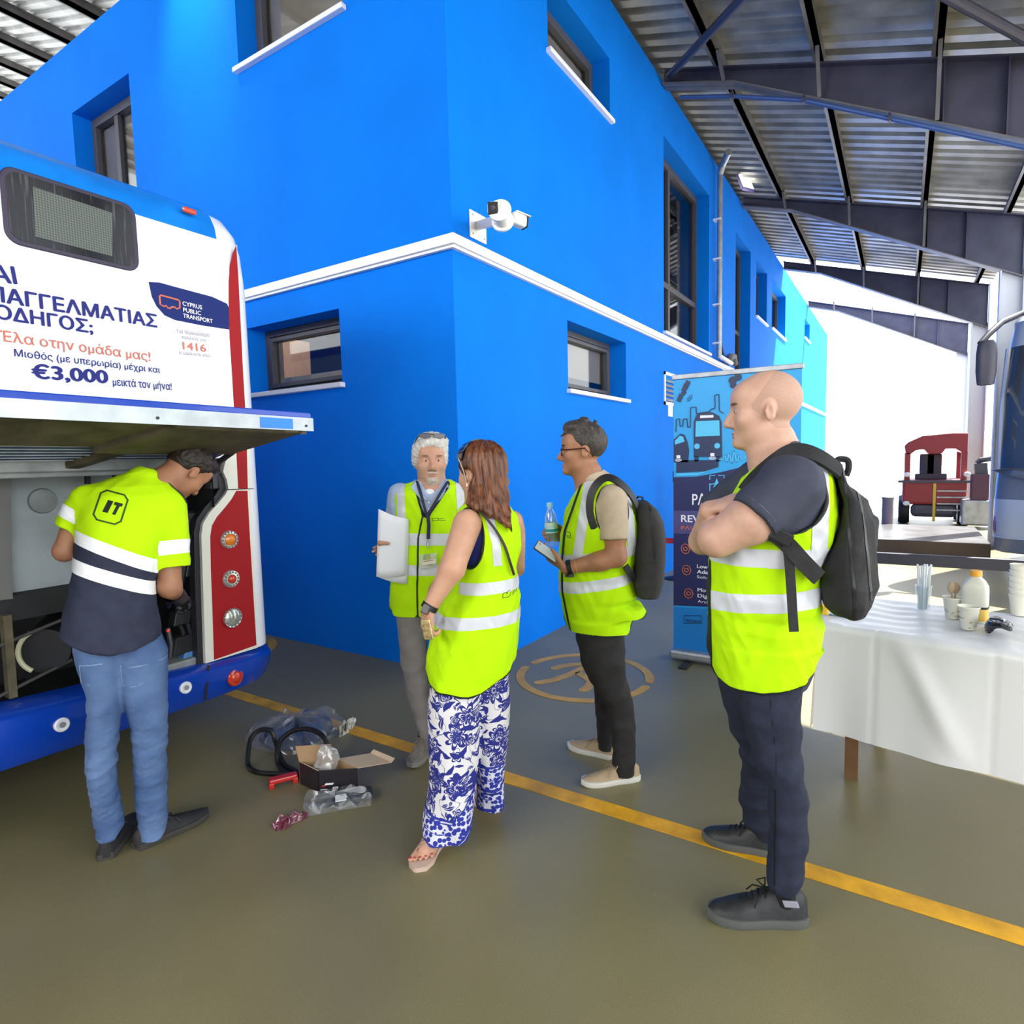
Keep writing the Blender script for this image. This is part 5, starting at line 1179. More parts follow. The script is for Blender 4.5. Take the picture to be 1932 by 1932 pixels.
def face_parts(P, geo, c, R, s, brow=None, lips=LIPS, eyes=True):
    V, N, Q = geo; q = local(V, c, R, s); near = np.abs(q).max(1) < .16
    def e(p, r): return np.sqrt((((q-np.array(p))/np.array(r))**2).sum(1))-1
    patch(geo, np.where(near, np.minimum(e((.090, 0, -.0660), (.013, .021, .0040)), e((.088, 0, -.0768), (.013, .018, .0048))), 1), 'lips', lips, P.root, .0004)
    for y in (-1, 1):
        if brow is not None: patch(geo, np.where(near, e((.078, .032*y, .0250), (.03, .020, .0046)), 1), 'eyebrow', brow, P.root, .0016)
        if eyes:
            cc = c + R @ (np.array((.0790, .031*y, .0012))*s); m = MB(); m.ell(cc, np.array((.0100, .0128, .0060))*s, 16, 10, R); ey = m.build('eye', EYE, P.root, smooth=True)
            m = MB(); m.ell(cc + R @ (np.array((.0068, 0, .0004))*s), np.array((.0040, .0050, .0050))*s, 14, 8, R); m.build('iris', IRIS, ey, smooth=True)
def hand(F, w, d, n, l, s=1.0, curl=(.35,)*4, thumb=.0, fat=1.0):
    d = _n(np.array(d, float)); n = np.array(n, float); n = _n(n - d*(n @ d)); l_ = np.cross(n, d); l_ = l_ if l_ @ np.array(l, float) > 0 else -l_; w = np.array(w, float)
    Rm = np.stack([d, l_, n], 1); F.ell(w + d*.048*s, np.array((.050, .037, .0135))*s*(1+.5*(fat-1)), Rm, .012)
    for j, (o, L) in enumerate(zip((.028, .010, -.009, -.027), (.040, .045, .041, .032))):
        b = w + d*(.088 - .004*abs(j-1))*s + l_*o*s; F.cone(w + l_*o*.5*s + d*.015*s, b, .0135*s, .0115*s, .010); a = curl[j]; p = b; ang = a*.8
        for q, (f_, r0, r1) in enumerate(((1.0, .0100*fat, .0092*fat), (.64, .0092*fat, .0086*fat), (.52, .0086*fat, .0072*fat))):
            dd = d*math.cos(ang) - n*math.sin(ang); e = p + dd*L*f_*s; F.cone(p, e, r0*s, r1*s, .004); p = e; ang += a*1.25
    b = w + d*.020*s + l_*.024*s; p1 = b + _n(d*.62+l_*.72-n*(.2+thumb))*.042*s; p2 = p1 + _n(d*.88+l_*.32-n*(.3+thumb))*.033*s; p3 = p2 + _n(d*.95+l_*(.05-.3*thumb)-n*(.25+thumb))*.024*s
    F.cone(b, p1, .0150*s*fat, .0115*s*fat, .012); F.cone(p1, p2, .0112*s*fat, .0098*s*fat, .004); F.cone(p2, p3, .0098*s*fat, .0080*s*fat, .004)
def shoe(P, heel, toe, mats, wd=.047, hh=.085, lace=True, sole=.028, label=None, open_top=.10):
    """upper, sole and laces of one shoe standing on the floor"""
    heel, toe = np.array(heel, float), np.array(toe, float); heel[2] = toe[2] = 0; d = toe-heel; Ln = np.linalg.norm(d); d = d/Ln; n = np.array((-d[1], d[0], 0)); U_ = np.array((0, 0, 1.))
    wid = lambda t: wd*np.interp(t, [0, .04, .15, .4, .55, .72, .88, .96, 1], [.35, .62, .80, .80, .92, 1.0, .82, .52, .16])
    hgt = lambda t: np.interp(t, [0, .06, .2, .32, .42, .55, .75, .92, 1], [hh*.75, hh, hh, hh*1.02, hh*.98, hh*.78, hh*.60, hh*.47, sole+.004])
    m = MB(); rings = []
    for t in np.linspace(0, 1, 26):
        w_, h_ = wid(t)*.97, hgt(t); c = heel + d*Ln*t; ring = []
        for k in range(18):
            a = 2*math.pi*k/18; x_, z_ = math.cos(a), math.sin(a); e = .75 if z_ > 0 else .35
            ring.append(c + n*w_*math.copysign(abs(x_)**.8, x_)*(1-.30*max(0, z_)*(1 if t < .6 else .6)) + U_*(sole*.5 + (h_-sole*.5)*max(0, z_)**e))
        rings.append(ring)
    o = m.loft(rings).build('shoe', mats[0], P.root, smooth=True, angle=70)
    if label: o['label'] = label
    m = MB(); A_ = []; B_ = []; C_ = []
    T_ = np.concatenate([np.linspace(0, 1, 22), np.linspace(1, 0, 22)[1:-1]]); sg = [1]*22 + [-1]*20
    for t, s_ in zip(T_, sg):
        c = heel + d*Ln*t; up_ = .010*max(0, (t-.8)/.2)**2
        for lst, f_, z_ in ((A_, .95, .0), (B_, 1.07, .35), (C_, 1.04, 1.0)): lst.append(c + n*wid(t)*f_*s_ + d*(.004 if t > .9 else -.004 if t < .1 else 0) + U_*(sole*z_ + up_*(1-z_*.5)))
    m.loft([A_, B_, C_]).build('sole', mats[1], o, smooth=True, angle=50)
    if lace:
        m = MB()
        for t in (.42, .48, .54, .60, .66):
            c = heel + d*Ln*t; h_ = hgt(t) + .002; w_ = wid(t)*.42; m.tube([c - n*w_ + U_*(h_-.012), c - n*w_*.5 + U_*(h_-.001), c + d*.008 + n*w_*.5 + U_*(h_-.001), c + d*.008 + n*w_ + U_*(h_-.012)], .0026, 6)
        c = heel + d*Ln*.42; h_ = hgt(.42)
        for s_ in (-1, 1): m.tube([c + U_*h_, c + n*.028*s_ + U_*(h_+.016) - d*.01, c + n*.045*s_ + U_*(h_-.004) + d*.012, c + U_*(h_+.002)], .0026, 6); m.tube([c + U_*h_, c + n*.03*s_ + d*.03 + U_*(h_-.012), c + n*.045*s_ + d*.045 + U_*(h_-.04)], .0026, 6)
        m.build('laces', mats[2], o, smooth=True)
    return o
def legs(F, P, R, foot=.05, k=.75):
    """a leg inside its trouser leg, down to the ankle in the shoe"""
    q = sorted(P.rows(R), reverse=True); C = [np.array((r[1], r[3], r[0])) for r in q]; rad = [max(.028, min(r[2], r[4])*k - .012) for r in q]
    for a, b, ra, rb in zip(C[:-1], C[1:], rad[:-1], rad[1:]): F.cone(a, b, ra, rb, .02)
    e = C[-1].copy(); e[2] = foot; F.cone(C[-1], e, min(rad[-1], .034), .024, .01); return C[-1][:2]
def shoe_at(P, ankle, toe_px, ln, *a, **k):
    t = P.G(*toe_px); h = np.array((*ankle, 0)); d = _n(t-h); h = h - d*.072
    MB().lathe([(.030, .05), (.040, .075), (.0385, .10), (.0375, .15)], np.array((*ankle, 0)), n=18).build('sock', RUBBER, P.root, smooth=True)
    return shoe(P, h, h + d*ln, *a, **k)
def band_attr(V, P, l, r, hw, w=0.0):
    """distance to a horizontal tape whose centre passes pixel l at the left and r at the right"""
    a, b = P.L(*l, w), P.L(*r, w); return np.abs(V[:, 2] - (a[2] + (V[:, 0]-a[0])*(b[2]-a[2])/(b[0]-a[0]))) - hw
def conev(V, a, b, ra, rb):
    ab = b-a; t = np.clip((V-a) @ ab/(ab @ ab), 0, 1); return np.linalg.norm(V-a-np.outer(t, ab), axis=1) - (ra+(rb-ra)*t)
def ellv(V, c, r): return np.sqrt((((V-np.array(c))/np.array(r))**2).sum(1)) - 1
def print_on(geo, mb, org, X, Z, dirn, name, m, parent, off=.002):
    """lay flat artwork (x, z pairs in mb.v) onto a garment along dirn"""
    from mathutils.bvhtree import BVHTree
    V, N, Q = geo; bv = BVHTree.FromPolygons([tuple(p) for p in V], Q.tolist()); out = []
    for p in mb.v:
        o = np.array(org) + np.array(X)*p[0] + np.array(Z)*p[1]; h = bv.ray_cast(Vector(o), Vector(dirn))
        q = np.array(h[0]) - np.array(dirn)*off if h[0] is not None else o; out.append(q)
    b = MB(); b.add(out, mb.f); return b.build(name, m, parent, weld=False)
def subdiv_poly(pts, step=.012, closed=True):
    out = []; n = len(pts)
    for i in range(n if closed else n-1):
        a, b = np.array(pts[i], float), np.array(pts[(i+1) % n], float); k = max(1, int(np.linalg.norm(b-a)/step)); out += [a+(b-a)*j/k for j in range(k)]
    return out
def strokes(lines, w):
    """flat line art as small quads, for logos on garments"""
    m = MB()
    for L in lines:
        P = subdiv_poly(L, .008, False) + [np.array(L[-1], float)]
        for a, b in zip(P[:-1], P[1:]):
            d = (b-a)/max(np.linalg.norm(b-a), 1e-6); n = np.array((-d[1], d[0]))*w/2; a2, b2 = a-d*w*.4, b+d*w*.4
            m.add([(*(a2-n), 0), (*(b2-n), 0), (*(b2+n), 0), (*(a2+n), 0)], [[0, 1, 2, 3]])
    return m
# ------------------------------------------------------------------ 1. bald man with folded arms and black backpack
def person_bald():
    P = Person('bald man in navy polo and hi-vis vest, arms folded, black backpack on, standing at right', [(1450, 1738), (1385, 1596)]); L, r = P.L, P.root
    F = SDF((-.36, -.42, .0), (.36, .42, 1.92), .0045)
    tors = P.rows([(868,1440,1532,.09),(880,1426,1550,.15),(900,1404,1562,.195),(940,1380,1573,.215),(985,1362,1574,.21),(1020,1352,1566,.197),(1060,1343,1550,.187),(1100,1340,1540,.183),(1150,1339,1540,.183),(1200,1341,1546,.188),(1240,1345,1545,.192),(1276,1352,1530,.192)])
    F.loft(tors[:8], .02, grow=-.024)
    hc, hs = L(1441, 775), 1.09; fw = (-1, -.10, -.04); H, R = head(F, hc, fw, (-.02, 0, 1), hs)
    F.cone(L(1462, 832), L(1478, 890), .066, .085, .03); F.cone(L(1440, 850), L(1452, 895), .05, .06, .03); F.ell(L(1470, 872), (.085, .10, .05), k=.04)
    # near arm: shoulder, elbow, forearm going across the chest
    F.cone(L(1490, 918, .15), L(1440, 963, .20), .066, .064, .02); F.cone(L(1440, 963, .20), L(1416, 982, .212), .064, .074, .012); F.cone(L(1416, 982, .212), L(1353, 1016, .215), .074, .060, .02); F.cone(L(1353, 1016, .215), L(1342, 985, -.05), .054, .036, .02)
    # far arm, its hand resting on the near upper arm
    F.cone(L(1420, 915, -.19), L(1352, 962, -.21), .06, .058, .02); F.cone(L(1352, 962, -.22), L(1325, 1022, -.12), .058, .05, .02); F.cone(L(1327, 1018, -.10), L(1339, 963, .15), .046, .033, .02)
    hand(F, L(1340, 961, .165), (.88, -.16, .40), (-.36, -.34, .87), (.3, .8, .2), .92, (.16, .10, .10, .16), .2)
    RN = [(1190,1357,1528,.15,0),(1262,1354,1524,.10,.08),(1311,1382,1513,.105,.09),(1360,1397,1512,.10,.10),(1411,1414,1514,.09,.11),(1482,1442,1527,.078,.13),(1540,1446,1527,.072,.15),(1596,1448,1525,.07,.16),(1650,1441,1519,.069,.17),(1684,1443,1514,.067,.17)]
    RF = [(1190,1354,1500,.15,0),(1262,1352,1490,.10,-.08),(1311,1358,1470,.10,-.09),(1382,1378,1462,.09,-.11),(1411,1397,1470,.085,-.12),(1453,1397,1475,.08,-.14),(1510,1392,1475,.075,-.16),(1547,1400,1476,.07,-.18),(1580,1425,1475,.067,-.19)]
    an, af = legs(F, P, RN, k=.62), legs(F, P, RF, k=.62); F.cone(L(1440, 1100), L(1440, 1230), .14, .10, .03)
    body, geo = F.build('body', SKIN_PALE, r); face_parts(P, geo, hc, R, hs, mat('brow_brown', (.14, .075, .05), .7))
    V, N, Q = geo; q = local(V, hc, R, hs)
    # cropped hair round the back and sides of the skull, light stubble
    buzz = np.maximum.reduce([q[:, 0] - (.040 - .75*np.maximum(0, q[:, 2]-.02)) , -.058 - q[:, 2] + .9*np.maximum(0, q[:, 0]+.03), .025*(1-np.sqrt(((q[:, 0]+.008)/.027)**2 + ((q[:, 2]+.006)/.040)**2)) - .2*(np.abs(q[:, 1]) < .060)])
    buzz = np.where(np.abs(q).max(1) < .16, buzz, 1)
    HB = mat('cropped_hair', (.49, .30, .225), .65, var=.05, vscale=160); patch(geo, buzz, 'hair', HB, r, .0004)
    # polo
    F = SDF((-.36, -.44, .7), (.36, .44, 1.66), .006); F.loft(tors, .02, grow=-.006)
    F.cone(L(1492, 916, .16), L(1419, 982, .225), .102, .090, .03, flat=True); F.cone(L(1430, 908, -.18), L(1345, 968, -.225), .088, .075, .03, flat=True)
    F.cone(L(1470, 880), L(1474, 868), .085, .078, .02); F.cone(L(1455, 862), L(1434, 912, .0), .055, .05, .01, op='s') 
    polo, pg = F.build('polo_shirt', POLO, r, lambda V, N: creases(V, .010, 22, 3))
    a, b = L(1492, 916, .16), L(1419, 982, .225); dd = _n(b-a); tt = (pg[0]-b) @ dd; patch(pg, np.where(pg[0][:, 1] < -.1, np.abs(tt + .021) - .0016, 1), 'sleeve_seam', mat('seam_grey', (.09, .095, .12), .8), polo, .0006)
    # collar
    m = MB(); rings = []
    for t in np.linspace(0, 1, 15):
        u = np.interp(t, [0, .25, .6, 1], [1507, 1490, 1462, 1427]); v = np.interp(t, [0, .25, .6, 1], [838, 846, 868, 895]); w = np.interp(t, [0, .3, .7, 1], [.02, .085, .085, .03])
        p = L(u, v, w); o = np.array((0.004, -.012, 0)); up = np.array((.010, .008, .022)); up = up*(.35+.65*min(1, t*5)); rings.append([p-up*.8+o*1.4, p+up+o*.2, p+up-o*.3, p-up-o])
    m.loft(rings).build('collar', POLO, polo, smooth=True, angle=60)
    # vest
    F = SDF((-.38, -.4, .7), (.40, .42, 1.66), .006)
    vr = tors + P.rows([(1110,1338,1540,.19),(1140,1339,1545,.19),(1170,1340,1549,.195),(1203,1341,1557,.195)]); F.loft(vr, .02, grow=.012)
    hem = P.edge([(1330, 1205), (1340, 1228), (1353, 1257), (1380, 1268), (1440, 1274), (1490, 1271), (1517, 1266), (1535, 1245), (1548, 1218), (1558, 1200), (1575, 1198)])
    F.cut(lambda X, Y, Z: hem(X.ravel())[:, None, None] - Z)
    ca, cr = L(1482, 935, .24), np.array((.128, .15, .117)); F.ell(ca, cr, k=.008, op='s'); cf = L(1418, 935, -.25); F.ell(cf, (.13, .15, .13), k=.008, op='s')
    na, nb = L(1452, 846), L(1425, 960, .0); F.cone(L(1474, 850), L(1438, 890), .075, .055, .01, op='s')
    vest, vg = F.build('hi_vis_vest', HIVIS, r, lambda V, N: creases(V, .010, 26, 8, (1, 1, .5)) + creases(V, .006, 60, 3, (.8, .8, .5)))
    V = vg[0]
    patch(vg, np.minimum.reduce([band_attr(V, P, (1390, 1035), (1569, 1042), .030), band_attr(V, P, (1339, 1117), (1541, 1114), .030)]), 'reflective_band', TAPE, vest)
    bx_ = L(1556, 940)[0]; patch(vg, np.where(V[:, 2] > L(1500, 1030)[2], np.maximum(np.abs(V[:, 0]-(bx_-.028)+ .0*V[:, 2]) - .024, V[:, 1]-.16), 1), 'reflective_strap', TAPE, vest, .002)
    edge = np.minimum.reduce([V[:, 2]-hem(V[:, 0])-.010, np.where(V[:, 1] < 0, np.abs(ellv(V, ca, cr))*.12-.011, 1), np.where((V[:, 1] > .0), np.abs(ellv(V, cf, (.13, .15, .13)))*.12-.011, 1)])
    patch(vg, edge, 'piping', PIPING, vest, .0025)
    fx = np.interp(V[:, 2], [L(1340, 1215)[2], L(1345, 1061)[2]], [L(1345, 1215)[0], L(1343, 1061)[0]]); patch(vg, np.where(V[:, 1] < -.02, np.maximum(V[:, 0]-fx-.004, V[:, 2]-L(1340, 1050)[2]), 1), 'front_piping', PIPING, vest, .0025)
    # trousers
    TRS = mat('dark_navy_trousers', (.013, .017, .038), .85, var=.2, vscale=30, bump=.1, bscale=120)
    F = SDF((-.30, -.36, .02), (.3, .42, 1.02), .006)
    F.loft(P.rows(RN), .03)
    F.loft(P.rows(RF), .02)
    hn = P.edge([(1436, 1648), (1460, 1668), (1493, 1680), (1505, 1668), (1520, 1650)], .17); F.cut(lambda X, Y, Z: np.where(Y < 0, hn(X.ravel())[:, None, None] - Z, -1))
    tr, tg = F.build('trousers', TRS, r, lambda V, N: creases(V, .016, 17, 5, (1, 1, 1.5))*np.interp(V[:, 2], [0, .25, .5, .9], [1.5, 1.1, .9, .5]))
    V = tg[0]; pk = L(1450, 1290, .19); lx = np.interp(V[:, 2], [L(1457, 1400, .1)[2], L(1449, 1270, .1)[2]], [L(1462, 1400, .1)[0], L(1449, 1270, .1)[0]])
    patch(tg, np.where((V[:, 1] < -.05), np.maximum(np.abs(V[:, 0]-lx)-.0018, L(1, 1350)[2]-V[:, 2]), 1), 'pocket_seam', mat('seam_dark', (.004, .005, .010), .9), tr, .0018)
    # shoes
    SH = mat('black_leather_shoe', (.022, .022, .024), .5, var=.3, vscale=25, bump=.1, bscale=50); SO = mat('grey_shoe_sole', (.10, .105, .10), .6); LA = mat('black_laces', (.008, .008, .008), .8)
    o = shoe_at(P, an, (1366, 1732), .315, (SH, SO, LA), .056, .115, sole=.034)
    c = L(1492, 1706, .235); MB().obox(c, (.022, .0, .004), (0, .004, 0), (-.004, 0, .010)).build('grey_side_mark', mat('shoe_silver', (.3, .3, .36), .4), o, bevel=.003)
    c = L(1457, 1668, .2); MB().obox(c, (.010, 0, .004), (0, .006, 0), (0, 0, .005)).build('red_tongue_tab', LRED, o, bevel=.002)
    shoe_at(P, af, (1318, 1580), .315, (SH, SO, LA), .054, .11, sole=.032)
    # backpack
    at = L(1600, 1160); bp_ = P.held('backpack', 'black crumpled backpack on the bald man\'s back', 'backpack', at)
    BPM = mat('black_backpack_cloth', (.017, .017, .019), .8, var=.25, vscale=14, bump=.2, bscale=90)
    F = SDF((.02, -.30, .98), (.46, .30, 1.62), .006)
    F.loft(P.rows([(862,1560,1592,.05),(880,1553,1598,.10),(905,1560,1606,.135),(940,1572,1640,.155),(985,1568,1652,.165),(1030,1552,1650,.17),(1060,1542,1652,.17),(1095,1538,1648,.17),(1130,1540,1642,.16),(1150,1552,1630,.14),(1161,1570,1612,.11)]), .02, n=2.8)
    F.loft(P.rows([(975,1630,1656,.08),(990,1630,1660,.10),(1050,1630,1655,.10),(1100,1620,1648,.10)]), .015)
    bd, bg_ = F.build('bag_body', BPM, bp_, lambda V, N: creases(V, .034, 13, 12, (1.2, 1.2, .45)) + creases(V, .012, 30, 4, (1, 1, .6)))
    V = bg_[0]
    for j, (p, q) in enumerate(((( 1585, 905), (1600, 1150)), ((1612, 920), (1632, 1120)))):
        lx = np.interp(V[:, 2], [L(*q)[2], L(*p)[2]], [L(*q)[0], L(*p)[0]]); patch(bg_, np.where((V[:, 1] < -.04) & (V[:, 2] > L(*q)[2]), np.abs(V[:, 0]-lx)-.004, 1), 'zip_line', BLACK, bd, .002)
    m = MB(); m.tube(smoothed([L(u, v) for u, v in ((1572, 880), (1580, 868), (1590, 866), (1600, 870), (1601, 884), (1596, 898))], 5, False), .010, 8); m.build('grab_handle', BPM, bp_, smooth=True)
    def strap(name, pts, w, th=.006, mm=None):
        Q_ = smoothed([np.array(p, float) for p in pts], 5, False); C_ = L(1455, 1000); nn = [_n((q-C_)*np.array((1, 1, .35))) for q in Q_]; return MB().ribbon(Q_, nn, w, th).build(name, mm or BPM, bp_, smooth=True, angle=50)
    strap('shoulder_strap', [L(1585, 890, .1), L(1556, 868, .12), L(1525, 854, .125), L(1497, 853, .13), L(1470, 868, .14), L(1437, 895, .155), L(1418, 915, .17), L(1408, 928, .175)], .058, .012)
    strap('shoulder_strap', [L(1568, 880, -.10), L(1530, 862, -.12), L(1480, 858, -.13), L(1435, 890, -.13), L(1395, 945, -.12), L(1370, 985, -.1)], .052, .012)
    strap('lower_strap', [L(1452, 1003, .232), L(1470, 1014, .236), L(1490, 1032, .225), L(1515, 1060, .215), L(1545, 1090, .18)], .05, .010)
    strap('strap_tail', [L(1482, 1018, .240), L(1488, 1050, .226), L(1492, 1100, .222), L(1495, 1150, .224), L(1498, 1192, .228)], .028, .004)
    MB().obox(L(1474, 1012, .250), np.array((.028, 0, -.016)), np.array((0, .008, 0)), np.array((.010, 0, .018))).build('strap_buckle', BLACK, bp_, bevel=.005)
person_bald()

def hairline(hc, a, u_, hs, x0, k, zb):
    def fn(X, Y, Z):
        x = ((X-hc[0])*a[0]+(Y-hc[1])*a[1]+(Z-hc[2])*a[2])/hs; z = ((X-hc[0])*u_[0]+(Y-hc[1])*u_[1]+(Z-hc[2])*u_[2])/hs
        return np.maximum((x + x0 - k*np.maximum(z, 0))*.7, zb - z)*hs
    return fn
# ------------------------------------------------------------------ 2. man with spectacles, phone, water bottle and grey backpack
def person_bottle():
    P = Person('dark-haired man in spectacles, beige polo and hi-vis vest, holding phone and water bottle', [(1155, 1482), (1120, 1418)]); L, r = P.L, P.root
    F = SDF((-.34, -.36, .0), (.34, .36, 1.78), .0045)
    tors = P.rows([(905,1104,1150,.08),(918,1092,1166,.14),(940,1080,1185,.185),(970,1069,1197,.195),(1006,1062,1199,.19),(1054,1058,1194,.178),(1090,1058,1189,.172),(1130,1063,1187,.172),(1161,1069,1186,.175),(1200,1082,1181,.175)])
    F.loft(tors[:8], .02, grow=-.024)
    hc, hs = L(1099, 850), 1.02; H, R = head(F, hc, (-1, -.02, .0), (-.03, 0, 1), hs)
    F.cone(L(1112, 890), L(1122, 930), .058, .07, .03); F.cone(L(1100, 900), L(1105, 930), .045, .05, .03); F.ell(L(1122, 930), (.07, .085, .04), k=.04)
    F.cone(L(1158, 945, .15), L(1160, 1012, .185), .048, .048, .02); F.cone(L(1160, 1012, .185), L(1163, 1052, .195), .05, .044, .02); F.cone(L(1163, 1050, .195), L(1128, 1060, .205), .045, .042, .02); F.cone(L(1135, 1058, .205), L(1068, 1072, .20), .043, .028, .02)
    hand(F, L(1066, 1071, .20), (-.86, .05, .48), (-.42, -.30, -.84), (-.15, -1, .25), .95, (.25, .35, .45, .55), .15)
    F.cone(L(1128, 940, -.17), L(1105, 1045, -.2), .055, .042, .02); F.cone(L(1105, 1045, -.2), L(1070, 1012, -.19), .04, .028, .02)
    hand(F, L(1069, 1011, -.185), (-1, .02, .12), (0.1, 1, .1), (0, 0, 1), .95, (.75, .80, .85, .9), .3)
    RN = [(1150,1082,1180,.15,0),(1190,1086,1178,.10,.06),(1242,1093,1180,.10,.07),(1283,1112,1184,.09,.08),(1329,1143,1197,.072,.09),(1387,1153,1200,.066,.10),(1441,1156,1200,.06,.11),(1462,1158,1198,.058,.11)]
    RF = [(1150,1082,1170,.15,0),(1190,1086,1160,.10,-.06),(1242,1096,1160,.09,-.07),(1296,1119,1166,.08,-.08),(1340,1124,1166,.07,-.10),(1387,1126,1160,.064,-.12),(1412,1128,1157,.06,-.12)]
    an, af = legs(F, P, RN, k=.62), legs(F, P, RF, k=.62); F.cone(L(1125, 1050), L(1130, 1170), .12, .09, .03)
    body, geo = F.build('body', SKIN_TAN, r); face_parts(P, geo, hc, R, hs, HAIRD)
    # hair
    HR = mat('greying_brown_hair', (.020, .013, .010), .55, base2=(.062, .052, .047), vscale=120)
    F = SDF(hc-.17, hc+.18, .0045)
    E = lambda p, q, k=.012, op='u': F.ell(H(*p), np.array(q)*hs, R, k*hs, op)
    E((-.017, 0, .042), (.1025, .0815, .0915), 0); E((.024, 0, .108), (.070, .064, .038), .02)
    a, u_ = R[:, 0], R[:, 2]
    F.cut(hairline(hc, a, u_, hs, .018, 1.25, -.062))
    E((-.012, .085, -.012), (.022, .03, .034), .008, 's'); E((-.012, -.085, -.012), (.022, .03, .034), .008, 's')
    rnd = random.Random(3)
    for i in range(30):
        th, ph = rnd.uniform(0, 2*math.pi), rnd.uniform(.05, 1.25); d = np.array((math.cos(th)*math.sin(ph), math.sin(th)*math.sin(ph), math.cos(ph))); p = np.array((-.012, 0, .05)) + d*np.array((.100, .078, .092)); q = p + d*.007 + np.array((rnd.uniform(.0, .022), rnd.uniform(-.012, .012), .006))
        if p[2] > .085: F.cone(H(*p), H(*q), .013*hs, .003*hs, .008)
    for y in (-.5, .2, .8): F.cone(H(.078, .04*y, .085), H(.104, .05*y, .066), .010, .003, .008)
    F.build('hair', HR, r, lambda V, N: creases(V, .0035, 60, 2, (1, 1, .45)))
    # spectacles
    GF = mat('tortoise_frame', (.03, .008, .010), .3); g = MB()
    for y in (-1, 1):
        g.tube([H(.096 + .004*math.cos(t)*0, .033*y + .024*math.cos(t), -.004 + .018*math.sin(t)) for t in np.linspace(0, 2*math.pi, 20)[:-1]], .0026, 6, closed=True); g.tube([H(.094, .057*y, .004), H(.05, .079*y, .006), H(-.012, .083*y, .010), H(-.026, .083*y, -.008)], .0028, 6)
    g.tube([H(.098, -.010, .002), H(.103, 0, .004), H(.098, .010, .002)], .0022, 6); g.build('spectacles', GF, r, smooth=True)
    # beige polo
    BEI = mat('beige_polo', (.50, .40, .29), .85, var=.05, vscale=30); F = SDF((-.34, -.36, .75), (.34, .36, 1.55), .006); F.loft(tors, .02, grow=-.006)
    F.cone(L(1157, 940, .155), L(1159, 1019, .195), .068, .066, .03, flat=True); F.cone(L(1128, 940, -.17), L(1112, 1015, -.2), .066, .062, .03, flat=True); F.cone(L(1118, 905), L(1128, 918), .072, .085, .02); F.cone(L(1112, 880), L(1092, 935), .064, .045, .01, op='s')
    polo, pg = F.build('polo_shirt', BEI, r, lambda V, N: creases(V, .011, 24, 7, (1, 1, .7)))
    m = MB(); m.prism([L(1102, 915, .06), L(1088, 925, .075), L(1079, 944, .06), L(1092, 940, .085), L(1104, 925, .09)], (0, .008, 0)); m.build('collar', mat('collar_pale', (.62, .55, .45), .85), polo, bevel=.002)
    # vest
    F = SDF((-.36, -.36, .72), (.42, .36, 1.55), .006)
    F.loft(tors + P.rows([(1100,1058,1192,.18),(1120,1061,1199,.178),(1140,1064,1209,.172),(1156,1067,1220,.168),(1199,1081,1222,.168)]), .02, grow=.012)
    hem = P.edge([(1050, 1100), (1062, 1155), (1072, 1180), (1083, 1196), (1110, 1198), (1147, 1193), (1175, 1187), (1186, 1181), (1190, 1170), (1203, 1160), (1216, 1155), (1225, 1153)]); F.cut(lambda X, Y, Z: hem(X.ravel())[:, None, None] - Z)
    ca, cr = L(1156, 962, .2), np.array((.072, .14, .120)); F.ell(ca, cr, k=.008, op='s'); F.ell(L(1135, 962, -.2), (.08, .12, .12), k=.008, op='s'); F.cone(L(1115, 898), L(1080, 955), .075, .03, .01, op='s')
    vest, vg = F.build('hi_vis_vest', HIVIS, r, lambda V, N: creases(V, .010, 27, 9, (1, 1, .5)) + creases(V, .005, 60, 3, (.8, .8, .5)))
    V = vg[0]; patch(vg, np.minimum(band_attr(V, P, (1060, 1051), (1199, 1030), .027), band_attr(V, P, (1057, 1100), (1190, 1082), .026)), 'reflective_band', TAPE, vest)
    up = V[:, 2] > L(1100, 1040)[2]; sx = np.interp(V[:, 2], [L(1, 1045)[2], L(1, 920)[2]], [L(1090, 1045, .1)[0], L(1113, 920, .1)[0]]); patch(vg, np.where(up & (V[:, 1] < -.03), np.abs(V[:, 0]-sx)-.022, 1), 'reflective_strap', TAPE, vest, .0018)
    sx = np.interp(V[:, 2], [L(1, 1030)[2], L(1, 930)[2]], [L(1190, 1030)[0], L(1178, 930)[0]]); patch(vg, np.where(up & (V[:, 1] < -.03), np.abs(V[:, 0]-sx)-.020, 1), 'reflective_strap', TAPE, vest, .0018)
    patch(vg, np.minimum.reduce([V[:, 2]-hem(V[:, 0])-.009, np.where(V[:, 1] < 0, np.abs(ellv(V, ca, cr))*.085-.008, 1)]), 'piping', PIPING, vest, .0025)
    fx = np.interp(V[:, 2], [L(1, 1190)[2], L(1, 1100)[2], L(1, 1054)[2], L(1, 1006)[2], L(1, 925)[2]], [L(1084, 1190)[0], L(1064, 1100)[0], L(1063, 1054)[0], L(1068, 1006)[0], L(1101, 925)[0]]); patch(vg, np.where(V[:, 1] < -.01, np.abs(V[:, 0]-fx)-.005, 1), 'front_piping', PIPING, vest, .0025)
    s_ = strokes([[(0, 0), (0, .018), (.020, .018), (.024, .010), (.024, 0), (0, 0)], [(.006, -.008), (.03, -.008)]], .0022); print_on(vg, s_, L(1068, 1008, .08) - np.array((0, .3, 0)), (1, 0, 0), (0, 0, 1), (0, 1, 0), 'vest_emblem', PIPING, vest)
    # trousers, shoes
    F = SDF((-.26, -.28, .03), (.26, .3, .98), .006)
    F.loft(P.rows(RN), .03)
    F.loft(P.rows(RF), .015)
    F.build('trousers', CLF, r, lambda V, N: creases(V, .011, 22, 11, (1, 1, 1.6)))
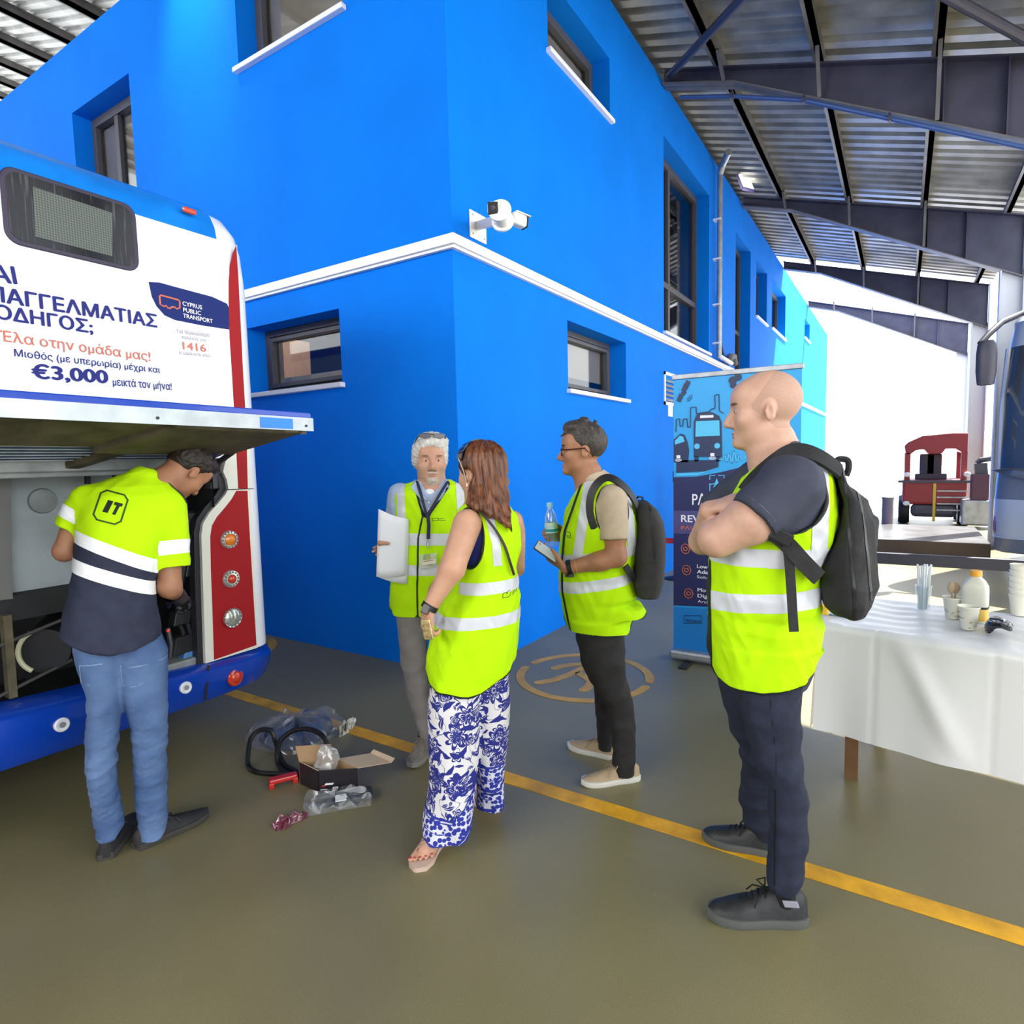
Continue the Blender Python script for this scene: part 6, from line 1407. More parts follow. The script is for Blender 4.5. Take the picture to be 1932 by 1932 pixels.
    SH = mat('tan_canvas_shoe', (.46, .34, .21), .8, var=.06, vscale=40); SO = mat('white_shoe_sole', (.74, .72, .66), .5); LA = mat('tan_laces', (.40, .29, .17), .8)
    shoe_at(P, an, (1097, 1482), .285, (SH, SO, LA), .047, .085, sole=.028, label='tan canvas shoe, toe on the yellow line')
    shoe_at(P, af, (1076, 1410), .285, (SH, SO, LA), .046, .082, sole=.027)
    # wrist watch and bands
    m = MB(); a, b = L(1135, 1058, .205), L(1068, 1072, .20); d = _n(b-a); c = a + (b-a)*.90; e1 = _n(np.cross(d, (0, 1, 0))); e2 = np.cross(d, e1)
    ring = lambda c, rr: [c + rr*(math.cos(t)*e1 + math.sin(t)*e2) for t in np.linspace(0, 2*math.pi, 22)[:-1]]
    for k in (-.008, -.004, 0, .004, .008): m.tube(ring(c + d*k, .0335), .0026, 6, closed=True)
    wt = m.build('wristwatch', BLACK, r, smooth=True); MB().lathe([(.019, 0), (.021, .004), (.021, .010), (.017, .012)], c - np.array((0, 0, .030)) + np.array((0, -.012, 0)), (0, -.35, -1), 20).build('watch_case', mat('watch_case', (.02, .025, .015), .3), wt, smooth=True)
    MB().tube(ring(c - d*.03, .0345), .0016, 6, closed=True).build('wristband', mat('wristband_orange', (.6, .3, .12), .6), r, smooth=True)
    # phone in the near hand
    c = L(1020, 1042, .215); o = P.held('phone', 'smartphone held flat in the spectacled man\'s hand', 'phone', c); d = _n(np.array((.80, .05, -.58))); n = np.array((.50, -.40, .77)); n = _n(n - d*(n @ d)); e = np.cross(n, d)
    c = c + n*.019 + d*.02
    MB().obox(c, d*.060, e*.036, n*.004).build('phone_body', mat('phone_dark', (.05, .05, .055), .3), o, bevel=.003); MB().obox(c + n*.0044, d*.056, e*.033, n*.0006).build('screen', mat('phone_screen', (.62, .66, .70), .12), o)
    # water bottle in the far hand
    c = L(1043, 1031, -.135); o = P.held('water_bottle', 'clear plastic water bottle in the spectacled man\'s far hand', 'bottle', c); ax = _n(np.array((-.06, 0, 1)))
    WB = clear('bottle_plastic', (.80, .90, .97), gloss=.16, rough=.04, opaque=.10, opcol=(.7, .85, .95)); Hb = L(1043, 948, -.135)[2]-c[2]
    MB().lathe([(.020, 0), (.031, .004), (.033, .02), (.030, .05), (.033, .075), (.033, .13), (.030, .145), (.026, .165), (.016, Hb-.035), (.0135, Hb-.03), (.0135, Hb-.022)], c, ax, 26).build('bottle_body', WB, o, smooth=True, angle=60)
    MB().lathe([(.0335, .072), (.0337, .074), (.0337, .122), (.0335, .124)], c, ax, 26, cap=False).build('label', mat('bottle_label', (.78, .84, .82), .5, base2=(.25, .55, .62), vscale=22), o, smooth=True); MB().lathe([(.0155, Hb-.024), (.0155, Hb-.003), (.0145, Hb)], c, ax, 20).build('cap', mat('bottle_cap', (.35, .62, .85), .35), o, smooth=True, angle=40)
    MB().lathe([(.0338, .078), (.0338, .092)], c, ax, 26, cap=False).build('label_stripe', mat('label_teal', (.02, .30, .42), .5), o, smooth=True)
    # backpack
    at = L(1225, 1133); o = P.held('backpack', 'dark grey smooth backpack worn by the spectacled man', 'backpack', at); BM = mat('charcoal_bag_cloth', (.030, .028, .029), .8, var=.12, vscale=30)
    F = SDF((.08, -.25, .88), (.42, .25, 1.52), .006); F.loft(P.rows([(945,1200,1222,.09),(960,1199,1240,.125),(985,1198,1252,.14),(1018,1196,1256,.145),(1060,1193,1255,.148),(1095,1191,1251,.148),(1118,1196,1244,.145),(1132,1208,1234,.12)]), .02, n=3)
    bd, bg_ = F.build('bag_body', BM, o, lambda V, N: creases(V, .006, 12, 6, (1, 1, .5)))
    V = bg_[0]; patch(bg_, np.where(V[:, 1] < -.03, np.abs(V[:, 2]-L(1230, 1052)[2]-.05*(V[:, 0]-L(1230, 1)[0]))-.003, 1), 'pocket_seam', BLACK, bd, .0015); patch(bg_, np.where(V[:, 1] < -.03, np.abs(V[:, 2]-L(1230, 1112)[2])-.002, 1), 'pocket_seam', BLACK, bd, .0015)
    lx = np.interp(V[:, 2], [L(1, 1115)[2], L(1, 960)[2]], [L(1237, 1115)[0], L(1222, 960)[0]]); patch(bg_, np.where((V[:, 1] < -.03) & (V[:, 2] > L(1, 1050)[2]), np.abs(V[:, 0]-lx)-.005, 1), 'zip_line', BLACK, bd, .0015)
    MB().ribbon([L(1199, 962), L(1198, 945), L(1204, 937), L(1212, 938), L(1214, 955)], (0, 0, 1) if False else [np.array((.7, 0, .7))]*5, .03, .008).build('grab_handle', BM, o, smooth=True)
    C_ = L(1130, 1000)
    for nm, pts, w in (('shoulder_strap', [L(1202, 955, .11), L(1188, 930, .15), L(1165, 908, .165), L(1145, 901, .165), L(1127, 912, .175), L(1115, 935, .185), L(1113, 965, .192), L(1119, 990, .197), L(1125, 1001, .195)], .034), ('shoulder_strap', [L(1195, 955, -.1), L(1160, 912, -.13), L(1125, 915, -.14), L(1095, 950, -.13), L(1080, 1000, -.1)], .034), ('lower_strap', [L(1180, 1068, .175), L(1188, 1080, .16), L(1196, 1092, .12)], .03)):
        q = smoothed(pts, 5, False); MB().ribbon(q, [_n((p-C_)*np.array((1, 1, .4))) for p in q], w, .010).build(nm, BLACK, o, smooth=True, angle=50)
person_bottle()

# ------------------------------------------------------------------ 3. woman with long auburn hair
def person_woman():
    P = Person('woman with long auburn hair, hi-vis vest and blue floral white trousers, seen from behind', [(815, 1610), (925, 1530)]); L, r = P.L, P.root
    F = SDF((-.36, -.36, .0), (.30, .32, 1.66), .0045)
    tors = P.rows([(945,884,942,.07),(958,872,958,.11),(975,864,972,.13),(1000,860,978,.145),(1028,861,979,.15),(1072,868,967,.143),(1111,860,973,.15),(1150,830,975,.162),(1180,818,975,.168),(1228,810,972,.172),(1262,808,962,.172),(1292,806,955,.172)])
    F.loft(tors[:8], .02, grow=-.024)
    hc, hs = L(908, 892), .96; fw = (-.66, .74, -.05); H, R = head(F, hc, fw, (-.03, .03, 1), hs, ear=(1,))
    F.cone(L(912, 915), L(915, 965), .05, .06, .03); F.ell(L(912, 962), (.09, .08, .045), k=.04)
    F.cone(L(882, 988, .125), L(853, 1072, .19), .056, .047, .02); F.cone(L(853, 1072, .19), L(808, 1150, .21), .046, .0265, .02)
    hand(F, L(808, 1150, .21), (-.10, .10, -.99), (-.75, -.6, -.05), (-.6, .75, 0), .85, (.6, .7, .7, .75), .3)
    F.cone(L(965, 985, -.09), L(985, 1060, -.16), .05, .042, .02); F.cone(L(985, 1060, -.16), L(940, 1110, -.24), .04, .027, .02); hand(F, L(940, 1110, -.24), (-.9, .3, -.2), (0, -1, 0), (0, 0, 1), .85)
    # legs and sandalled feet
    hf, tf = P.G(836, 1576), P.G(797, 1628); df = _n(tf-hf); tf = hf + df*.235; nf = np.array((-df[1], df[0], 0)); nf = nf if nf[0] < 0 else -nf
    hb, tb_ = P.G(938, 1528), P.G(890, 1508); db = _n(tb_-hb); tb_ = hb + db*.225; nb = np.array((-db[1], db[0], 0))
    for (h_, d_, n_, hip, knee, big) in ((hf, df, nf, L(858, 1270, .04), L(850, 1430, .06), 1), (hb, db, nb, L(915, 1270, -.05), L(925, 1400, -.06), -1)):
        an = h_ + d_*.035 + np.array((0, 0, .085)); F.cone(hip, knee, .07, .045, .03); F.cone(knee, an, .045, .032, .02); F.cone(an, h_ + d_*.02 + np.array((0, 0, .046)), .034, .030, .02); F.cone(h_ + d_*.03 + np.array((0, 0, .048)), h_ + d_*.165 + np.array((0, 0, .036)), .028, .020, .02); F.cone(an + d_*.01, h_ + d_*.16 + np.array((0, 0, .038)), .030, .018, .02); F.ell(h_ + d_*.135 + np.array((0, 0, .036)), (.032, .032, .018), k=.02)
        for j in range(5):
            o = (.030 - .0150*j); b = h_ + d_*(.168 - .002*j*j) + n_*o*1.05 + np.array((0, 0, .032)); e = b + d_*(.044 - .003*j) + n_*o*.12 - np.array((0, 0, .006)); F.cone(b - d_*.02, e, .0105 if j == 0 else .0085, .0095 if j == 0 else .0068, .004)
    body, geo = F.build('body', SKIN_W, r); face_parts(P, geo, hc, R, hs, HAIRD)
    NAIL = mat('red_nail_varnish', (.45, .01, .015), .2, coat=.5); ROSE = mat('rose_gold_leather', (.62, .42, .34), .3, .45); SLE = mat('sandal_sole', (.58, .42, .34), .5)
    for (h_, d_, n_, k_) in ((hf, df, nf, 1), (hb, db, nb, 0)):
        m = MB(); A_ = []; B_ = []
        for t, sg in list(zip(.5-.5*np.cos(np.linspace(0, math.pi, 28)), [1]*28)) + list(zip(.5+.5*np.cos(np.linspace(0, math.pi, 28))[1:-1], [-1]*26)):
            w_ = np.interp(t, [0, .05, .2, .5, .75, .92, 1], [.008, .024, .033, .035, .046, .038, .006]); c = h_ - d_*.012 + d_*.252*t + n_*w_*sg; A_.append(c); B_.append(c + np.array((0, 0, .018)))
        s_ = m.loft([A_, B_]).build('sandal', SLE, r, smooth=True, angle=50)
        for (t, lift, w_) in ((.60, .052, .038), (.66, .046, .040), (.40, .074, .034), (.47, .066, .036)):
            q = [h_ + d_*.24*t + n_*w_*math.cos(a) * (1) + np.array((0, 0, .016 + lift*math.sin(a))) + d_*.02*math.cos(a) for a in np.linspace(0, math.pi, 11)]; MB().ribbon(q, [_n(p - h_ - d_*.24*t - np.array((0, 0, .01))) for p in q], .007, .003).build('sandal_strap', ROSE, s_, smooth=True)
        q = [h_ + d_*.04 + n_*.034*math.cos(a) - d_*.045*math.sin(a) + np.array((0, 0, .072 + .01*math.cos(a)**2)) for a in np.linspace(-.4, math.pi+.4, 12)]; MB().tube(q, .003, 6).build('sandal_strap', ROSE, s_, smooth=True)
        if k_:
            for j in range(5):
                o = (.030 - .0150*j); b = h_ + d_*(.168 - .002*j*j + .044 - .003*j) + n_*o*1.15 + np.array((0, 0, .034)); MB().ell(b, (.0065 if j == 0 else .005,)*2 + (.003,), 10, 6).build('toenail', NAIL, r, smooth=True)
    # hair
    AUB = mat('auburn_hair', (.060, .016, .006), .42, base2=(.21, .075, .030), vscale=8, spec=.5)
    nt = AUB.node_tree; nz = [n for n in nt.nodes if n.type == 'TEX_NOISE'][0]; mp = nt.nodes.new('ShaderNodeMapping'); mp.inputs['Scale'].default_value = (9, 9, 1.0); tcn = [n for n in nt.nodes if n.type == 'TEX_COORD'][0]; nt.links.new(tcn.outputs['Object'], mp.inputs[0]); nt.links.new(mp.outputs[0], nz.inputs['Vector'])
    F = SDF((-.16, -.2, 1.18), (.22, .2, 1.68), .004)
    F.loft(P.rows([(838,898,926,.03,.0),(844,886,938,.07,.0),(853,878,945,.088,.0),(866,872,951,.098,.0),(880,874,956,.102,.004),(895,882,960,.10,.015),(912,887,964,.095,.032),(930,884,968,.088,.052),(948,881,973,.074,.082),(958,888,976,.062,.102),(972,915,980,.050,.125),(985,944,982,.036,.155),(997,958,982,.026,.165),(1006,966,979,.014,.165)]), .0, n=2.1)
    F.ell(H(-.014, 0, .036), np.array((.108, .086, .097))*hs, R, .02)
    F.ell(H(.085, .0, -.02), (.055, .075, .085), R, .012, 's'); F.ell(H(-.004, .082, -.012), (.030, .032, .032), R, .01, 's')
    F.build('hair', AUB, r, lambda V, N: .0040*np.sin(np.arctan2(V[:, 0]-hc[0]-.02, -(V[:, 1]-hc[1]-.02))*26 + 6*np.sin(V[:, 2]*9) ) + .0025*np.sin(np.arctan2(V[:, 0]-hc[0]-.02, -(V[:, 1]-hc[1]-.02))*61 + 5*np.sin(V[:, 2]*13)))
    MB().tube([L(881, 906, .06) + np.array((0, -.006, -.012)), L(881, 912, .062)+np.array((0, -.006, -.012))], .004, 6).build('earring', mat('earring_gold', (.75, .5, .25), .25, .8), r, smooth=True)
    # sunglasses pushed up on the hair
    c = L(912, 842, 0); o = P.held('sunglasses', 'dark sunglasses pushed up on the auburn-haired woman\'s head', 'sunglasses', c); g = MB()
    HH = lambda x, y, z: H(x, y, z); q = [H(.02, .100*math.cos(a), .045 + .090*math.sin(a)) for a in np.linspace(.15, math.pi-.15, 19)]
    g.ribbon(q, [_n(p-hc) for p in q], .036, .006); g.build('lens_band', mat('sunglass_black', (.006, .006, .010), .12, coat=.4), o, smooth=True); 
    for y in (-1, 1): MB().tube([H(.02, .104*y, .062), H(-.005, .104*y, .01), H(-.012, .100*y, -.030)], .0022, 6).build('temple_arm', mat('temple_grey', (.35, .33, .33), .3), o, smooth=True)
    # sleeveless blue top
    F = SDF((-.36, -.32, .7), (.3, .3, 1.42), .006); F.loft(tors, .02, grow=-.006); F.ell(L(876, 985, .19), (.048, .085, .075), k=.01, op='s')
    F.build('blue_top', mat('royal_blue_top', (.010, .016, .14), .75, bump=.2, bscale=60), r)
    # vest
    F = SDF((-.36, -.34, .62), (.3, .32, 1.46), .006); F.loft(tors, .02, grow=.014)
    hem = P.edge([(790, 1225), (805, 1262), (807, 1276), (830, 1283), (881, 1287), (905, 1281), (930, 1266), (959, 1249), (970, 1236), (985, 1224)]); F.cut(lambda X, Y, Z: hem(X.ravel())[:, None, None] - Z)
    ca, cr = L(882, 1013, .17), np.array((.060, .13, .125)); F.ell(ca, cr, k=.006, op='s'); F.ell(L(975, 1005, -.13), (.05, .10, .115), k=.008, op='s')
    F.cone(L(912, 935, 0), L(912, 955, .0), .07, .062, .01, op='s')
    vest, vg = F.build('hi_vis_vest', HIVIS, r, lambda V, N: creases(V, .011, 25, 21, (1, 1, .5)) + creases(V, .005, 60, 3, (.8, .8, .5)))
    V = vg[0]; patch(vg, np.minimum(np.where(V[:, 0] > L(868, 1)[0]*0 + L(866, 1090, .15)[0], band_attr(V, P, (870, 1100), (970, 1091), .023), 1), band_attr(V, P, (828, 1162), (977, 1149), .023)), 'reflective_band', TAPE, vest)
    sx = np.interp(V[:, 2], [L(1, 1092)[2], L(1, 1050)[2], L(1, 1000)[2], L(1, 960)[2]], [L(939, 1092, .14)[0], L(936, 1050, .14)[0], L(924, 1000, .14)[0], L(904, 960, .12)[0]]); patch(vg, np.where((V[:, 1] < .02) & (V[:, 2] > L(1, 1094)[2]), np.abs(V[:, 0]-sx)-.016, 1), 'reflective_strap', TAPE, vest, .0018)
    patch(vg, np.minimum.reduce([V[:, 2]-hem(V[:, 0])-.009, np.where(V[:, 1] < 0, np.abs(ellv(V, ca, cr))*.085-.008, 1)]), 'piping', PIPING, vest, .0025)
    s_ = strokes([[(0, .004), (.002, .020), (.016, .022), (.018, .014), (.022, .024), (.030, .026), (.036, .014), (.032, .004), (.022, .002), (0, .004)], [(.044, .002), (.046, .018), (.054, .018), (.054, .011), (.046, .010)], [(.062, .006), (.062, .018), (.068, .019)]], .0022); print_on(vg, s_, L(949, 1131, .16) - np.array((0, .3, 0)), (.97, 0, .1), (0, 0, 1), (0, 1, 0), 'vest_emblem', PIPING, vest)
    Q_ = smoothed([L(898, 958, .13), L(915, 975, .165), L(935, 1000, .172), L(952, 1030, .165), L(962, 1060, .155), L(970, 1085, .13)], 5, False); so = P.held('bag_strap', 'thin dark shoulder strap across the back of the woman\'s vest', 'strap', L(970, 1085, .13)); MB().ribbon(Q_, [np.array((.3, -1, .2))]*len(Q_), .010, .003).build('strap', mat('strap_brown', (.03, .022, .018), .6), so, smooth=True)
    # floral trousers
    FLO = bpy.data.materials.new('blue_floral_cotton'); FLO.use_nodes = True; nt = FLO.node_tree; K = nt.links.new; Nn = nt.nodes.new; b = nt.nodes['Principled BSDF']; b.inputs['Roughness'].default_value = .8
    def mm(op, *A):
        m_ = Nn('ShaderNodeMath'); m_.operation = op
        for i, x in enumerate(A):
            if isinstance(x, (int, float)): m_.inputs[i].default_value = x
            else: K(x, m_.inputs[i])
        return m_.outputs[0]
    tc = Nn('ShaderNodeTexCoord'); sx_ = Nn('ShaderNodeSeparateXYZ'); K(tc.outputs['Object'], sx_.inputs[0]); nz = Nn('ShaderNodeTexNoise'); nz.inputs['Scale'].default_value = 14; nz.inputs['Detail'].default_value = 1; K(tc.outputs['Object'], nz.inputs['Vector']); sn = Nn('ShaderNodeSeparateColor'); K(nz.outputs['Color'], sn.inputs[0])
    PX = mm('ADD', mm('MULTIPLY_ADD', sx_.outputs['Y'], -.25, sx_.outputs['X']), mm('MULTIPLY', sn.outputs[0], .035)); PZ = mm('ADD', sx_.outputs['Z'], mm('MULTIPLY', sn.outputs[1], .035))
    def cells(sc, rnd=.8, ox=0.0):
        cv = Nn('ShaderNodeCombineXYZ'); K(mm('ADD', PX, ox), cv.inputs[0]); K(PZ, cv.inputs[1]); v = Nn('ShaderNodeTexVoronoi'); v.voronoi_dimensions = '2D'; v.inputs['Scale'].default_value = sc; v.inputs['Randomness'].default_value = rnd; K(cv.outputs[0], v.inputs['Vector'])
        sp_ = Nn('ShaderNodeSeparateXYZ'); K(v.outputs['Position'], sp_.inputs[0]); sc_ = Nn('ShaderNodeSeparateColor'); K(v.outputs['Color'], sc_.inputs[0])
        return mm('SUBTRACT', mm('ADD', PX, ox), sp_.outputs[0]), mm('SUBTRACT', PZ, sp_.outputs[1]), sc_.outputs[0], sc_.outputs[1]
    def hyp(a_, b_): return mm('SQRT', mm('ADD', mm('MULTIPLY', a_, a_), mm('MULTIPLY', b_, b_)))
    def flowers(sc, R0, k, ox):
        dx, dz, ra, rb = cells(sc, .75, ox); r_ = hyp(dx, dz); th = mm('ARCTAN2', dz, dx); lob = mm('MULTIPLY_ADD', mm('ABSOLUTE', mm('SINE', mm('MULTIPLY_ADD', th, k, mm('MULTIPLY', ra, 6)))), .45, .55); rel = mm('DIVIDE', r_, mm('MULTIPLY', lob, R0))
        body = mm('LESS_THAN', rel, 1.0); ring = mm('MULTIPLY', mm('GREATER_THAN', rel, .58), mm('LESS_THAN', rel, .72)); vein = mm('MULTIPLY', mm('LESS_THAN', mm('ABSOLUTE', mm('SINE', mm('MULTIPLY_ADD', th, k*2, mm('MULTIPLY', ra, 12)))), .22), mm('GREATER_THAN', rel, .34))
        dot = mm('LESS_THAN', rel, .16); return mm('MAXIMUM', mm('MULTIPLY', body, mm('SUBTRACT', 1.0, mm('MAXIMUM', mm('MAXIMUM', ring, mm('MULTIPLY', vein, mm('LESS_THAN', rel, .6))), mm('MULTIPLY', mm('GREATER_THAN', rel, .16), mm('LESS_THAN', rel, .25))))), dot)
    def leafs(sc, L_, Wd, ox):
        dx, dz, ra, rb = cells(sc, .95, ox); an_ = mm('MULTIPLY', ra, 6.283); c_, s_ = mm('COSINE', an_), mm('SINE', an_); u = mm('ADD', mm('MULTIPLY', dx, c_), mm('MULTIPLY', dz, s_)); v = mm('SUBTRACT', mm('MULTIPLY', dz, c_), mm('MULTIPLY', dx, s_)); v = mm('ADD', v, mm('MULTIPLY', mm('MULTIPLY', u, u), 9.0))
        sh = mm('LESS_THAN', mm('ADD', mm('ABSOLUTE', mm('DIVIDE', u, L_)), mm('POWER', mm('ABSOLUTE', mm('DIVIDE', v, Wd)), 1.4)), 1.0); rib = mm('LESS_THAN', mm('ABSOLUTE', v), Wd*.09); return mm('MULTIPLY', sh, mm('SUBTRACT', 1.0, mm('MULTIPLY', rib, mm('GREATER_THAN', rb, .45))))
    st = mm('LESS_THAN', mm('ABSOLUTE', mm('SUBTRACT', nz.outputs['Fac'], .5)), .007)
    fac = mm('MAXIMUM', mm('MAXIMUM', flowers(7.2, .052, 4, 0.0), flowers(11.0, .026, 2.5, 3.37)), mm('MAXIMUM', mm('MAXIMUM', leafs(12, .027, .010, 1.7), leafs(24, .017, .006, 5.2)), mm('MAXIMUM', leafs(10, .030, .011, 8.1), st)))
    mx = Nn('ShaderNodeMix'); mx.data_type = 'RGBA'; mx.inputs['A'].default_value = (.72, .70, .71, 1); mx.inputs['B'].default_value = (.012, .018, .21, 1); K(fac, mx.inputs['Factor']); K(mx.outputs['Result'], b.inputs['Base Color'])
    F = SDF((-.34, -.30, .05), (.30, .34, .86), .006)
    F.loft(P.rows([(1200,832,955,.13,0),(1262,816,905,.125,.03),(1330,807,906,.13,.04),(1400,807,905,.12,.05),(1460,807,902,.115,.06),(1510,805,899,.11,.07),(1550,801,894,.105,.08),(1586,798,890,.10,.085)]), .03)
    F.loft(P.rows([(1200,832,955,.13,0),(1262,860,958,.125,-.04),(1330,880,965,.12,-.05),(1400,889,961,.115,-.06),(1440,893,957,.11,-.07),(1480,896,952,.10,-.08),(1520,897,948,.09,-.08)]), .012)
    h1 = P.edge([(780, 1572), (800, 1575), (825, 1580), (855, 1580), (875, 1562), (893, 1536), (905, 1515)], .085); h2 = P.edge([(880, 1520), (897, 1519), (925, 1515), (950, 1504), (960, 1498)], -.08)
    yc = -.01; F.cut(lambda X, Y, Z: np.where(Y + .0*X < yc, h1(X.ravel())[:, None, None] - Z, h2(X.ravel())[:, None, None] - Z))
    tr, tg = F.build('floral_trousers', FLO, r, lambda V, N: .010*np.sin(V[:, 0]*42 + 3*np.sin(V[:, 2]*5))*np.interp(V[:, 2], [.05, .7], [1, .2]) + creases(V, .006, 18, 4, (1, 1, .4)))
    V = tg[0]; fr = V[:, 1] < yc; hh_ = np.where(fr, h1(V[:, 0]), h2(V[:, 0])); t = V[:, 2] - hh_
    BORD = bpy.data.materials.new('blue_border_print'); BORD.use_nodes = True; nt = BORD.node_tree; b = nt.nodes['Principled BSDF']; b.inputs['Roughness'].default_value = .8; K = nt.links.new; Nn = nt.nodes.new
    tc = Nn('ShaderNodeTexCoord'); v = Nn('ShaderNodeTexVoronoi'); v.inputs['Scale'].default_value = 52; v.inputs['Randomness'].default_value = .7; K(tc.outputs['Object'], v.inputs['Vector']); m_ = Nn('ShaderNodeMapRange'); m_.inputs['From Min'].default_value = .53; m_.inputs['From Max'].default_value = .49; K(v.outputs['Distance'], m_.inputs['Value']); mx = Nn('ShaderNodeMix'); mx.data_type = 'RGBA'; mx.inputs['A'].default_value = (.66, .66, .74, 1); mx.inputs['B'].default_value = (.018, .028, .30, 1); K(m_.outputs[0], mx.inputs['Factor']); K(mx.outputs['Result'], b.inputs['Base Color'])
    BL = mat('border_blue', (.022, .036, .30), .8)
    patch(tg, t - .125, 'border_print', BORD, tr, .0010)
    for (a_, b_) in ((-.01, .006), (.010, .024), (.064, .069), (.108, .114), (.120, .130)): patch(tg, np.maximum(a_-t, t-b_), 'border_stripe', BL, tr, .0018)
    # watch and the golden phone
    a, b_ = L(853, 1072, .19), L(808, 1150, .21); d = _n(b_-a); c = a + (b_-a)*.94; e1 = _n(np.cross(d, (0, 1, 0))); e2 = np.cross(d, e1); m = MB()
    for k in (-.008, -.004, 0, .004, .008): m.tube([c + d*k + .030*(math.cos(t_)*e1 + math.sin(t_)*e2) for t_ in np.linspace(0, 2*math.pi, 22)[:-1]], .0026, 6, closed=True)
    w_ = m.build('smartwatch', BLACK, r, smooth=True); MB().obox(c + np.array((-.012, -.028, 0)), e1*.016, d*.018, np.array((-.3, -.95, 0))*.005).build('watch_case', mat('watch_dark', (.02, .012, .012), .2, coat=.5), w_, bevel=.004)
    c = L(806, 1188, .225); o = P.held('gold_phone_case', 'small golden phone case in the woman\'s lowered hand', 'phone', c - np.array((0, 0, .05))); MB().obox(c, np.array((.017, -.012, .003)), np.array((.003, .004, 0)), np.array((-.006, 0, .038))).build('case', mat('gold_case', (.55, .42, .20), .3, .5, var=.4, vscale=60), o, bevel=.004)
person_woman()

# ------------------------------------------------------------------ 4. grey haired man with papers
def person_grey():
    P = Person('white-haired bearded man in hi-vis vest and light blue shirt, holding papers, facing camera', [(800, 1412), (848, 1408)]); L, r = P.L, P.root
    F = SDF((-.36, -.32, .0), (.40, .30, 1.72), .0045)
    tors = P.rows([(905,786,846,.075),(915,758,866,.10),(930,743,880,.118),(960,740,885,.125),(1000,741,884,.13),(1050,740,880,.13),(1100,739,878,.13),(1148,739,875,.135),(1170,743,871,.135)])
    F.loft(tors[:8], .02, grow=-.022)
    hc, hs = L(812, 869), 1.03; H, R = head(F, hc, (.10, -1, -.02), (0.02, 0, 1), hs, jw=1.16)
    F.cone(L(815, 900), L(814, 935), .056, .065, .03); F.ell(L(814, 925), (.10, .075, .04), k=.04)
    F.cone(L(754, 938, .0), L(738, 1045, -.02), .05, .042, .02); F.cone(L(738, 1045, -.02), L(762, 1034, .085), .04, .028, .02); hand(F, L(761, 1033, .085), (-.92, -.30, -.08), (.25, .95, 0), (0, 0, 1), .95, (.2, .25, .3, .3)); F.cone(L(718, 1030, .14), L(716, 1024, .185), .0125, .011, .008); F.cone(L(716, 1024, .185), L(733, 1025, .19), .0108, .0085, .004)
    F.cone(L(874, 938, .0), L(886, 1045, -.02), .05, .042, .02); F.cone(L(886, 1045, -.02), L(862, 1090, .16), .04, .028, .02); hand(F, L(862, 1090, .16), (-.9, -.2, -.1), (0, -.3, 1), (0, -1, 0), .95)
    RN = [(1120,748,865,.12,0),(1165,746,806,.112,0),(1200,750,806,.11,0),(1250,757,807,.10,.01),(1320,770,810,.08,.02),(1365,786,815,.065,.02),(1392,790,816,.06,.02)]
    RF = [(1120,748,865,.12,0),(1165,808,868,.112,0),(1250,815,866,.10,.0),(1320,822,864,.08,.0),(1392,832,864,.06,.0)]
    an, af = legs(F, P, RN, k=.6), legs(F, P, RF, k=.6); F.cone(L(808, 1060), L(808, 1140), .11, .09, .03)
    body, geo = F.build('body', SKIN, r); HWH = mat('white_hair', (.46, .44, .41), .6, base2=(.64, .62, .59), vscale=40); face_parts(P, geo, hc, R, hs, mat('grey_brown_brow', (.16, .11, .08), .7))
    V, N, Q = geo; q = local(V, hc, R, hs); e = lambda p, rr: np.sqrt((((q-np.array(p))/np.array(rr))**2).sum(1))-1; lip = e((.089, 0, -.071), (.03, .021, .0105))
    bd = np.minimum(e((.076, 0, -.098), (.05, .028, .022)), e((.090, 0, -.0575), (.03, .028, .0055))); patch(geo, np.where(np.abs(q).max(1) < .16, np.maximum(bd, -lip), 1), 'beard', mat('grizzled_beard', (.34, .27, .22), .7, base2=(.52, .46, .40), vscale=90), r, .002)
    patch(geo, np.where(np.abs(q).max(1) < .16, np.maximum.reduce([q[:, 2] + .043 - .35*np.abs(q[:, 1]), -.115 - q[:, 2], .012 - q[:, 0], -lip]), 1), 'stubble', mat('grey_stubble', (.46, .27, .19), .6, var=.10, vscale=150), r, .0008)
    F = SDF(hc-.17, hc+.18, .004); E = lambda p, rr, k=.012, op='u': F.ell(H(*p), np.array(rr)*hs, R, k*hs, op)
    E((-.016, 0, .040), (.106, .092, .100), 0); E((.025, .014, .095), (.074, .074, .046), .03); E((-.03, 0, -.005), (.075, .090, .058), .02)
    E((.098, -.004, -.030), (.085, .066, .094), .022, 's'); E((.03, 0, -.085), (.11, .12, .042), .015, 's')
    F.build('hair', HWH, r, lambda V, N: (lambda q: .0014*np.sin(np.arctan2(q[:, 1], q[:, 2]+.02)*30 + 3*np.sin(q[:, 0]*24)) + .0012*np.sin(np.arctan2(q[:, 1], q[:, 2]+.02)*67 + 4*np.sin(q[:, 0]*31 + 1)))(local(V, hc, R, hs)))
    c = H(.08, 0, .115); o = P.held('sunglasses', 'dark sunglasses pushed up on the white-haired man\'s head', 'sunglasses', c); SGB = mat('sunglass_dark', (.012, .010, .018), .12, coat=.4)
    for y in (-1, 1):
        q_ = [(.006, .018), (.030, .022), (.062, .016), (.066, .002), (.056, -.016), (.030, -.020), (.010, -.010)]; lens = [H(.098 - .55*a_**1.0*abs(a_)*2.5, a_*y, .122 + b_*.62) for a_, b_ in q_]; MB().prism(lens, R[:, 0]*.004).build('lens', SGB, o, bevel=.001)
        MB().tube([H(.085, .064*y, .120), H(.04, .076*y, .098), H(-.02, .082*y, .07)], .003, 6).build('temple_arm', SGB, o, smooth=True)
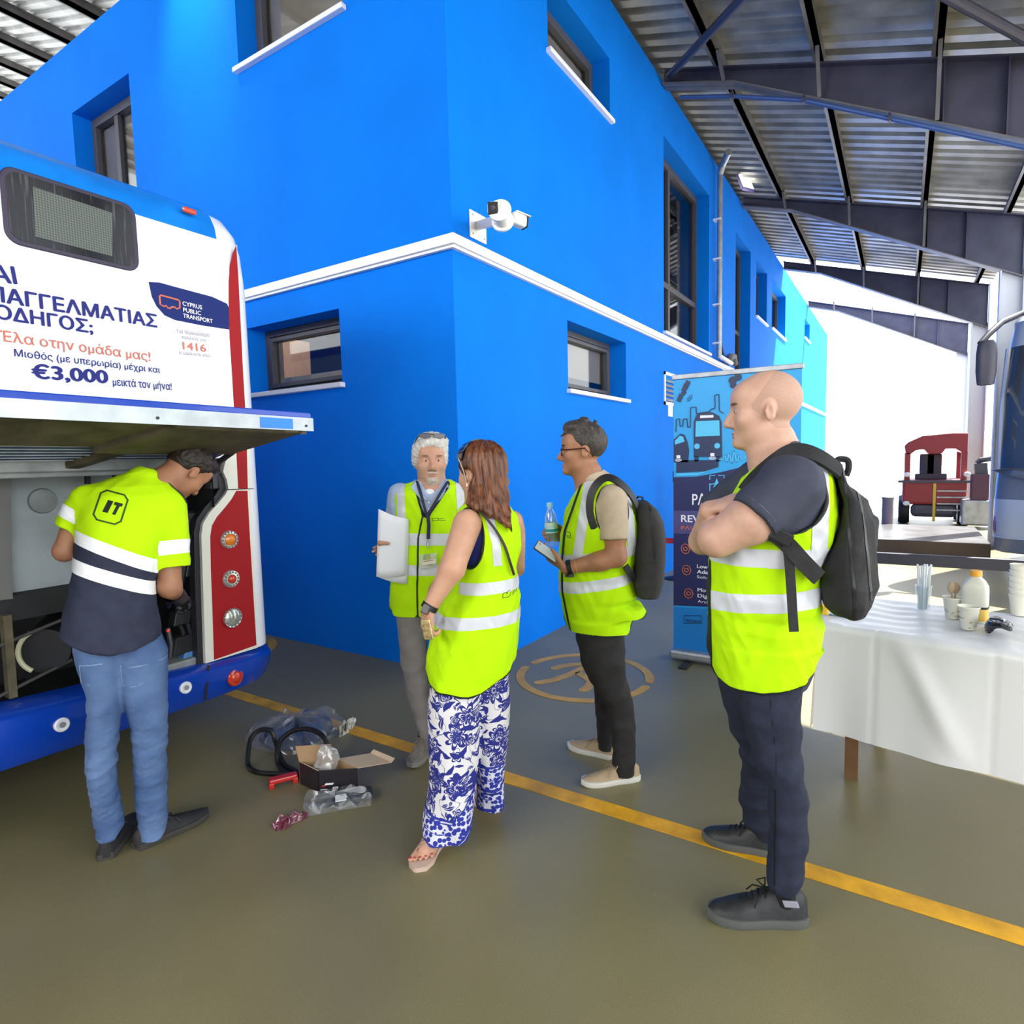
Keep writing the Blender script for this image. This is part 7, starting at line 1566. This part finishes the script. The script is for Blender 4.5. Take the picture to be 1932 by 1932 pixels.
    MB().tube([H(.102, -.008, .128), H(.104, 0, .130), H(.102, .008, .128)], .003, 6).build('nose_bridge', SGB, o, smooth=True)
    # shirt and white tee
    SHB = mat('light_blue_shirt', (.36, .45, .62), .85, var=.05, vscale=40); F = SDF((-.4, -.28, .75), (.44, .26, 1.5), .006); F.loft(tors, .02, grow=-.006)
    F.cone(L(756, 934, .0), L(737, 1030, -.02), .068, .056, .03, flat=True); F.cone(L(872, 934, .0), L(887, 1035, -.02), .068, .056, .03, flat=True); F.cone(L(815, 903), L(814, 925), .066, .085, .02); F.cone(L(813, 900, .06), L(810, 930, .13), .055, .022, .008, op='s')
    sh, sg = F.build('shirt', SHB, r, lambda V, N: creases(V, .008, 26, 13))
    m = MB(); 
    for y in (-1, 1): m.prism([L(812 + 29*y, 904, .05), L(812 + 28*y, 909, .085), L(812 + 6*y, 943, .135), L(812 + 17*y, 944, .135), L(812 + 37*y, 920, .11)], (0, .008, 0))
    m.build('collar', SHB, sh, bevel=.002); MB().ell(L(811, 931, .083), (.034, .020, .026), 16, 10).build('white_undershirt', WHITE, sh, smooth=True)
    for v in (948, 960): MB().lathe([(.004, 0), (.004, .002)], L(809, v, .134), (0, -1, 0), 10).build('button', WHITE, sh)
    # vest
    F = SDF((-.4, -.28, .75), (.44, .26, 1.5), .006); F.loft(tors, .02, grow=.012)
    hem = P.edge([(735, 1147), (741, 1156), (748, 1163), (770, 1164), (782, 1158), (788, 1150), (800, 1160), (850, 1164), (872, 1150), (880, 1147)]); F.cut(lambda X, Y, Z: hem(X.ravel())[:, None, None] - Z)
    ca, cr = L(733, 965, .0), np.array((.036, .14, .120)); F.ell(ca, cr, k=.006, op='s'); cb = L(893, 965, .0); F.ell(cb, cr, k=.006, op='s')
    F.cone(L(815, 895, .04), L(815, 905, .10), .082, .078, .01, op='s'); F.cone(L(814, 905, .12), L(804, 968, .13), .098, .018, .006, op='s')
    vest, vg = F.build('hi_vis_vest', HIVIS, r, lambda V, N: creases(V, .009, 27, 31, (1, 1, .5)) + creases(V, .005, 60, 3, (.8, .8, .5)))
    V = vg[0]; frt = V[:, 1] < .02; patch(vg, np.minimum(band_attr(V, P, (740, 1012), (880, 1012), .030), band_attr(V, P, (739, 1068), (878, 1068), .027)), 'reflective_band', TAPE, vest)
    up = V[:, 2] > L(1, 1005)[2]
    for u in (757, 869): sx = L(u, 960, .1)[0]; patch(vg, np.where(up, np.abs(V[:, 0]-sx)-.020, 1), 'reflective_strap', TAPE, vest, .0018)
    nk = P.edge([(782, 906), (790, 930), (797, 955), (804, 968), (812, 955), (830, 930), (852, 902)], .12)
    a1, b1 = np.array(L(783, 908, .1)), np.array(L(804, 968, .14)); a2 = np.array(L(850, 905, .1)); 
    def seg(p, q): d = (q-p)[[0, 2]]; t_ = np.clip(((V[:, [0, 2]]-p[[0, 2]]) @ d)/(d @ d), 0, 1); return np.linalg.norm(V[:, [0, 2]]-p[[0, 2]]-t_[:, None]*d, axis=1)
    mid = np.interp(V[:, 2], [L(1, 1150)[2], L(1, 1040)[2], L(1, 972)[2]], [L(788, 1150, .13)[0], L(790, 1040, .13)[0], L(803, 972, .13)[0]])
    patch(vg, np.minimum.reduce([V[:, 2]-hem(V[:, 0])-.008, np.abs(ellv(V, ca, cr))*.06-.006, np.where(frt, np.abs(conev(V, L(814, 905, .12), L(804, 968, .13), .098, .018))-.0075, 1), np.where(frt, np.maximum(np.abs(V[:, 0]-mid)-.0045, V[:, 2]-L(1, 972)[2]), 1)]), 'piping', PIPING, vest, .0028)
    s_ = strokes([[(0, .004), (.002, .016), (.030, .016), (.032, .004), (0, .004)], [(.036, .012), (.056, .013)], [(.036, .004), (.066, .003)]], .0022); print_on(vg, s_, L(816, 984, .14) - np.array((0, .2, 0)), (1, 0, 0), (0, 0, 1), (0, 1, 0), 'vest_emblem', PIPING, vest)
    # trousers and shoes
    F = SDF((-.26, -.22, .04), (.3, .22, .95), .006); GRY = mat('grey_chinos', (.23, .21, .205), .85, var=.08, vscale=20)
    F.loft(P.rows(RN), .02)
    F.loft(P.rows(RF), .02)
    F.build('trousers', GRY, r, lambda V, N: creases(V, .011, 26, 15, (1, 1, 1.2)))
    GS = mat('grey_suede_shoe', (.21, .185, .165), .9, var=.1, vscale=30)
    for (h_, t_) in ((an, (797, 1424)), (af, (858, 1420))):
        shoe_at(P, h_, t_, .28, (GS, mat('grey_sole', (.3, .28, .26), .7), GS), .047, .09)
    # papers
    c = L(740, 1100, .165); o = P.held('paper_sheets', 'bundle of white paper sheets held by the white-haired man', 'paper', c)
    for k, (pts, w) in enumerate((([(714, 960), (742, 966), (770, 980), (768, 1040), (765, 1088), (735, 1093), (710, 1088), (713, 1020)], .170), ([(718, 963), (744, 969), (771, 983), (770, 1045), (768, 1104), (738, 1097), (712, 1088), (716, 1020)], .160))):
        def pt(s, t, bend=.02):
            l0, l1, r0, r1 = L(*pts[0], w), L(*pts[6], w), L(*pts[2], w), L(*pts[4], w); p = (l0*(1-t)+l1*t)*(1-s)+(r0*(1-t)+r1*t)*s; p = p + np.array((0, -bend*math.sin(math.pi*s)*(1-.5*t) + .03*s, -.006*math.sin(math.pi*s))); return p
        rings = [[pt(s, t) for s in np.linspace(0, 1, 9)] for t in np.linspace(0, 1, 9)]
        MB().loft(rings, cap=False, closed=False).build('sheet', mat('paper_white', (.78, .78, .86), .8), o, smooth=True, solid=.0008)
    # lanyard with badge
    c = L(808, 1070, .15); o = P.held('lanyard', 'navy lanyard with clear badge holder on the white-haired man', 'lanyard', c); LN = mat('lanyard_navy', (.012, .012, .045), .6)
    for pts in ([L(788, 912, .10), L(795, 935, .135), L(801, 958, .148), L(805, 972, .150)], [L(845, 908, .10), L(830, 932, .14), L(815, 958, .15), L(806, 972, .152)]): MB().ribbon(smoothed(pts, 4, False), np.array((0, -1, .15)), .014, .002).build('lanyard_strap', LN, o, smooth=True)
    MB().ribbon([L(807, 970, .154), L(809, 990, .156), L(808, 1017, .154)], np.array((0, -1, .1)), .018, .003).build('lanyard_tail', LN, o); MB().tube([L(807, 1017, .155), L(804, 1026, .157), L(806, 1036, .155), L(810, 1026, .155), L(808, 1017, .155)], .0028, 6).build('clip', GALV, o, smooth=True)
    b0 = L(808, 1058, .152); bo = MB().obox(b0, (.045, 0, .002), (0, .0012, 0), (0, 0, .036)).build('badge_holder', clear('badge_film', (.9, .9, .85), gloss=.15, opaque=.18, opcol=(.8, .8, .7)), o); MB().obox(b0 + np.array((.004, -.002, -.006)), (.034, 0, .003), (0, .0006, 0), (0, 0, .012)).build('badge_card', mat('card_white', (.75, .70, .62), .5), bo); MB().obox(b0 + np.array((.0, -.0028, .000)), (.024, 0, .004), (0, .0004, 0), (0, 0, .003)).build('badge_stripe', mat('card_orange', (.55, .30, .16), .5), bo)
person_grey()

# ------------------------------------------------------------------ 5. mechanic leaning into the engine bay
def person_mechanic():
    P = Person('mechanic in hi-vis yellow and navy T-shirt and jeans, bent towards the engine bay', [(222, 1580), (310, 1590)]); L, r = P.L, P.root
    F = SDF((-.40, -.24, .0), (.40, .62, 1.72), .0045)
    tors = P.rows([(894,222,268,.05,-.12),(902,196,292,.085,-.12),(914,170,318,.115,-.11),(932,155,330,.14,-.10),(950,149,334,.15,-.09),(980,144,332,.157,-.07),(1006,142,320,.157,-.055),(1040,138,303,.152,-.035),(1079,133,295,.148,-.02),(1110,128,294,.148,-.01),(1150,120,297,.152,.0),(1195,114,306,.158,.0),(1222,114,304,.158,.0)])
    F.loft(tors[:9], .02, grow=-.024)
    hc, hs = L(352, 888, -.17), .98; fw, upv = (.52, .42, -.78), (.70, .22, .62); H, R = head(F, hc, fw, upv, hs)
    F.cone(L(285, 925, -.10), H(-.03, 0, -.06), .068, .056, .03)
    F.cone(L(316, 960, -.06), L(320, 1108, -.02), .06, .044, .02); F.cone(L(320, 1108, -.02), L(338, 1128, -.28), .044, .03, .02); hand(F, L(338, 1128, -.28), (.2, .9, -.3), (0, .3, .95), (-1, 0, 0), .85, (.7,)*4)
    F.cone(L(158, 950, -.10), L(122, 1040, -.10), .052, .038, .02); F.cone(L(122, 1040, -.10), L(165, 1040, -.42), .038, .028, .02); hand(F, L(165, 1040, -.42), (.5, .8, .1), (0, .3, .95), (1, 0, 0), .95, (.6,)*4)
    RN = [(1180,136,240,.10,0),(1200,133,240,.108,0),(1240,139,234,.12,.0),(1309,161,229,.10,.01),(1345,161,232,.093,.01),(1390,158,227,.086,.02),(1440,157,222,.082,.03),(1500,166,228,.074,.02),(1545,174,236,.07,.01),(1582,181,238,.068,.01)]
    RF = [(1180,200,296,.095,0),(1200,206,306,.10,0),(1228,210,318,.112,0),(1309,227,318,.10,.02),(1345,239,318,.093,.03),(1390,246,318,.086,.035),(1440,249,317,.082,.04),(1500,252,317,.074,.04),(1550,257,319,.07,.04),(1588,261,318,.068,.04)]
    an, af = legs(F, P, RN, k=.6), legs(F, P, RF, k=.6); F.cone(L(214, 1080), L(218, 1190), .12, .09, .03)
    body, geo = F.build('body', SKIN_TAN, r); face_parts(P, geo, hc, R, hs, HAIRD)
    V, N, Q = geo; q = local(V, hc, R, hs)
    F = SDF(hc-.19, hc+.19, .0045); E = lambda p, rr, k=.012, op='u': F.ell(H(*p), np.array(rr)*hs, R, k*hs, op)
    E((-.017, 0, .040), (.106, .084, .092), 0); E((.035, 0, .09), (.062, .066, .04), .02); a, u_ = R[:, 0], R[:, 2]
    F.cut(hairline(hc, a, u_, hs, .018, 1.3, -.066))
    for y in (-1, 1): E((-.012, .088*y, -.012), (.024, .03, .032), .008, 's'); E((.008, .071*y, .030), (.016, .008, .03), .008)
    F.build('hair', HAIRD, r, lambda V, N: creases(V, .005, 95, 6))
    # two-colour T-shirt
    F = SDF((-.42, -.24, .55), (.42, .4, 1.62), .006); F.loft(tors, .02, grow=.004)
    sa, sb = L(312, 958, -.06), L(325, 1072, -.02); F.cone(sa, sb, .082, .072, .04, flat=True); ta, tb2 = L(168, 945, -.09), L(131, 1000, -.095); F.cone(ta, tb2, .070, .058, .03, flat=True)
    F.cone(L(272, 915, -.11), L(298, 912, -.13), .085, .066, .03); nk0, nk1 = L(290, 918, -.12), H(-.02, 0, -.05)
    hem = P.edge([(100, 1193), (112, 1197), (160, 1213), (205, 1219), (255, 1211), (300, 1196), (318, 1190)]); F.cut(lambda X, Y, Z: hem(X.ravel())[:, None, None] - Z)
    F.cone(nk0 + (nk1-nk0)*.25, nk1, .062, .08, .006, op='s')
    HV2 = mat('hi_vis_tshirt', (.52, .84, .003), .8, spec=.2, bump=.1, bscale=30)
    def folds(V, N): return creases(V, .014, 12, 17, (1, 1, .35))*np.interp(V[:, 2], [1.0, 1.2], [.7, 1]) + creases(V, .004, 40, 2)
    ts, tg = F.build('t_shirt', HV2, r, folds); V = tg[0]
    dS = (V-sa) @ _n(sb-sa); dS_ = np.linalg.norm(V-sa-np.outer(dS, _n(sb-sa)), axis=1); onS = (dS > .045) & (dS_ < .105) & (V[:, 0] > L(296, 1040, .03)[0]); dT = (V-ta) @ _n(tb2-ta); onT = (dT > .02) & (dT < .16) & (np.linalg.norm(V-ta-np.outer(dT, _n(tb2-ta)), axis=1) < .085) & (V[:, 0] < L(146, 1000, -.06)[0]); sl = onS | onT; Ls, Lt = np.linalg.norm(sb-sa), np.linalg.norm(tb2-ta)
    a0, b0 = L(138, 1030, .12), L(290, 1084, .12); z1 = a0[2] + (V[:, 0]-a0[0])*(b0[2]-a0[2])/(b0[0]-a0[0]); a0, b0 = L(140, 1005, .12), L(290, 1057, .12); z0 = a0[2] + (V[:, 0]-a0[0])*(b0[2]-a0[2])/(b0[0]-a0[0]); a0, b0 = L(133, 1058, .12), L(292, 1101, .12); z2 = a0[2] + (V[:, 0]-a0[0])*(b0[2]-a0[2])/(b0[0]-a0[0]); a0, b0 = L(132, 1085, .12), L(292, 1127, .12); z3 = a0[2] + (V[:, 0]-a0[0])*(b0[2]-a0[2])/(b0[0]-a0[0])
    patch(tg, np.where(sl, 1, V[:, 2]-z1), 'navy_lower_half', NAVYC, ts, .0010); patch(tg, np.where(sl, 1, np.minimum(np.maximum(z1-V[:, 2], V[:, 2]-z0), np.maximum(z3-V[:, 2], V[:, 2]-z2))), 'reflective_band', TAPEW, ts, .0022)
    patch(tg, np.where(onS, np.abs(dS-Ls+.085)-.029, 1), 'sleeve_band', TAPEW, ts, .0016); patch(tg, np.where(onT, np.abs(dT-Lt+.062)-.024, 1), 'sleeve_band', TAPEW, ts, .0016)
    dn = (V-nk0) @ _n(nk1-nk0); patch(tg, np.where(np.linalg.norm(V-nk0, axis=1) < .16, .030-dn, 1), 'collar', NAVYC, ts, .0020)
    X, Z = np.array((.94, 0, -.34)), np.array((.34, 0, .94)); m = strokes([[(-.030, -.058), (.030, -.058), (.046, -.042), (.046, .042), (.030, .058), (-.030, .058), (-.046, .042), (-.046, -.042), (-.030, -.058)]], .006)
    print_on(tg, m, L(209, 958, .10) - np.array((0, .4, 0)), X, Z, (0, 1, 0), 'shirt_emblem_frame', mat('emblem_green', (.03, .075, .01), .7), ts)
    m = MB(); 
    for q_ in ([(-.022, -.024), (-.004, -.024), (.002, .024), (-.016, .024)], [(.006, .012), (.034, .012), (.035, .024), (.0075, .024)], [(.011, -.024), (.022, -.024), (.027, .012), (.016, .012)]):
        for (i0, i1) in ((0, .5), (.5, 1)):
            A_, B_, C_, D_ = [np.array(p) for p in q_]; p0, p1, p2, p3 = A_+(D_-A_)*i0, B_+(C_-B_)*i0, B_+(C_-B_)*i1, A_+(D_-A_)*i1; m.add([(*p, 0) for p in (p0, p1, p2, p3)], [[0, 1, 2, 3]])
    print_on(tg, m, L(209, 958, .10) - np.array((0, .4, 0)), X, Z, (0, 1, 0), 'shirt_emblem', PIPING, ts)
    # gloves
    F = SDF(L(338, 1128, -.28)-.2, L(338, 1128, -.28)+.2, .005); hand(F, L(338, 1128, -.28), (.2, .9, -.3), (0, .3, .95), (-1, 0, 0), .87, (.7,)*4, fat=1.4); F.cone(L(323, 1116, -.10), L(338, 1128, -.28), .046, .036, .01); F.build('glove', BLACK, r)
    # jeans
    JN = mat('blue_jeans', (.050, .100, .235), .85, base2=(.115, .19, .36), vscale=5, bump=.25, bscale=140)
    F = SDF((-.36, -.2, .03), (.36, .22, .9), .006)
    F.loft(P.rows(RN), .0)
    F.loft(P.rows(RF), .02)
    j1 = P.edge([(175, 1584), (185, 1582), (215, 1572), (240, 1545)], .01); j2 = P.edge([(255, 1586), (270, 1588), (295, 1576), (322, 1545)], .04); xm = L(247, 1560)[0]; F.cut(lambda X, Y, Z: np.where(X < xm, j1(X.ravel())[:, None, None] - Z, j2(X.ravel())[:, None, None] - Z))
    jn, jg = F.build('jeans', JN, r, lambda V, N: (creases(V, .0085, 30, 23, (.8, .8, 1.7)) + creases(V, .005, 70, 5, (.8, .8, 1.6)))*np.interp(V[:, 2], [0, .15, .4, .55, .75], [.8, .9, 1.0, .6, .25]))
    V = jg[0]; ST = mat('jeans_stitching', (.24, .32, .48), .9)
    sx = L(216, 1290)[0]; patch(jg, np.where(V[:, 1] < 0, np.maximum(np.abs(V[:, 2]-L(250, 1247)[2]-.06*np.abs(V[:, 0]-sx))-.0022, np.abs(V[:, 0]-L(230, 1)[0])-.16), 1), 'yoke_seam', ST, jn, .0012)
    for (u0, u1, v0, v1) in ((228, 272, 1256, 1300), (150, 196, 1256, 1298)):
        x0_, x1_, zt_, zb_ = L(u0, 1270, .1)[0], L(u1, 1270, .1)[0], L(u0, v0, .1)[2], L(u0, v1, .1)[2]; dx = np.maximum(x0_-V[:, 0], V[:, 0]-x1_); dz = np.maximum(zb_ + .25*np.abs(V[:, 0]-(x0_+x1_)/2)-V[:, 2], V[:, 2]-zt_); patch(jg, np.where(V[:, 1] < 0, np.abs(np.maximum(dx, dz)+.002)-.0016, 1), 'pocket_seam', ST, jn, .0012)
    hz = np.where(V[:, 0] < xm, j1(V[:, 0]), j2(V[:, 0])); patch(jg, np.abs(V[:, 2]-hz-.016)-.0018, 'hem_stitch', ST, jn, .0012)
    # tool on the belt
    MB().tube([L(316, 1185, .02), L(322, 1215, .03), L(320, 1240, .03)], .010, 8).build('belt_tool', BLACK, r, smooth=True); MB().ell(L(317, 1190, .04), (.008, .008, .008), 10, 6).build('tool_tip', LRED, r, smooth=True)
    SB = mat('black_work_shoe', (.022, .021, .023), .75, var=.2, vscale=20); SO2 = mat('worn_sole', (.05, .045, .04), .8)
    shoe_at(P, an, (256, 1545), .29, (SB, SO2, BLACK), .048, .085)
    shoe_at(P, af, (372, 1548), .30, (SB, SO2, BLACK), .050, .085)
person_mechanic()
